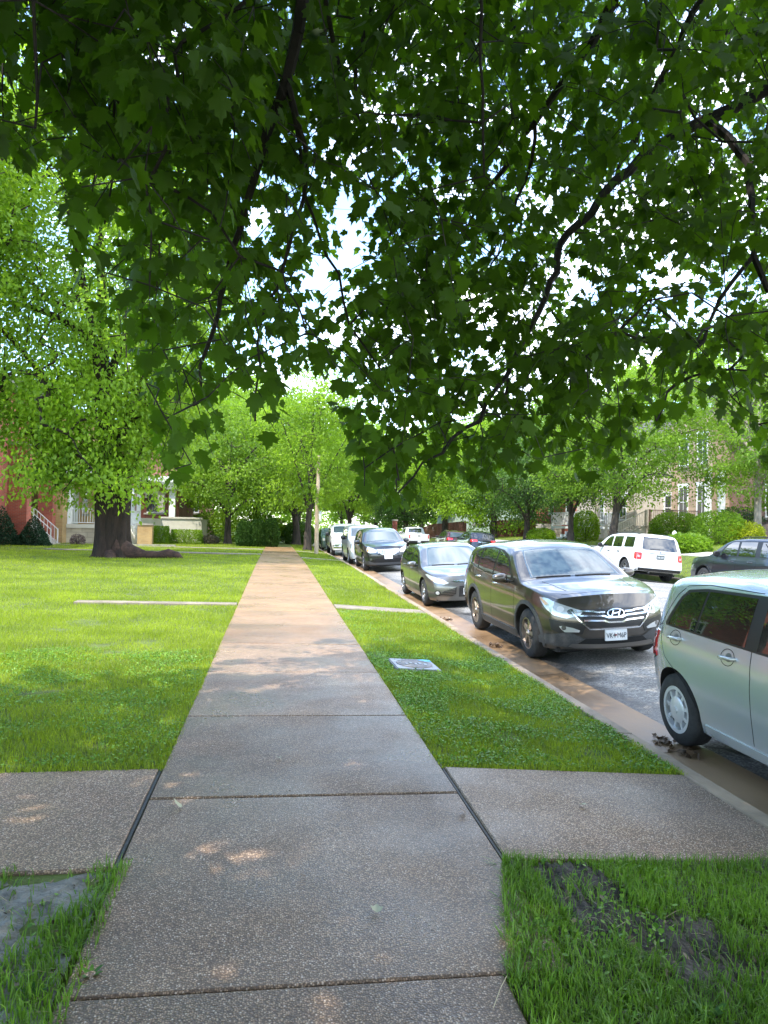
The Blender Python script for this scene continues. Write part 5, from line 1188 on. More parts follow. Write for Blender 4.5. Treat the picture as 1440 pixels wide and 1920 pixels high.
common(c, [(1.42, .955), (1.95, 1.235), (2.35, 1.345), (2.8, 1.365), (3.3, 1.32), (3.66, 1.2), (3.86, 1.06), (3.5, 1.0), (2.5, .965)], [[(1.58, .975), (1.98, 1.215), (2.3, 1.31), (2.42, 1.32), (2.45, .98)], [(2.52, .985), (2.50, 1.325), (2.8, 1.34), (3.2, 1.31), (3.33, 1.01)], [(3.38, 1.015), (3.28, 1.29), (3.58, 1.18), (3.74, 1.06)]],
  [(-.70, 1.15), (0, 1.06), (.70, 1.15), (.62, 1.6), (.54, 2.0), (0, 1.93), (-.54, 2.0), (-.62, 1.6)], [(-.5, 1.28), (.5, 1.28), (.6, 1.06), (-.6, 1.06)],
  seams=[[(1.34, .86), (1.33, .6), (1.40, .28)], [(2.48, .96), (2.47, .6), (2.50, .27)], [(3.42, 1.0), (3.45, .8), (3.2, .5), (3.15, .28)]], handles=[(2.28, .84), (3.2, .88)])
g0 = c.decal('upper_grille', sym([(0, .665), (.30, .655), (.42, .64), (.30, .615), (0, .61)]), 'F', blk, .006)
mb = MB(); c.strip(mb, [(-.36, .645), (-.12, .65)], 'F', .016, .014); c.strip(mb, [(.12, .65), (.36, .645)], 'F', .016, .014); c.strip(mb, [(-.34, .625), (.34, .625)], 'F', .01, .013); mb.build('grille_bar', chrome, g0)
c.decal('emblem', ellipse(0, .645, .075, .032), 'F', mat('blue_badge', (.05, .09, .2), .2, .4), .018, g0)
for sg in (-1, 1):
    l = c.decal('lower_grille', [(sg*x, z) for x, z in [(.30, .50), (.56, .42), (.68, .30), (.40, .29), (.32, .34)]], 'F', blk, .006); mb = MB()
    for z in (.335, .375, .415, .45): c.strip(mb, [(sg*.33, z), (sg*(.66-(z-.31)*.7), z-.02)], 'F', .008, .012)
    mb.build('grille_bar', greyp, l)
l = c.decal('centre_grille', sym([(0, .53), (.24, .525), (.26, .28), (0, .28)]), 'F', blk, .006); mb = MB()
for z in (.32, .36, .4, .44, .48): c.strip(mb, [(-.25, z), (.25, z)], 'F', .009, .012)
mb.build('grille_bar', lamp_d, l)
for sd_, sg in (('DFL', -1), ('DFR', 1)):
    D = lambda pts: [(sg*u, z) for u, z in pts]
    h = c.decal('headlight', D([(-.20, .60), (-.10, .565), (.10, .60), (.30, .68), (.50, .775), (.42, .79), (.20, .745), (-.05, .68)]), sd_, lamp_c, .007); c.decal('projector', D(ellipse(.0, .64, .05, .038)), sd_, whitel, .011, h); c.decal('indicator', D([(-.05, .60), (.12, .625), (.25, .67), (.1, .645)]), sd_, amber, .010, h)
    f = c.decal('fog_light', D(ellipse(.06, .37, .075, .06)), sd_, blk, .008); c.decal('lens', D(ellipse(.06, .37, .045, .04)), sd_, lamp_c, .014, f)
    c.decal('tail_light', D([(-.05, .78), (.3, .86), (.34, 1.0), (.05, .98)]), sd_.replace('F', 'B'), redl, .007)
mb = MB(); c.strip(mb, [(-.6, 1.14), (-.08, 1.075)], 'T', .02, .012); mb.build('wiper', blk, c.root); mb = MB(); c.strip(mb, [(0, 1.07), (.5, 1.12)], 'T', .02, .012); mb.build('wiper', blk, c.root)
c.mirror_(1.58, .93, greyp, .23, .13); plate(c, True, .40, 'TF5 D3R', x=0, m_=platew); c.wheels(rim_mesh(5, .038, .06, alloy, double=True)); underside(c); c.root.scale = (1, 1, .95)
# ---------------- black crossover with bright perforated grille
ROG = dict(SUV); ROG.update(dim=(4.65, 1.80, 1.66, 2.69, .93), r=.35, rim=.225, bf=.24,
  top=[(0, .92), (.2, .975), (.5, 1.04), (.9, 1.09), (1.15, 1.11), (1.22, 1.13), (1.95, 1.53), (2.3, 1.62), (2.8, 1.655), (3.5, 1.63), (4.05, 1.55), (4.4, 1.15), (4.5, 1.0), (4.7, .97)])
blackp = paint('black_paint', (.006, .007, .011), .2, .3)
sx_ = 3.40+.90
c = Car('crossover', 'black crossover with a bright perforated grille and blank white plate, third in the near row', 'car', ROG, blackp, (sx_, 27.9+2.69/2, ry(sx_)), 0, near_lean(sx_), NEARG); c.hm = chrome
common(c, [(x, z-.02) for x, z in dlo], [[(1.66, 1.11), (2.05, 1.39), (2.42, 1.495), (2.50, 1.50), (2.55, 1.11)], [(2.60, 1.115), (2.57, 1.505), (2.9, 1.525), (3.33, 1.50), (3.40, 1.145)], [(3.46, 1.155), (3.41, 1.485), (3.74, 1.41), (3.87, 1.24)]],
  [(-.68, 1.27), (0, 1.19), (.68, 1.27), (.63, 1.6), (.56, 2.0), (0, 1.93), (-.56, 2.0), (-.63, 1.6)], [(-.55, 1.42), (.55, 1.42), (.6, 1.16), (-.6, 1.16)], seams=[[(1.42, .98), (1.40, .7), (1.48, .36)], [(2.57, 1.10), (2.56, .7), (2.60, .33)]], handles=[(2.38, .97)])
g0 = c.decal('grille', [(-.44, .86), (.44, .86), (.40, .72), (.22, .64), (-.22, .64), (-.40, .72)], 'F', mat('bright_grille', (.6, .6, .61), .3, .6), .006); mb = MB()
for i in range(5):
    for j in range(3):
        for sg in (-1, 1):
            x, z = sg*(.16+i*.06), .82-j*.055
            if abs(x) < .43-.25*(.83-z): c.strip(mb, [(x-.016, z), (x+.016, z)], 'F', .028, .009)
mb.build('grille_hole', void_, g0); c.decal('emblem', ellipse(0, .765, .06, .05), 'F', chrome, .018, g0)
c.decal('lower_intake', sym([(0, .50), (.5, .50), (.55, .36), (0, .36)]), 'F', void_, .006)
c.decal('lower_bumper', sym([(0, .35), (.55, .35), (.75, .42), (.86, .40), (.86, .27), (0, .26)]), 'F', cladm, .008)
for sd_, sg in (('DFL', -1), ('DFR', 1)):
    D = lambda pts: [(sg*u, z) for u, z in pts]
    h = c.decal('headlight', D([(-.22, .80), (-.18, .73), (.05, .715), (.22, .77), (.30, .88), (.22, .96), (.05, .93), (-.12, .87)]), sd_, lamp_c, .007); c.decal('indicator', D(ellipse(.16, .82, .05, .035)), sd_, amber, .011, h)
    c.decal('fog_light', D(ellipse(.02, .48, .05, .04)), sd_, lamp_d, .008); c.decal('tail_light', D([(-.05, .85), (.3, .9), (.34, 1.15), (.1, 1.1)]), sd_.replace('F', 'B'), redl, .007)
c.mirror_(1.72, 1.06, blackp, .23, .17); plate(c, True, .565, ' ', m_=mat('blank_plate', (.75, .75, .76), .5)); c.wheels(rim_mesh(5, .05, .06, alloy)); underside(c)
# ---------------- white van-like suv, mostly hidden
whitep = paint('white_paint', (.70, .70, .68), 0, .3)
BOX = dict(dim=(4.44, 1.81, 1.72, 2.62, .87), r=.36, rim=.225, bf=.14, br=.07, tf=.08, tr=.04, tum=.22, crown=.05, gap=.055,
  top=[(0, .98), (.12, 1.02), (.5, 1.07), (.95, 1.10), (1.05, 1.13), (1.70, 1.56), (1.95, 1.64), (2.5, 1.69), (3.6, 1.70), (4.1, 1.67), (4.22, 1.58), (4.36, 1.12), (4.42, .98), (4.5, .95)], tsm=.03,
  belt=[(0, .88), (.4, .98), (1.0, 1.05), (3.8, 1.09), (4.44, 1.0)], bot=[(0, .30), (.3, .26), (1.2, .25), (3.2, .25), (3.9, .30), (4.44, .36)],
  ffront=[(.2, .06), (.35, 0), (.6, 0), (.8, .03), (1.0, .07)], frear=[(.3, .08), (.42, .0), (.62, 0), (.66, .05), (1.0, .07), (1.4, .10)])
sx_ = 3.36+.92
VAN = dict(BOX); VAN.update(dim=(4.8, 1.86, 1.80, 2.80, .95))
VAN['top'] = [(0, 1.02), (.2, 1.08), (.8, 1.15), (1.15, 1.19), (1.25, 1.22), (1.9, 1.66), (2.2, 1.75), (3, 1.79), (4.4, 1.78), (4.62, 1.6), (4.75, 1.1), (4.9, 1)]
VAN['belt'] = [(0, .92), (.5, 1.03), (1.2, 1.12), (4.2, 1.16), (4.8, 1.05)]
c = Car('parked_suv', 'tall white car half hidden behind the black crossover with the bright grille', 'car', VAN, whitep, (sx_, 33.2+1.4, ry(sx_)), 0, near_lean(sx_), NEARG); c.hm = whitep
common(c, [(1.75, 1.2), (2.15, 1.52), (2.4, 1.6), (4.2, 1.62), (4.3, 1.2)], [[(1.9, 1.22), (2.2, 1.5), (2.4, 1.58), (2.65, 1.58), (2.7, 1.22)], [(2.78, 1.22), (2.75, 1.58), (3.6, 1.6), (3.65, 1.23)], [(3.72, 1.23), (3.7, 1.6), (4.12, 1.58), (4.2, 1.23)]],
  [(-.70, 1.38), (0, 1.28), (.70, 1.38), (.62, 1.95), (0, 1.88), (-.62, 1.95)], [(-.6, 1.62), (.6, 1.62), (.66, 1.2), (-.66, 1.2)], seams=[[(1.5, 1.1), (1.5, .4)], [(2.74, 1.18), (2.74, .35)]])
c.decal('grille', sym([(0, .86), (.42, .86), (.38, .66), (0, .64)]), 'F', blk, .006)
for sd_, sg in (('DFL', -1), ('DFR', 1)):
    c.decal('headlight', [(sg*u, z) for u, z in [(-.2, .76), (.2, .76), (.3, .95), (-.15, .93)]], sd_, lamp_c, .007); c.decal('tail_light', [(sg*u, z) for u, z in [(0, .9), (.3, .9), (.3, 1.2), (.05, 1.2)]], sd_.replace('F', 'B'), redl, .007)
c.mirror_(1.95, 1.17, blk, .24, .2); c.wheels(rim_mesh(6, .05, .06, alloy)); underside(c)
# ---------------- pickups
PK = dict(dim=(5.8, 2.0, 1.90, 3.55, .98), r=.40, rim=.24, bf=.20, br=.04, tf=.10, tr=.02, tum=.24, crown=.05, gap=.075,
  top=[(0, 1.12), (.15, 1.17), (.6, 1.22), (1.2, 1.25), (1.35, 1.28), (1.95, 1.75), (2.2, 1.85), (2.8, 1.89), (3.55, 1.88), (3.72, 1.80), (3.80, 1.30), (3.86, 1.27), (5.7, 1.29), (5.9, 1.27)], tsm=.03,
  belt=[(0, .98), (.4, 1.1), (1.3, 1.18), (3.7, 1.22), (5.8, 1.22)], bot=[(0, .42), (.3, .36), (1.4, .40), (4.0, .45), (5.0, .5), (5.8, .5)],
  ffront=[(.3, .05), (.45, 0), (.68, 0), (.74, .07), (1.1, .10)], frear=[(.3, .0), (.6, 0), (.68, .0), (1.2, .0)], bed=(3.92, 5.70, .85))
def pickup(label, loc, rotz, lean, pm, group, front):
    c = Car('pickup_truck', label, 'pickup truck', PK, pm, loc, rotz, lean, group); c.hm = blk
    common(c, [(1.75, 1.26), (2.15, 1.63), (2.4, 1.72), (3.5, 1.72), (3.6, 1.26)], [[(1.9, 1.28), (2.2, 1.61), (2.4, 1.69), (2.68, 1.69), (2.7, 1.28)], [(2.8, 1.28), (2.78, 1.69), (3.45, 1.69), (3.52, 1.28)]],
      [(-.76, 1.52), (0, 1.40), (.76, 1.52), (.66, 2.0), (0, 1.92), (-.66, 2.0)], [(-.6, 1.74), (.6, 1.74), (.64, 1.36), (-.64, 1.36)], seams=[[(1.6, 1.2), (1.6, .5)], [(2.74, 1.25), (2.74, .46)], [(3.66, 1.25), (3.66, .46)], [(3.84, 1.2), (3.84, .5)]], handles=[(2.55, 1.12), (3.4, 1.13)])
    g0 = c.decal('grille', sym([(0, 1.04), (.40, 1.04), (.36, .78), (0, .76)]), 'F', void_, .006); mb = MB(); c.strip(mb, [(-.40, .905), (.40, .905)], 'F', .05, .016); c.strip(mb, [(0, 1.03), (0, .78)], 'F', .05, .016); mb.build('grille_bar', chrome, g0)
    c.decal('bumper', sym([(0, .72), (.8, .72), (.9, .66), (.88, .48), (0, .46)]), 'F', chrome if front else blk, .010); c.decal('lower_intake', sym([(0, .62), (.35, .62), (.33, .53), (0, .53)]), 'F', void_, .016)
    for sd_, sg in (('DFL', -1), ('DFR', 1)):
        c.decal('headlight', [(sg*u, z) for u, z in [(-.2, .80), (.15, .80), (.25, 1.0), (-.15, 1.02)]], sd_, lamp_c, .007)
    for sg in (-1, 1): c.decal('tail_light', [(sg*x, z) for x, z in [(.84, 1.18), (.93, 1.18), (.94, .86), (.84, .86)]], 'B', redl, .009)
    mb = MB(); mb.box((-.95, c.L-c.off-.04, .46), (.95, c.L-c.off+.10, .64)); mb.build('rear_bumper', blk, c.root, bevel=.02)
    mb = MB(); c.strip(mb, [(-.80, .74), (-.80, 1.2)], 'B', .012, .001); c.strip(mb, [(.80, .74), (.80, 1.2)], 'B', .012, .001); c.strip(mb, [(-.8, .74), (.8, .74)], 'B', .012, .001); mb.build('tailgate_gap', seamm, c.bodyo)
    c.decal('tailgate_handle', [(-.12, 1.12), (.12, 1.12), (.12, 1.04), (-.12, 1.04)], 'B', blk, .008)
    mb = MB(); mb.box((-.15, c.L-c.off+.101, .50), (.15, c.L-c.off+.11, .62)); mb.build('number_plate', platew, c.root)
    c.mirror_(2.0, 1.24, blk if front else pm, .22, .26); c.wheels(rim_mesh(5, .06, .06, alloy)); underside(c); return c
sx_ = 3.28+.98
pickup('white pickup facing the camera at the far end of the near row', (sx_, 41.8+.98+1.77, ry(sx_)), 0, near_lean(sx_), whitep, NEARG, True)
pickup('white pickup parked facing away under dark trees on the far side', (12.95, 65.5+3.0-1.2, ry(12.95)), math.pi, 0, whitep, FARG, False)
tealp = paint('teal_paint', (.10, .16, .16), .4, .3)
c = Car('parked_suv', 'greenish grey car glimpsed between the pale pole and the white pickup', 'car', ROG, tealp, (4.15, 53.5, ry(4.15)), 0, near_lean(4.1), NEARG); c.hm = blk
common(c, [(x, z-.02) for x, z in dlo], [[(1.66, 1.11), (2.42, 1.495), (3.33, 1.50), (3.74, 1.41), (3.87, 1.24)]], [(-.68, 1.27), (0, 1.19), (.68, 1.27), (.56, 2.0), (0, 1.93), (-.56, 2.0)], [(-.55, 1.42), (.55, 1.42), (.6, 1.16), (-.6, 1.16)])
c.decal('grille', sym([(0, .80), (.40, .80), (.36, .62), (0, .6)]), 'F', blk, .006)
for sd_, sg in (('DFL', -1), ('DFR', 1)): c.decal('headlight', [(sg*u, z) for u, z in [(-.2, .74), (.2, .74), (.3, .93), (-.15, .9)]], sd_, lamp_c, .007)
c.wheels(rim_mesh(5, .05)); underside(c)
# ---------------- boxy compact suvs on the far side, tails to the camera
def boxy(label, x, yrear, pm, lean, rail=True, plate_txt=None, gm=None):
    ax = yrear+2.62/2
    c = Car('parked_suv', label, 'car', BOX, pm, (x, ax, ry(x)), math.pi, lean, FARG); c.hm = blk if pm is whitep else pm
    common(c, [(1.38, 1.09), (1.78, 1.45), (2.0, 1.555), (3.9, 1.58), (4.1, 1.52), (4.12, 1.14)][:], [[(1.52, 1.12), (1.84, 1.43), (2.02, 1.52), (2.28, 1.53), (2.32, 1.13)], [(2.40, 1.13), (2.38, 1.53), (3.05, 1.545), (3.10, 1.14)], [(3.28, 1.15), (3.26, 1.545), (3.9, 1.54), (3.96, 1.16)]],
      [(-.68, 1.18), (0, 1.09), (.68, 1.18), (.60, 1.72), (0, 1.66), (-.60, 1.72)], [(-.60, 1.56), (.60, 1.56), (.68, 1.14), (.62, 1.10), (-.62, 1.10), (-.68, 1.14)],
      seams=[[(1.35, 1.0), (1.34, .6), (1.4, .4)], [(2.35, 1.1), (2.34, .38)], [(3.16, 1.1), (3.2, .9), (3.02, .6), (3.0, .38)]], handles=[(2.15, .97), (2.95, .98)], glassm=[tint, tint, tint] if gm is None else gm, dlom=pm if pm is whitep else None)
    for sg in (-1, 1):
        P_ = []
        for s_ in (2.1, 2.3, 3.0, 3.7, 3.95):
            p = c.hit(sg*.60, s_, 'T')[0]; P_.append((p.x, p.y, p.z+(.045 if 2.2 < s_ < 3.9 else .0)))
        mb = MB(); mb.tube(P_, .014, 6); mb.build('roof_rail', blk, c.root)
    for sg in (-1, 1):
        DB = 'DBR' if sg > 0 else 'DBL'; t = c.decal('tail_light', [(sg*x_, z) for x_, z in [(.0, .98), (.02, 1.0), (.24, 1.0), (.27, .97), (.26, .78), (.22, .75), (.02, .75), (.0, .78)]], DB, redl, .009); c.decal('reversing_light', [(sg*x_, z) for x_, z in [(.05, .90), (.16, .90), (.16, .82), (.05, .82)]], DB, mat('pink_lens', (.7, .25, .25), .15, 0, .7, 1), .012, t)
    mb = MB(); c.strip(mb, [(-.6, .66), (.6, .66)], 'B', .02, .008); c.strip(mb, [(-.42, .995), (.42, .995)], 'B', .02, .012); mb.build('tailgate_trim', cladm if pm is whitep else blk, c.root)
    mb = MB(); c.strip(mb, [(-.72, 1.55), (-.78, 1.05), (-.64, 1.0), (-.64, .70), (.64, .70), (.64, 1.0), (.78, 1.05), (.72, 1.55)], 'B', .008, .0012); mb.build('tailgate_gap', seamm, c.bodyo)
    mb = MB(); c.strip(mb, [(.40, 1.13), (.02, 1.15)], 'B', .022, .014); mb.build('wiper', blk, c.root)
    c.decal('emblem', ellipse(0, 1.045, .05, .022), 'B', mat('badge_dark', (.05, .07, .12), .25), .008)
    c.decal('lower_bumper', sym([(0, .46), (.84, .46), (.84, .36), (0, .36)]), 'B', blk, .008)
    c.decal('side_mirror_base', [(1.50, 1.10), (1.56, 1.14), (1.6, 1.09)], 'L', blk, .006)
    plate(c, False, .87, plate_txt or ' ', m_=platem, size=.08, inkm=platew); c.mirror_(1.62, 1.10, blk, .2, .17); c.wheels(rim_mesh(6, .04, .06, alloy)); underside(c); arches(c, pm, .045)
    mb = MB(); mb.tube([(-.5, c.L-c.off-.35, .33), (.3, c.L-c.off-.4, .33)], .09, 10); mb.tube([(.35, c.L-c.off-.3, .32), (.42, c.L-c.off-.02, .31)], .03, 8); mb.build('exhaust', cladm, c.root, smooth=40)
    return c
far_lean = -math.atan((ry(14.3)-ry(12.6))/1.7)
FX = 14.33-.85
boxy('white compact suv seen from behind on the far side of the road', FX, 24.6, whitep, -far_lean*1.0, plate_txt='SN6 D3L')
darkp = paint('dark_navy_paint', (.008, .010, .016), .2, .3)
boxy('black compact suv at the right edge behind the silver hatchback', FX, 17.1, darkp, -far_lean)
# ---------------- two dark crossovers further up the far side
def farsuv(label, y, pm, lm_):
    c = Car('parked_suv', label, 'car', ROG, pm, (13.25, y, ry(13.25)), math.pi, -far_lean*.8, FARG); c.hm = pm
    common(c, [(x, z-.02) for x, z in dlo], [[(1.66, 1.11), (2.05, 1.39), (2.42, 1.495), (2.50, 1.50), (2.55, 1.11)], [(2.60, 1.115), (2.57, 1.505), (2.9, 1.525), (3.33, 1.50), (3.40, 1.145)], [(3.46, 1.155), (3.41, 1.485), (3.74, 1.41), (3.87, 1.24)]],
      [(-.68, 1.27), (0, 1.19), (.68, 1.27), (.56, 2.0), (0, 1.93), (-.56, 2.0)], None, seams=[[(2.57, 1.10), (2.60, .33)]])
    c.decal('rear_window', [(-.55, 1.48), (.55, 1.48), (.64, 1.14), (-.64, 1.14)], 'B', lm_, .005)
    for sg in (-1, 1):
        c.decal('tail_light', [(sg*x_, z) for x_, z in [(.45, 1.06), (.82, 1.08), (.84, .90), (.45, .95)]], 'B', redl, .010)
        c.decal('tail_light', [(4.2, 1.06), (4.5, 1.02), (4.5, .9), (4.3, .92)], 'R' if sg > 0 else 'L', redl, .008)
    for sg in (-1, 1):
        P_ = [(lambda p: (p.x, p.y, p.z+.04))(c.hit(sg*.6, s_, 'T')[0]) for s_ in (2.3, 3.0, 3.8)]; mb = MB(); mb.tube(P_, .016, 6); mb.build('roof_rail', chrome, c.root)
    mb = MB(); c.strip(mb, [(-.4, .93), (.4, .93)], 'B', .03, .01); mb.build('tailgate_trim', chrome, c.root)
    plate(c, False, .80, ' ', m_=platem); c.mirror_(1.72, 1.06, pm, .23, .16); c.wheels(rim_mesh(5, .05, .06, alloy)); underside(c)
farsuv('black crossover facing away, left of the bronze crossover roof', 47.0, blackp, tint)
farsuv('dark red crossover facing away ahead of the black one', 53.5, paint('dark_red_paint', (.05, .006, .008), .4, .3), windsh)
# ---------------- silver hatchback in the foreground, cut by the frame
SC = dict(dim=(3.82, 1.725, 1.52, 2.46, .80), r=.308, rim=.205, bf=.18, br=.10, tf=.13, tr=.10, tum=.27, crown=.05, gap=.045,
  top=[(0, .80), (.2, .87), (.6, .94), (.85, .97), (.95, 1.0), (1.65, 1.39), (1.95, 1.47), (2.5, 1.505), (3.1, 1.49), (3.48, 1.46), (3.58, 1.41), (3.74, .99), (3.79, .94), (3.9, .93)], tsm=.03,
  belt=[(0, .70), (.4, .82), (1.0, .91), (2.0, .94), (3.0, .985), (3.45, 1.0), (3.82, .93)], bot=[(0, .22), (.3, .19), (1.2, .19), (2.8, .19), (3.42, .25), (3.82, .30)],
  side=[(0, .90), (.10, .945), (.2, .955), (.45, .985), (.7, 1.0), (.85, .992), (.95, .975), (1, .955)], frear=[(.2, .08), (.35, .0), (.6, 0), (.75, .02), (1.0, .08), (1.4, .14)])
silver = paint('silver_paint', (.55, .60, .64), .6, .27)
sx_ = 3.53+.85
c = Car('small_hatchback', 'pale silver green hatchback cut by the right edge, nearest car with a stub aerial', 'car', SC, silver, (sx_, 5.88-2.46/2, ry(sx_)), 0, near_lean(sx_), NEARG); c.hm = mat('silver_handle', (.55, .56, .55), .25, .5, .5, 1); SCI = c
dl = [(1.25, .975), (1.55, 1.22), (1.80, 1.345), (2.1, 1.385), (2.9, 1.375), (3.15, 1.345), (3.24, 1.28), (3.42, 1.04), (3.40, 1.02), (2.9, 1.005), (2.0, .98)]
common(c, dl, [[(1.35, .995), (1.62, 1.22), (1.83, 1.325), (2.1, 1.36), (2.14, 1.36), (2.16, 1.0)], [(2.30, 1.005), (2.27, 1.36), (2.85, 1.355), (2.93, 1.02)], [(2.96, 1.022), (2.88, 1.353), (3.12, 1.325), (3.20, 1.27), (3.36, 1.035)]],
  [(-.64, 1.05), (0, .97), (.64, 1.05), (.57, 1.64), (0, 1.58), (-.57, 1.64)], [(-.52, 1.36), (.52, 1.36), (.60, 1.04), (-.60, 1.04)], glassm=glass,
  seams=[[(2.235, 1.40), (2.22, .97), (2.20, .8), (2.22, .5), (2.235, .27)], [(1.22, .93), (1.20, .6), (1.24, .27)], [(2.235, 1.40), (2.9, 1.405), (3.18, 1.375), (3.30, 1.29), (3.50, 1.03), (3.46, .9), (3.38, .75), (3.1, .58), (2.92, .36)], [(2.235, 1.425), (1.9, 1.41), (1.6, 1.28), (1.3, 1.05)], [(1.24, .275), (2.86, .285)], [(3.49, 1.02), (3.7, .965)], [(3.58, .72), (3.74, .66)]], handles=[(2.47, .90), (3.20, .935)])
for (s, z) in ((2.47, .90), (3.20, .935)):
    for s_ in ('L', 'R'): mb = MB(); c.strip(mb, [(s+.01+.082*math.cos(t), z+.002+.062*math.sin(t)) for t in np.linspace(0, 2*math.pi, 25)], s_, .006, .001); mb.build('handle_recess_rim', seamm, c.bodyo)
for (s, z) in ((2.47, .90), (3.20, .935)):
    for s_ in ('L', 'R'): c.decal('handle_recess_shade', ellipse(s-.005, z+.004, .036, .034), s_, mat('recess_shade', (.10, .11, .105), .5), .0015, c.bodyo)  # flat dark oval: shade of the handle hollow put into its colour
for sd_, sg in (('L', -1), ('R', 1)):
    c.decal('tail_light', [(3.65, .935), (3.80, .92), (3.80, .76), (3.75, .74), (3.70, .82)], sd_, redl, .012)
    c.decal('indicator', [(3.70, .87), (3.80, .86), (3.80, .78), (3.75, .77)], sd_, mat('orange_lens', (.75, .16, .02), .12, 0, .7, 1), .018)
    c.decal('tail_light', [(sg*x_, z) for x_, z in [(.62, .95), (.80, .95), (.82, .72), (.66, .70)]], 'B', redl, .012)
    c.decal('headlight', [(sg*u, z) for u, z in [(-.15, .62), (.2, .66), (.3, .82), (-.1, .80)]], 'DF'+sd_, lamp_c, .007)
for s_ in ('L', 'R'):
    mb = MB(); c.strip(mb, [(1.25, .245), (2.2, .25), (2.84, .262)], s_, .07, .014); mb.build('sill', silver, c.root, smooth=40)
p = c.hit(0, 2.95, 'T')[0]; mb = MB(); mb.tube([(0, p.y-.03, p.z-.01), (0, p.y, p.z+.035), (0, p.y+.02, p.z+.05)], [.045, .028, .012], 10); mb.tube([(0, p.y+.02, p.z+.045), (0, p.y+.17, p.z+.21)], [.006, .004], 6); mb.build('aerial', blk, c.root, smooth=40)
c.mirror_(1.42, .98, silver, .22, .15); c.wheels(rim_mesh(9, .040, .06, hubc, disc=.112, lip=.016)); underside(c); c.root.scale = (1, 1, 1.025)
g0 = c.decal('grille', sym([(0, .70), (.38, .70), (.34, .62), (0, .61)]), 'F', blk, .007); mb = MB(); c.strip(mb, [(-.36, .66), (.36, .66)], 'F', .012, .014); mb.build('grille_bar', chrome, g0)
c.decal('lower_intake', sym([(0, .46), (.45, .46), (.52, .30), (0, .29)]), 'F', blk, .007); plate(c, True, .54, ' ', m_=platew)
# ================================================================== HOUSES AND STREET FURNITURE
redbrick = brick_mat('red_brick', (.42, .10, .055), (.30, .065, .04), (.24, .17, .14))
yelbrick = brick_mat('yellow_brick', (.46, .30, .12), (.38, .235, .09), (.35, .28, .18))
tanbrick = brick_mat('tan_brick', (.42, .30, .20), (.36, .25, .165), (.36, .30, .24))
brnbrick = brick_mat('brown_brick', (.20, .115, .085), (.15, .085, .06), (.2, .16, .13))
blockm = brick_mat('pale_block', (.52, .45, .33), (.46, .39, .28), (.40, .34, .25), .62, .30)
stonem = brick_mat('stone_block', (.34, .29, .22), (.42, .36, .27), (.2, .17, .13), .55, .22)
stucco = noise_mat('cream_stucco', (.50, .46, .37), (.60, .56, .46), 1.5, 7, .9, .2, 60, bdist=.003)
whitew = noise_mat('white_woodwork', (.70, .70, .68), (.80, .80, .78), 2, 5, .5, .05, 40)
beigew = noise_mat('beige_woodwork', (.45, .38, .30), (.55, .47, .38), 2, 5, .6, .1, 40)
stepc = noise_mat('step_concrete', (.24, .22, .18), (.36, .33, .28), 3, 7, .85, .3, 50)
roofm = noise_mat('roof_shingle', (.05, .045, .04), (.11, .10, .09), 8, 6, .9, .6, 30, bdist=.02)
winm = mat('window_glass', (.03, .045, .05), .04, 0, .8, 1, .02)
iron = mat('dark_iron', (.015, .014, .013), .5)
curt = mat('pale_blind', (.45, .5, .48), .8)
doorm = mat('door_paint', (.10, .03, .02), .4)
def window(parent, plane, c, w, h, frame=None, off=0, sill=True, blind=.5):
    """plane 'X+','X-','Y-': face the wall looks towards; c = centre (x,y,z)"""
    fr = frame or whitew; t = .09; x, y, z = c
    def B(mb, u0, u1, z0, z1, d0, d1):
        if plane == 'Y-': mb.box((x+u0, y-d0, z+z0), (x+u1, y-d1, z+z1))
        elif plane == 'X+': mb.box((x+d0, y+u0, z+z0), (x+d1, y+u1, z+z1))
        else: mb.box((x-d0, y+u0, z+z0), (x-d1, y+u1, z+z1))
    mb = MB(); B(mb, -w/2, -w/2+t, -h/2, h/2, -.05, .05); B(mb, w/2-t, w/2, -h/2, h/2, -.05, .05); B(mb, -w/2+t, w/2-t, h/2-t, h/2, -.05, .05); B(mb, -w/2+t, w/2-t, -h/2, -h/2+t, -.05, .05)
    B(mb, -w/2+t, w/2-t, -.03, .03, -.05, .035); B(mb, -.015, .015, .03, h/2-t, -.03, .022); B(mb, -.015, .015, -h/2+t, -.03, -.03, .022)
    f = mb.build('window', fr, parent)
    mb = MB(); B(mb, -w/2+t*.8, w/2-t*.8, -h/2+t*.8, h/2-t*.8, -.04, .012); mb.build('pane', winm, f)
    if sill: mb = MB(); B(mb, -w/2-.08, w/2+.08, -h/2-.13, -h/2-.002, -.05, .12); mb.build('sill', stepc, f); mb = MB(); B(mb, -w/2-.08, w/2+.08, h/2+.002, h/2+.2, -.05, .06); mb.build('lintel', fr, f)
    return f
def railing(parent, name, pts, m_, h=.9, sp=.13, w=.035, post=.09):
    """balustrade along a 3-D polyline of foot points"""
    mb = MB()
    for a, b in zip(pts[:-1], pts[1:]):
        a = Vector(a); b = Vector(b); n = max(1, int((b-a).length/sp)); U = Vector((0, 0, 1))
        mb.bar(a+U*h, b+U*h, w*1.5, w*1.2); mb.bar(a+U*.10, b+U*.10, w, w)
        for k in range(1, n): p = a+(b-a)*k/n; mb.bar(p+U*.12, p+U*(h-.02), w*.65, w*.65)
    for p in pts: p = Vector(p); mb.bar(p-Vector((0, 0, .05)), p+Vector((0, 0, h+.04)), post, post)
    return mb.build(name, m_, parent)
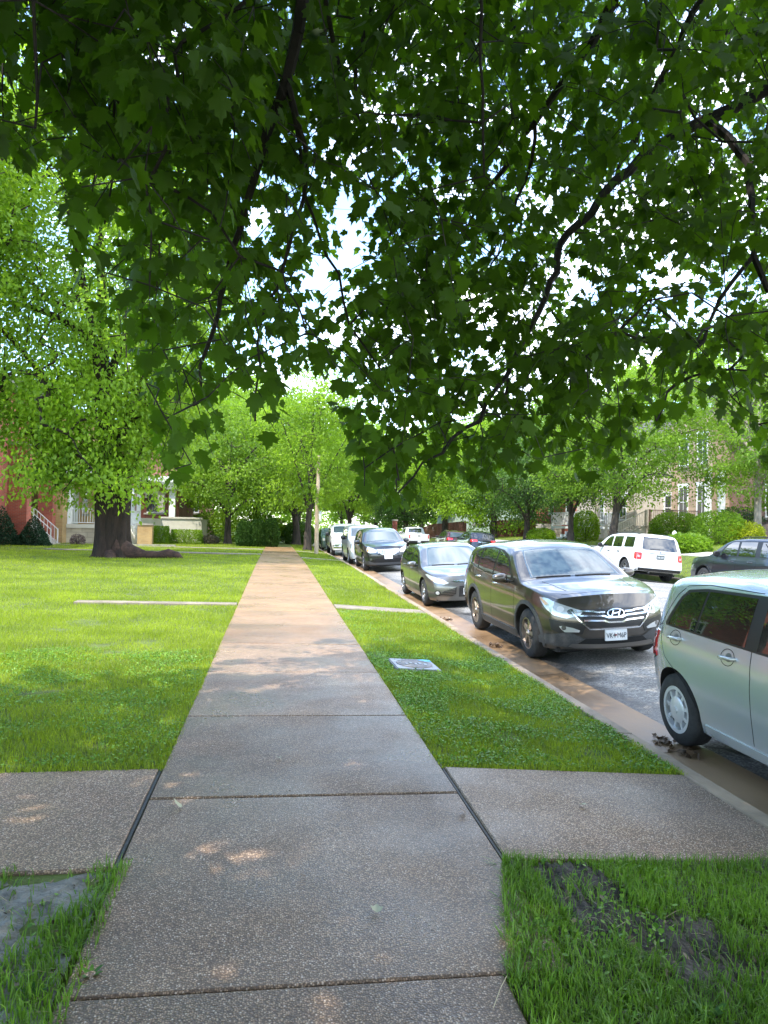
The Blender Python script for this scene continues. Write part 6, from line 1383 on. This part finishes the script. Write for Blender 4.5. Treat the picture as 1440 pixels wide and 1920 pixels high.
def stairs(parent, x0, x1, y0, y1, z0, z1, m_, n=7):
    """climbs from z0 at x0 to z1 at x1"""
    mb = MB(); dx = (x1-x0)/n; dz = (z1-z0)/n
    for k in range(n):
        xa = x0+dx*k; mb.box((xa, y0, z0-.2), (xa+dx*(.998), y1, z0+dz*(k+1)-.003*0))
    return mb.build('steps', m_, parent)
def bX(px, Y): return float(at_Y(px, 980, Y)[0])
def bY(px, X): return float(at_X(px, 980, X)[1])
def house(label, cat='house'): return thing('house', label, cat)
def boxes(parent, name, m_, *bs):
    out = []
    for b in bs: mb = MB(); mb.box(b[0], b[1]); out.append(mb.build(name, m_, parent))
    return out
def hip(parent, x0, x1, y0, y1, z, h, ov=.4):
    mb = MB(); x0 -= ov; x1 += ov; y0 -= ov; y1 += ov; c_ = min(x1-x0, y1-y0)/2*.9; 
    mb.add([(x0, y0, z), (x1, y0, z), (x1, y1, z), (x0, y1, z), (x0+c_, y0+c_, z+h), (x1-c_, y0+c_, z+h), (x1-c_, y1-c_, z+h), (x0+c_, y1-c_, z+h), (x0, y0, z-.2), (x1, y0, z-.2), (x1, y1, z-.2), (x0, y1, z-.2)],
           [(0, 1, 5, 4), (1, 2, 6, 5), (2, 3, 7, 6), (3, 0, 4, 7), (4, 5, 6, 7), (8, 9, 1, 0), (9, 10, 2, 1), (10, 11, 3, 2), (11, 8, 0, 3), (11, 10, 9, 8)])
    return mb.build('roof', roofm, parent)
# --- red brick house at the left edge
H1 = house('red brick house at the left edge with white railed front steps')
xw = -14.0
boxes(H1, 'wall', redbrick, ((-26, 28, -.5), (xw, 43.4, 8.2))); hip(H1, -26, xw, 28, 43.4, 8.4, 2.6)
boxes(H1, 'pier', redbrick, ((bX(31, 40)-.5, 40, -.3), (bX(49, 40), 40.7, 5.4)), ((bX(70, 43.45), 43.45, -.3), (bX(98, 43.45), 44.05, 5.2)))
boxes(H1, 'pier_cap', stepc, ((bX(31, 40)-.58, 39.92, 5.4), (bX(49, 40)+.08, 40.78, 5.55)))
for yy in (31.5, 34.6, 37.9): window(H1, 'X+', (xw, yy, 3.4), 1.2, 2.1, whitew)
for yy in (31.5, 34.6, 37.9): window(H1, 'X+', (xw, yy, 6.6), 1.1, 1.7, whitew)
px0 = bX(50, 41.5)
boxes(H1, 'porch_floor', stepc, ((xw+.01, 40.75, -.2), (px0, 43.4, 1.32)))
sxa = bX(104, 41.3); stairs(H1, sxa, px0+.005, 41.0, 42.3, .05, 1.30, stepc, 7)
boxes(H1, 'landing', stepc, ((sxa+.002, 40.9, -.2), (sxa+.75, 42.4, .16)))
for yy in (41.02, 42.28): railing(H1, 'railing', [(px0-.1, yy, 1.30), (px0+.1, yy, 1.30), (sxa-.15, yy, .12)], whitew, .85, .22, .03, .05)
mb = MB(); mb.tube([(px0-.3, 42.7, 1.32), (px0-.3, 42.7, 1.75)], [.16, .24], 14); pot = mb.build('planter', mat('terracotta', (.30, .10, .05), .8), None, smooth=40); tag(pot, 'terracotta pot of trailing leaves on the red brick house porch', 'flower pot')
P = np.array([px0-.3, 42.7, 1.85])+rng.normal(0, 1, (260, 3))*np.array([.25, .25, .18]); V, F_, r_ = leaves(OT, P, rng.uniform(.06, .12, 260), rng.normal(0, 1, (260, 3)), rng.normal(0, 1, (260, 3))+[0, 0, 1]); link('foliage', arr_mesh('foliage', V, F_, r_), lm_yel, pot)
# --- yellow brick house with block porch
H2 = house('yellow brick house with pale block porch and white balustrade')
xy_ = bX(118, 44.2)
boxes(H2, 'wall', yelbrick, ((-26, 44.1, -.5), (xy_-.0, 52.9, 8.0))); hip(H2, -26, xy_, 44.1, 52.9, 8.2, 2.4)
xp = bX(232, 45.0)
boxes(H2, 'porch_base', blockm, ((xy_+.005, 44.9, -.3), (xp, 50.5, 1.05))); boxes(H2, 'porch_ledge', stucco, ((xy_+.004, 44.84, 1.052), (xp+.06, 50.55, 1.28)))
railing(H2, 'railing', [(xy_+.1, 45.0, 1.28), ((xy_+xp)/2, 45.0, 1.28), (xp-.05, 45.0, 1.28)], whitew, .92, .15, .035, .09)
railing(H2, 'railing', [(xp-.05, 46.6, 1.28), (xp-.05, 50.4, 1.28)], whitew, .92, .15, .035, .09)
boxes(H2, 'column', whitew, ((xy_+.02, 44.95, 1.285), (xy_+.27, 45.2, 4.2)), ((xp-.26, 44.95, 1.285), (xp-.02, 45.2, 4.2)), ((xp-.26, 50.2, 1.285), (xp-.02, 50.45, 4.2)))
boxes(H2, 'porch_roof', whitew, ((xy_+.006, 44.6, 4.21), (xp+.35, 50.9, 4.6))); boxes(H2, 'door', mat('pale_door', (.5, .52, .5), .5), ((xy_+.001, 46.2, 1.285), (xy_+.06, 47.2, 3.4)))
window(H2, 'X+', (xy_, 48.9, 2.7), 1.3, 1.5, beigew)
stairs(H2, bX(268, 47.2), xp+.07, 45.9, 47.2, .05, 1.25, stucco, 6)
for yy in (45.9, 47.2): railing(H2, 'railing', [(xp+.05, yy, 1.26), (bX(268, 47)-.1, yy, .18)], whitew, .85, .16, .035, .06)
boxes(H2, 'pier', yelbrick, ((bX(263, 46.2), 45.3, -.2), (bX(290, 46.2), 45.85, 1.30))); boxes(H2, 'pier_cap', stepc, ((bX(263, 46.2)-.05, 45.25, 1.302), (bX(290, 46.2)+.05, 45.9, 1.40)))
boxes(H2, 'garden_edge', stepc, ((bX(240, 44), 43.9, -.1), (bX(330, 44), 44.2, .16)))
# --- house behind the cream terrace
H3 = house('brick house with a cream walled terrace and white columns right of the big tree')
xa = bX(302, 54); xb = bX(378, 54)
boxes(H3, 'terrace_wall', stucco, ((xa, 54, -.3), (xb, 54.3, 1.80))); mb = MB(); A0 = (bX(255, 50.2), 50.2); mb.prism([A0, (xa-.003, 54.0), (xa-.003, 54.3), (A0[0]-.3, A0[1]+.1)][::1], -.3, 1.78); mb.build('terrace_wall', stucco, H3)
boxes(H3, 'terrace_wall', stucco, ((xb-.3, 54.303, -.3), (xb, 59, 1.80))); mb = MB(); mb.box((xa-.05, 53.93, 1.802), (xb+.07, 54.37, 1.93)); mb.build('coping', stucco, H3)
boxes(H3, 'terrace_shadow_band', noise_mat('stucco_shadow_band', (.42, .38, .30), (.5, .46, .37), 2, 5, .9, .2, 50), ((xa+.25, 53.985, .05), (xb-.45, 53.999, .82)))  # thin panel on the wall face, its shadow painted as darker stucco
boxes(H3, 'wall', brick_mat('dull_red_brick', (.28, .10, .07), (.22, .075, .05), (.25, .2, .17)), ((-24, 58, -.5), (bX(335, 58), 68, 7.4))); hip(H3, -24, bX(335, 58), 58, 68, 7.6, 2.4)
for px_ in (246, 322): boxes(H3, 'column', whitew, ((bX(px_, 55.5)-.22, 55.4, 1.2), (bX(px_, 55.5)+.22, 55.8, 4.0)))
mb = MB(); x_ = bX(322, 55.5); mb.add([(x_-.42, 55.1, 4.0), (x_+.42, 55.1, 4.0), (x_+.42, 56.1, 4.0), (x_-.42, 56.1, 4.0), (x_-.8, 54.9, 4.55), (x_+.7, 54.9, 4.55), (x_+.7, 56.3, 4.55), (x_-.8, 56.3, 4.55)], [(3, 2, 1, 0), (4, 5, 6, 7), (0, 1, 5, 4), (1, 2, 6, 5), (2, 3, 7, 6), (3, 0, 4, 7)]); mb.build('capital', whitew, H3)
boxes(H3, 'porch_roof', whitew, ((bX(236, 55), 55.0, 4.56), (x_+.9, 58, 4.95))); boxes(H3, 'porch_floor', stepc, ((bX(240, 55.5), 55, -.2), (xb-.31, 57.99, 1.2)))
window(H3, 'Y-', (bX(290, 58), 58, 3.0), 1.5, 1.5, whitew); boxes(H3, 'door', doorm, ((bX(262, 58)-.5, 57.93, 1.21), (bX(262, 58)+.5, 57.999, 3.4)))
H4 = house('small pale red brick house glimpsed behind the slim dark trunk')
boxes(H4, 'wall', brick_mat('pale_red_brick', (.38, .16, .11), (.32, .13, .09), (.3, .25, .2)), ((bX(340, 74), 74, -.3), (bX(385, 74), 84, 5.5))); hip(H4, bX(340, 74), bX(385, 74), 74, 84, 5.7, 2.0); window(H4, 'Y-', (bX(364, 74), 74, 3.4), .9, 1.6)
# --- far side of the road
def deck(label, x0, x1, y0, y1, z0, z1, m_, rail_pts, latt=True, name='porch'):
    D_ = thing(name, label, 'porch'); boxes(D_, 'floor', m_, ((x0, y0, z1-.16), (x1, y1, z1)))
    for q in ((x0, y0), (x1-.16, y0), (x0, y1-.16)): boxes(D_, 'post', m_, ((q[0], q[1], z0-.3), (q[0]+.16, q[1]+.16, z1-.161)))
    if latt:
        mb = MB(); w_ = x1-x0-.32; h_ = z1-.16-z0; n = int(w_/.14)+int(h_/.14)+2
        for k in range(-int(h_/.14)-1, int(w_/.14)+2):
            for sg in (1, -1):
                a = Vector((x0+.16+k*.14, y0+.06+.02*(sg > 0), z0 if sg > 0 else z0+h_)); b = a+Vector((h_, 0, sg*h_))
                if a.x < x0+.16: f = (x0+.16-a.x)/(b.x-a.x); a = a+(b-a)*f
                if b.x > x1-.16: f = (x1-.16-a.x)/(b.x-a.x); b = a+(b-a)*f
                if f_ok(a, b): mb.bar(a, b, .03, .012, (0, 1, 0))
        mb.build('lattice', beigew, D_)
    return D_
def f_ok(a, b): return (b.x-a.x) > .03
gr_ = lambda x: gz(x)
D1 = deck('raised porch with white balustrade over lattice, behind the bronze crossover', 19.7, 22.6, 45.5, 49.5, gr_(21), 1.80, whitew, None)
railing(D1, 'railing', [(19.75, 45.56, 1.80), (21.0, 45.56, 1.80), (22.5, 45.56, 1.80)], whitew, .95, .12, .045, .12); railing(D1, 'railing', [(19.75, 45.6, 1.80), (19.75, 49.4, 1.80)], whitew, .95, .12, .045, .12)
boxes(D1, 'column', beigew, ((bX(1117, 45.2), 45.15, gr_(21)-.2), (bX(1124, 45.2), 45.4, 4.6))); boxes(D1, 'porch_roof', whitew, ((19.4, 45.1, 4.61), (23.5, 50, 4.9)))
D2 = deck('beige raised porch with wooden stairs, right of the thick dark trunk', 21.5, 24.8, 39.0, 43.5, gr_(22), 1.85, beigew, None, latt=False)
boxes(D2, 'skirt', beigew, ((21.68, 39.06, gr_(22)-.2), (24.6, 39.12, 1.60)))
railing(D2, 'railing', [(21.6, 39.06, 1.85), (23, 39.06, 1.85), (24.7, 39.06, 1.85)], mat('brown_rail', (.22, .14, .10), .6), .92, .12, .04, .1)
stairs(D2, 19.6, 21.49, 39.2, 40.5, gr_(20), 1.80, beigew, 6)
for yy in (39.18, 40.52): railing(D2, 'stair_rail', [(21.45, yy, 1.85), (19.6, yy, gr_(20)+.1)], beigew, .9, .12, .04, .11)
# tan two storey house
H5 = house('tan brick two storey house with tall white sash windows behind the far trees')
XT = 27.0; y0_ = bY(1334, XT); y1_ = bY(1255, XT)
boxes(H5, 'wall', tanbrick, ((XT, y0_, .3), (40, y1_, 9.8))); boxes(H5, 'wall', brnbrick, ((XT+1.2, y0_-7.5, .3), (40, y0_-.002, 9.4))); hip(H5, XT, 40, y0_-7.5, y1_, 10.0, 2.6)
for px_ in (1316, 1281):
    yy = bY(px_, XT); window(H5, 'X-', (XT, yy, 3.55), 1.15, 2.1, whitew); window(H5, 'X-', (XT, yy, 6.9), 1.15, 1.9, whitew)
window(H5, 'X-', (XT+1.2, y0_-4.2, 3.4), 1.6, 1.9, whitew); boxes(H5, 'column', whitew, ((XT-.32, y0_-.02, .6), (XT-.02, y0_+.28, 5.6)), ((XT-1.4, y0_-3.0, .6), (XT-1.1, y0_-2.7, 5.2)))
boxes(H5, 'cornice', whitew, ((XT-.25, y0_-.2, 9.4), (XT-.003, y1_, 9.79)))
fz = gr_(24)
S1 = thing('front_steps', 'concrete front steps with dark iron handrails between round hedge and leafy shrub', 'steps')
stairs(S1, 22.3, 25.6, 33.6, 35.0, fz, 2.1, noise_mat('brown_step', (.16, .10, .075), (.26, .17, .13), 4, 6, .8, .3, 40), 9)
for yy in (33.6, 35.0): railing(S1, 'handrail', [(25.6, yy, 2.1), (22.3, yy, fz+.05)], iron, .9, .13, .022, .04)
S2 = thing('front_steps', 'stone walled steps with thin handrails beyond the bronze crossover roof', 'steps')
boxes(S2, 'retaining_wall', stonem, ((bX(1018, 53), 53, .4), (bX(1053, 53), 54.5, 2.0))); stairs(S2, bX(1052, 50), bX(1068, 50)+1.5, 49.6, 51, .8, 2.1, whitew, 6)
railing(S2, 'handrail', [(bX(1052, 50)+1.9, 49.6, 2.1), (bX(1052, 50), 49.6, .85)], iron, .9, .3, .03, .04)
S3 = thing('front_steps', 'white railed steps at the far right edge', 'steps'); stairs(S3, 22.8, 24.8, 29.4, 30.8, gr_(23), 2.0, whitew, 6)
railing(S3, 'handrail', [(24.8, 29.4, 2.0), (22.6, 29.4, gr_(23)+.05)], whitew, .92, .13, .04, .08)
H6 = house('beige house standing behind the white balustraded porch')
boxes(H6, 'wall', beigew, ((24.5, 46, .4), (36, 56, 7.6))); hip(H6, 24.5, 36, 46, 56, 7.8, 2.6)
for yy in (48, 51.5): window(H6, 'X-', (24.5, yy, 3.2), 1.1, 1.8)
window(H6, 'Y-', (27, 46, 3.2), 1.1, 1.8)
H7 = house('red brick house with tall front gable further along the far side')
boxes(H7, 'wall', redbrick, ((25.5, 58, .4), (37, 68, 11.0))); hip(H7, 25.5, 37, 58, 68, 11.2, 2.4)
for yy in (60, 64): window(H7, 'X-', (25.5, yy, 4), 1.1, 1.8); window(H7, 'X-', (25.5, yy, 8), 1.1, 1.8)
H8 = house('pale green house glimpsed behind the dark red crossover')
boxes(H8, 'wall', noise_mat('pale_green_paint', (.36, .45, .36), (.42, .5, .42), 2, 4, .8, .1, 30), ((20.5, 78, .4), (32, 90, 5.5))); hip(H8, 20.5, 32, 78, 90, 5.7, 2.5); window(H8, 'Y-', (22.5, 78, 2.9), 1.2, 1.6)
# brown board fence and brick gate pier
FN = thing('board_fence', 'brown board fence beside the bare trunk on the far side', 'fence')
fm = noise_mat('fence_board', (.09, .035, .02), (.17, .07, .045), 5, 6, .85, .4, 30, stretch=(1, 1, .2))
mb = MB(); x_ = 15.4
while x_ < 20.5: mb.box((x_, 76, gz(x_)-.1), (x_+.13, 76.03, gz(x_)+1.5)); x_ += .14
mb.build('board', fm, FN)
for x_ in (15.4, 17.9, 20.4): boxes(FN, 'post', fm, ((x_, 76.035, gz(x_)-.2), (x_+.1, 76.13, gz(x_)+1.6)))
FN2 = thing('board_fence', 'dark brown board fence low behind the forked dark tree', 'fence'); mb = MB(); x_ = 19.5
while x_ < 27: mb.box((x_, 62, gz(x_)-.1), (x_+.13, 62.03, gz(x_)+1.5)); x_ += .14
mb.build('board', fm, FN2); boxes(FN2, 'post', fm, ((19.5, 62.035, .5), (19.6, 62.13, 2.5)), ((26.8, 62.035, .5), (26.9, 62.13, 2.6)))
GP = thing('gate_pier', 'red brick gate pier left of the far white pickup', 'pier'); boxes(GP, 'shaft', redbrick, ((bX(737, 72), 72, -.2), (bX(745, 72), 72.5, 2.2))); boxes(GP, 'cap', stepc, ((bX(737, 72)-.06, 71.94, 2.202), (bX(745, 72)+.06, 72.56, 2.35)))
# bollard lamp
BL = thing('path_light', 'small white capped path light behind the white compact suv', 'path light', (bX(1265, 31.5), 31.5, gz(21))); mb = MB(); mb.tube([(0, 0, -.1), (0, 0, .35)], .03, 8); mb.build('stem', iron, BL); mb = MB(); mb.tube([(0, 0, .351), (0, 0, .52), (0, 0, .60), (0, 0, .66)], [.09, .11, .09, .03], 12); mb.build('shade', whitew, BL, smooth=40)
# pale pole with a small sign and climbing leaves
pxp = bX(594, 39.2)
PL = thing('utility_pole', 'pale weathered pole by the kerb with leafy vine and a small sign plate', 'pole', (pxp, 39.2, gz(pxp)))
mb = MB(); mb.tube([(0, 0, -.3), (.01, 0, 0), (0, 0, 3), (.03, 0, 4.2), (.02, 0, 5.4)], [.14, .115, .105, .095, .085], 14); mb.build('shaft', noise_mat('weathered_pole', (.30, .22, .13), (.50, .40, .27), 5, 7, .9, .5, 30, stretch=(1, 1, .12)), PL, smooth=50)
mb = MB(); mb.box((.12, -.06, 1.75), (.24, -.04, 2.35)); mb.box((.09, -.04, 1.8), (.2, .0, 1.83)); mb.build('sign_plate', mat('grey_sign', (.55, .56, .5), .5), PL)
n = 2600; z_ = rng.uniform(1.8, 5.9, n)**1; a_ = rng.uniform(0, 6.28, n); q_ = .11+np.abs(rng.normal(0, .14, n))*(z_/4); P = np.stack([np.cos(a_)*q_, np.sin(a_)*q_, z_], -1); P = P[pnoise(P[:, 2]*2, P[:, 0]*3, 1, 3) > .45]
V, F_, r_ = leaves(OT, P, rng.uniform(.09, .16, len(P)), rng.normal(0, 1, (len(P), 3))-[0, 0, .5], rng.normal(0, 1, (len(P), 3))); link('vine', arr_mesh('vine', V, F_, r_), lm_yel, PL)
# utility cover in the lawn strip
CV = thing('meter_cover', 'square iron meter cover with round lid and blue paint corner set in the lawn strip', 'meter cover', (1.645, 8.30, gz(1.645)+.022), (0, .06, .02))
castm = noise_mat('cast_iron_frame', (.20, .21, .23), (.34, .35, .37), 12, 6, .5, .5, 60, bdist=.003, metal=.3); mb = MB(); mb.box((-.26, -.30, -.03), (.26, .30, .012)); mb.build('frame', castm, CV, bevel=.01)
mb = MB(); n = 40; mb.add([(math.cos(2*math.pi*k/n)*.215, math.sin(2*math.pi*k/n)*.245, .013) for k in range(n)]+[(math.cos(2*math.pi*k/n)*.21, math.sin(2*math.pi*k/n)*.24, .02) for k in range(n)], [tuple(range(n, 2*n))]+[(k, (k+1) % n, n+(k+1) % n, n+k) for k in range(n)]); lid = mb.build('lid', noise_mat('rusty_lid', (.10, .085, .075), (.22, .20, .19), 9, 6, .55, .5, 50, bdist=.003), CV)
mb = MB()
for k in range(5): mb.box((-.12+k*.055, -.10+(k % 2)*.05, .0205), (-.085+k*.055, -.02+(k % 2)*.06, .026))
mb.tube([(math.cos(t)*.17, math.sin(t)*.195, .021) for t in np.linspace(0, 6.28, 40)], .004, 4); mb.build('raised_pattern', castm, lid)
mb = MB(); mb.box((.10, .17, .0125), (.245, .285, .0145)); mb.build('paint_mark', mat('blue_spray', (.10, .42, .75), .6), CV)
mb = MB(); mb.box((-.02, -.02, .0205), (.05, .0, .022)); mb.build('keyhole', void_, lid)
# leaf litter in the gutter
litm = leaf_mat('dead_leaf', (.07, .045, .03), (.26, .18, .12), (.12, .07, .03), .15, .6, .3)
def litter(label, x, y, rx_, ry_, n, z0=None):
    a = rng.uniform(0, 6.28, n); q = np.sqrt(rng.random(n)); q = np.where(rng.random(n) < .25, q*1.9, q*.9); P = np.stack([np.cos(a)*q*rx_, np.sin(a)*q*ry_, .008+rng.random(n)*.028*np.clip(1-q, 0, 1)], -1)
    V, F_, r_ = leaves(MS, P, rng.uniform(.04, .09, n), rng.normal(0, 1, (n, 3))*[1, 1, .35], rng.normal(0, .6, (n, 3))+[0, 0, 1]); o = link('leaf_litter', arr_mesh('leaf_litter', V, F_, r_), litm); o.location = (x, y, road_z(x)+.004 if z0 is None else z0)
    mb = MB(); tag(o, label, 'leaf litter'); return o
litter('clump of brown wet leaves in the gutter before the bronze crossover front wheel', 3.46, 10.9, .11, .16, 30)
litter('small clump of brown leaves in the gutter beside the bronze crossover rear wheel', 3.42, 13.9, .09, .14, 20)
litter('crumbled dead leaves against the silver hatchback rear tyre', 3.48, 6.0, .06, .13, 26); litter('crumbled dead leaves trailing in front of the silver hatchback tyre', 3.50, 5.66, .05, .10, 16)
# single fallen leaves on the slabs
fm1 = leaf_mat('fallen_pale_leaf', (.42, .42, .28), (.5, .5, .36), (.3, .3, .1), .2, .6, .3)
for px_, py_, s_, lb in ((338, 1524, .04, 'pale curled leaf on the slab near the left joint'), (706, 1718, .035, 'pale curled leaf lying in the middle of the nearest slab'), (872, 1525, .03, 'thin brown leaf near the right joint'), (521, 1426, .03, 'tiny pale leaf on the second slab'), (1088, 1516, .03, 'pale leaf fragment on the right crossing walk'), (570, 1652, .02, 'tiny dark leaf on the nearest full slab'), (395, 1630, .02, 'tiny dark leaf left of the slab centre')):
    g = at_Z(px_, py_, -.012 if px_ < 1000 else -.08); P = np.zeros((1, 3)); P[0, 2] = .008
    V, F_, r_ = leaves(MS, P, np.array([s_*1.6]), np.array([[random.uniform(-1, 1), random.uniform(-1, 1), .1]]), np.array([[.2, .3, 1.]])); V[:, 2] += np.abs(V[:, 0])*.4
    V, F_ = V, F_; me = arr_mesh('fallen_leaf', V, F_, r_); o = link('fallen_leaf', me, fm1 if 'pale' in lb else litm); o.location = g; g2 = -.015*g[0] if g[0] < XR else -.02-(g[0]-XR)*.0625; o.location.z = g2+.002; tag(o, lb, 'leaf', 'fallen leaves on the paving')
# broad weeds by the slab
def weed(label, px, py, n, L_, up_=.8):
    g = at_Z(px, py, -.02); P = np.zeros((n, 3)); a = np.linspace(0, 6.28, n, endpoint=False)+rng.uniform(-.3, .3, n); td = np.stack([np.cos(a), np.sin(a), np.full(n, up_)], -1); nn = np.stack([-np.cos(a)*.5, -np.sin(a)*.5, np.full(n, 1.)], -1)
    tpl = (np.array([(0, 0, 0), (.10, .2, .02), (.17, .5, .03), (.12, .8, .0), (0, 1, -.08), (-.12, .8, .0), (-.17, .5, .03), (-.10, .2, .02), (0, .5, -.01)]), np.array([(0, 1, 8), (1, 2, 8), (2, 3, 8), (3, 4, 8), (4, 5, 8), (5, 6, 8), (6, 7, 8), (7, 0, 8)]))
    V, F_, r_ = leaves(tpl, P, L_*rng.uniform(.7, 1.1, n), td, nn); o = link('broadleaf_weed', arr_mesh('broadleaf_weed', V, F_, r_, smooth=True), leaf_mat('weed_leaf', (.04, .12, .02), (.09, .20, .03), (.10, .26, .03), .3)); o.location = (g[0], g[1], gz(g[0])+.01); tag(o, label, 'weed')
weed('tall pale broad leaved weed near the bottom right corner', 1330, 1895, 7, .085, 1.2); weed('broad leaved weed at the bottom left corner', 60, 1880, 7, .07, .7); weed('small clover like weed by the left slab edge', 170, 1840, 7, .05, .6)
mb = MB(); a_ = at_Z(925, 1890, .01); b_ = at_Z(950, 1830, .01); mb.tube([tuple(a_), tuple((a_+b_)/2+np.array([0, 0, .01])), tuple(b_)], .0016, 5); o = mb.build('dry_stalk', mat('straw', (.5, .42, .26), .7)); tag(o, 'dry straw stalk lying at the right edge of the nearest slab', 'straw')

# far-off wood closing the street, then the whole street follows its gentle fall away from the camera
Vs = []; Fs = []; Rs = []; off = 0; A_ = []
for k in range(620):
    a_ = rng.uniform(-1.25, 1.35); d = rng.uniform(170, 230); x = d*math.sin(a_); y = d*math.cos(a_)
    if abs(x-8) < 4 and d < 185: continue
    A_.append((x, y, rng.uniform(-2, 12)*rng.random()**.5 if d < 200 else rng.uniform(-2, 13)))
for k in range(300):
    sd_ = rng.choice([-1, 1]); x = -34+rng.normal(0, 3) if sd_ < 0 else 46+rng.normal(0, 3); A_.append((x, rng.uniform(0, 170), rng.uniform(1, 9)))
A_ = np.array(A_); n = len(A_)*110; C = np.repeat(A_, 110, 0); P = C+rng.normal(0, 1, (n, 3))*np.array([3.2, 3.2, 2.2]); P[:, 2] = np.maximum(P[:, 2], -1.5)
V, F_, r_ = leaves(OT, P, rng.uniform(.6, 1.1, n), rng.normal(0, 1, (n, 3)), rng.normal(0, 1, (n, 3))+[0, 0, .8])
o = link('distant_trees', arr_mesh('distant_trees', V, F_, np.repeat(rng.random(len(A_)), 110*4)*.6+r_*.4), lm_mid); tag(o, 'far off mass of trees closing the view along the street', 'trees', kind='stuff')
GRADE = lambda y: -.0105*np.maximum(0, y-27)
for o in [q for q in list(S.objects) if q.parent is None and q.type in ('MESH', 'EMPTY')]:
    if o.location.length > .01: o.location.z += float(GRADE(o.location.y)); continue
    st = [o]
    while st:
        q = st.pop(); st += list(q.children)
        if q.type == 'MESH':
            n = len(q.data.vertices); a = np.empty(n*3, np.float32); q.data.vertices.foreach_get('co', a); a = a.reshape(-1, 3); a[:, 2] += GRADE(a[:, 1]); q.data.vertices.foreach_set('co', a.ravel()); q.data.update()
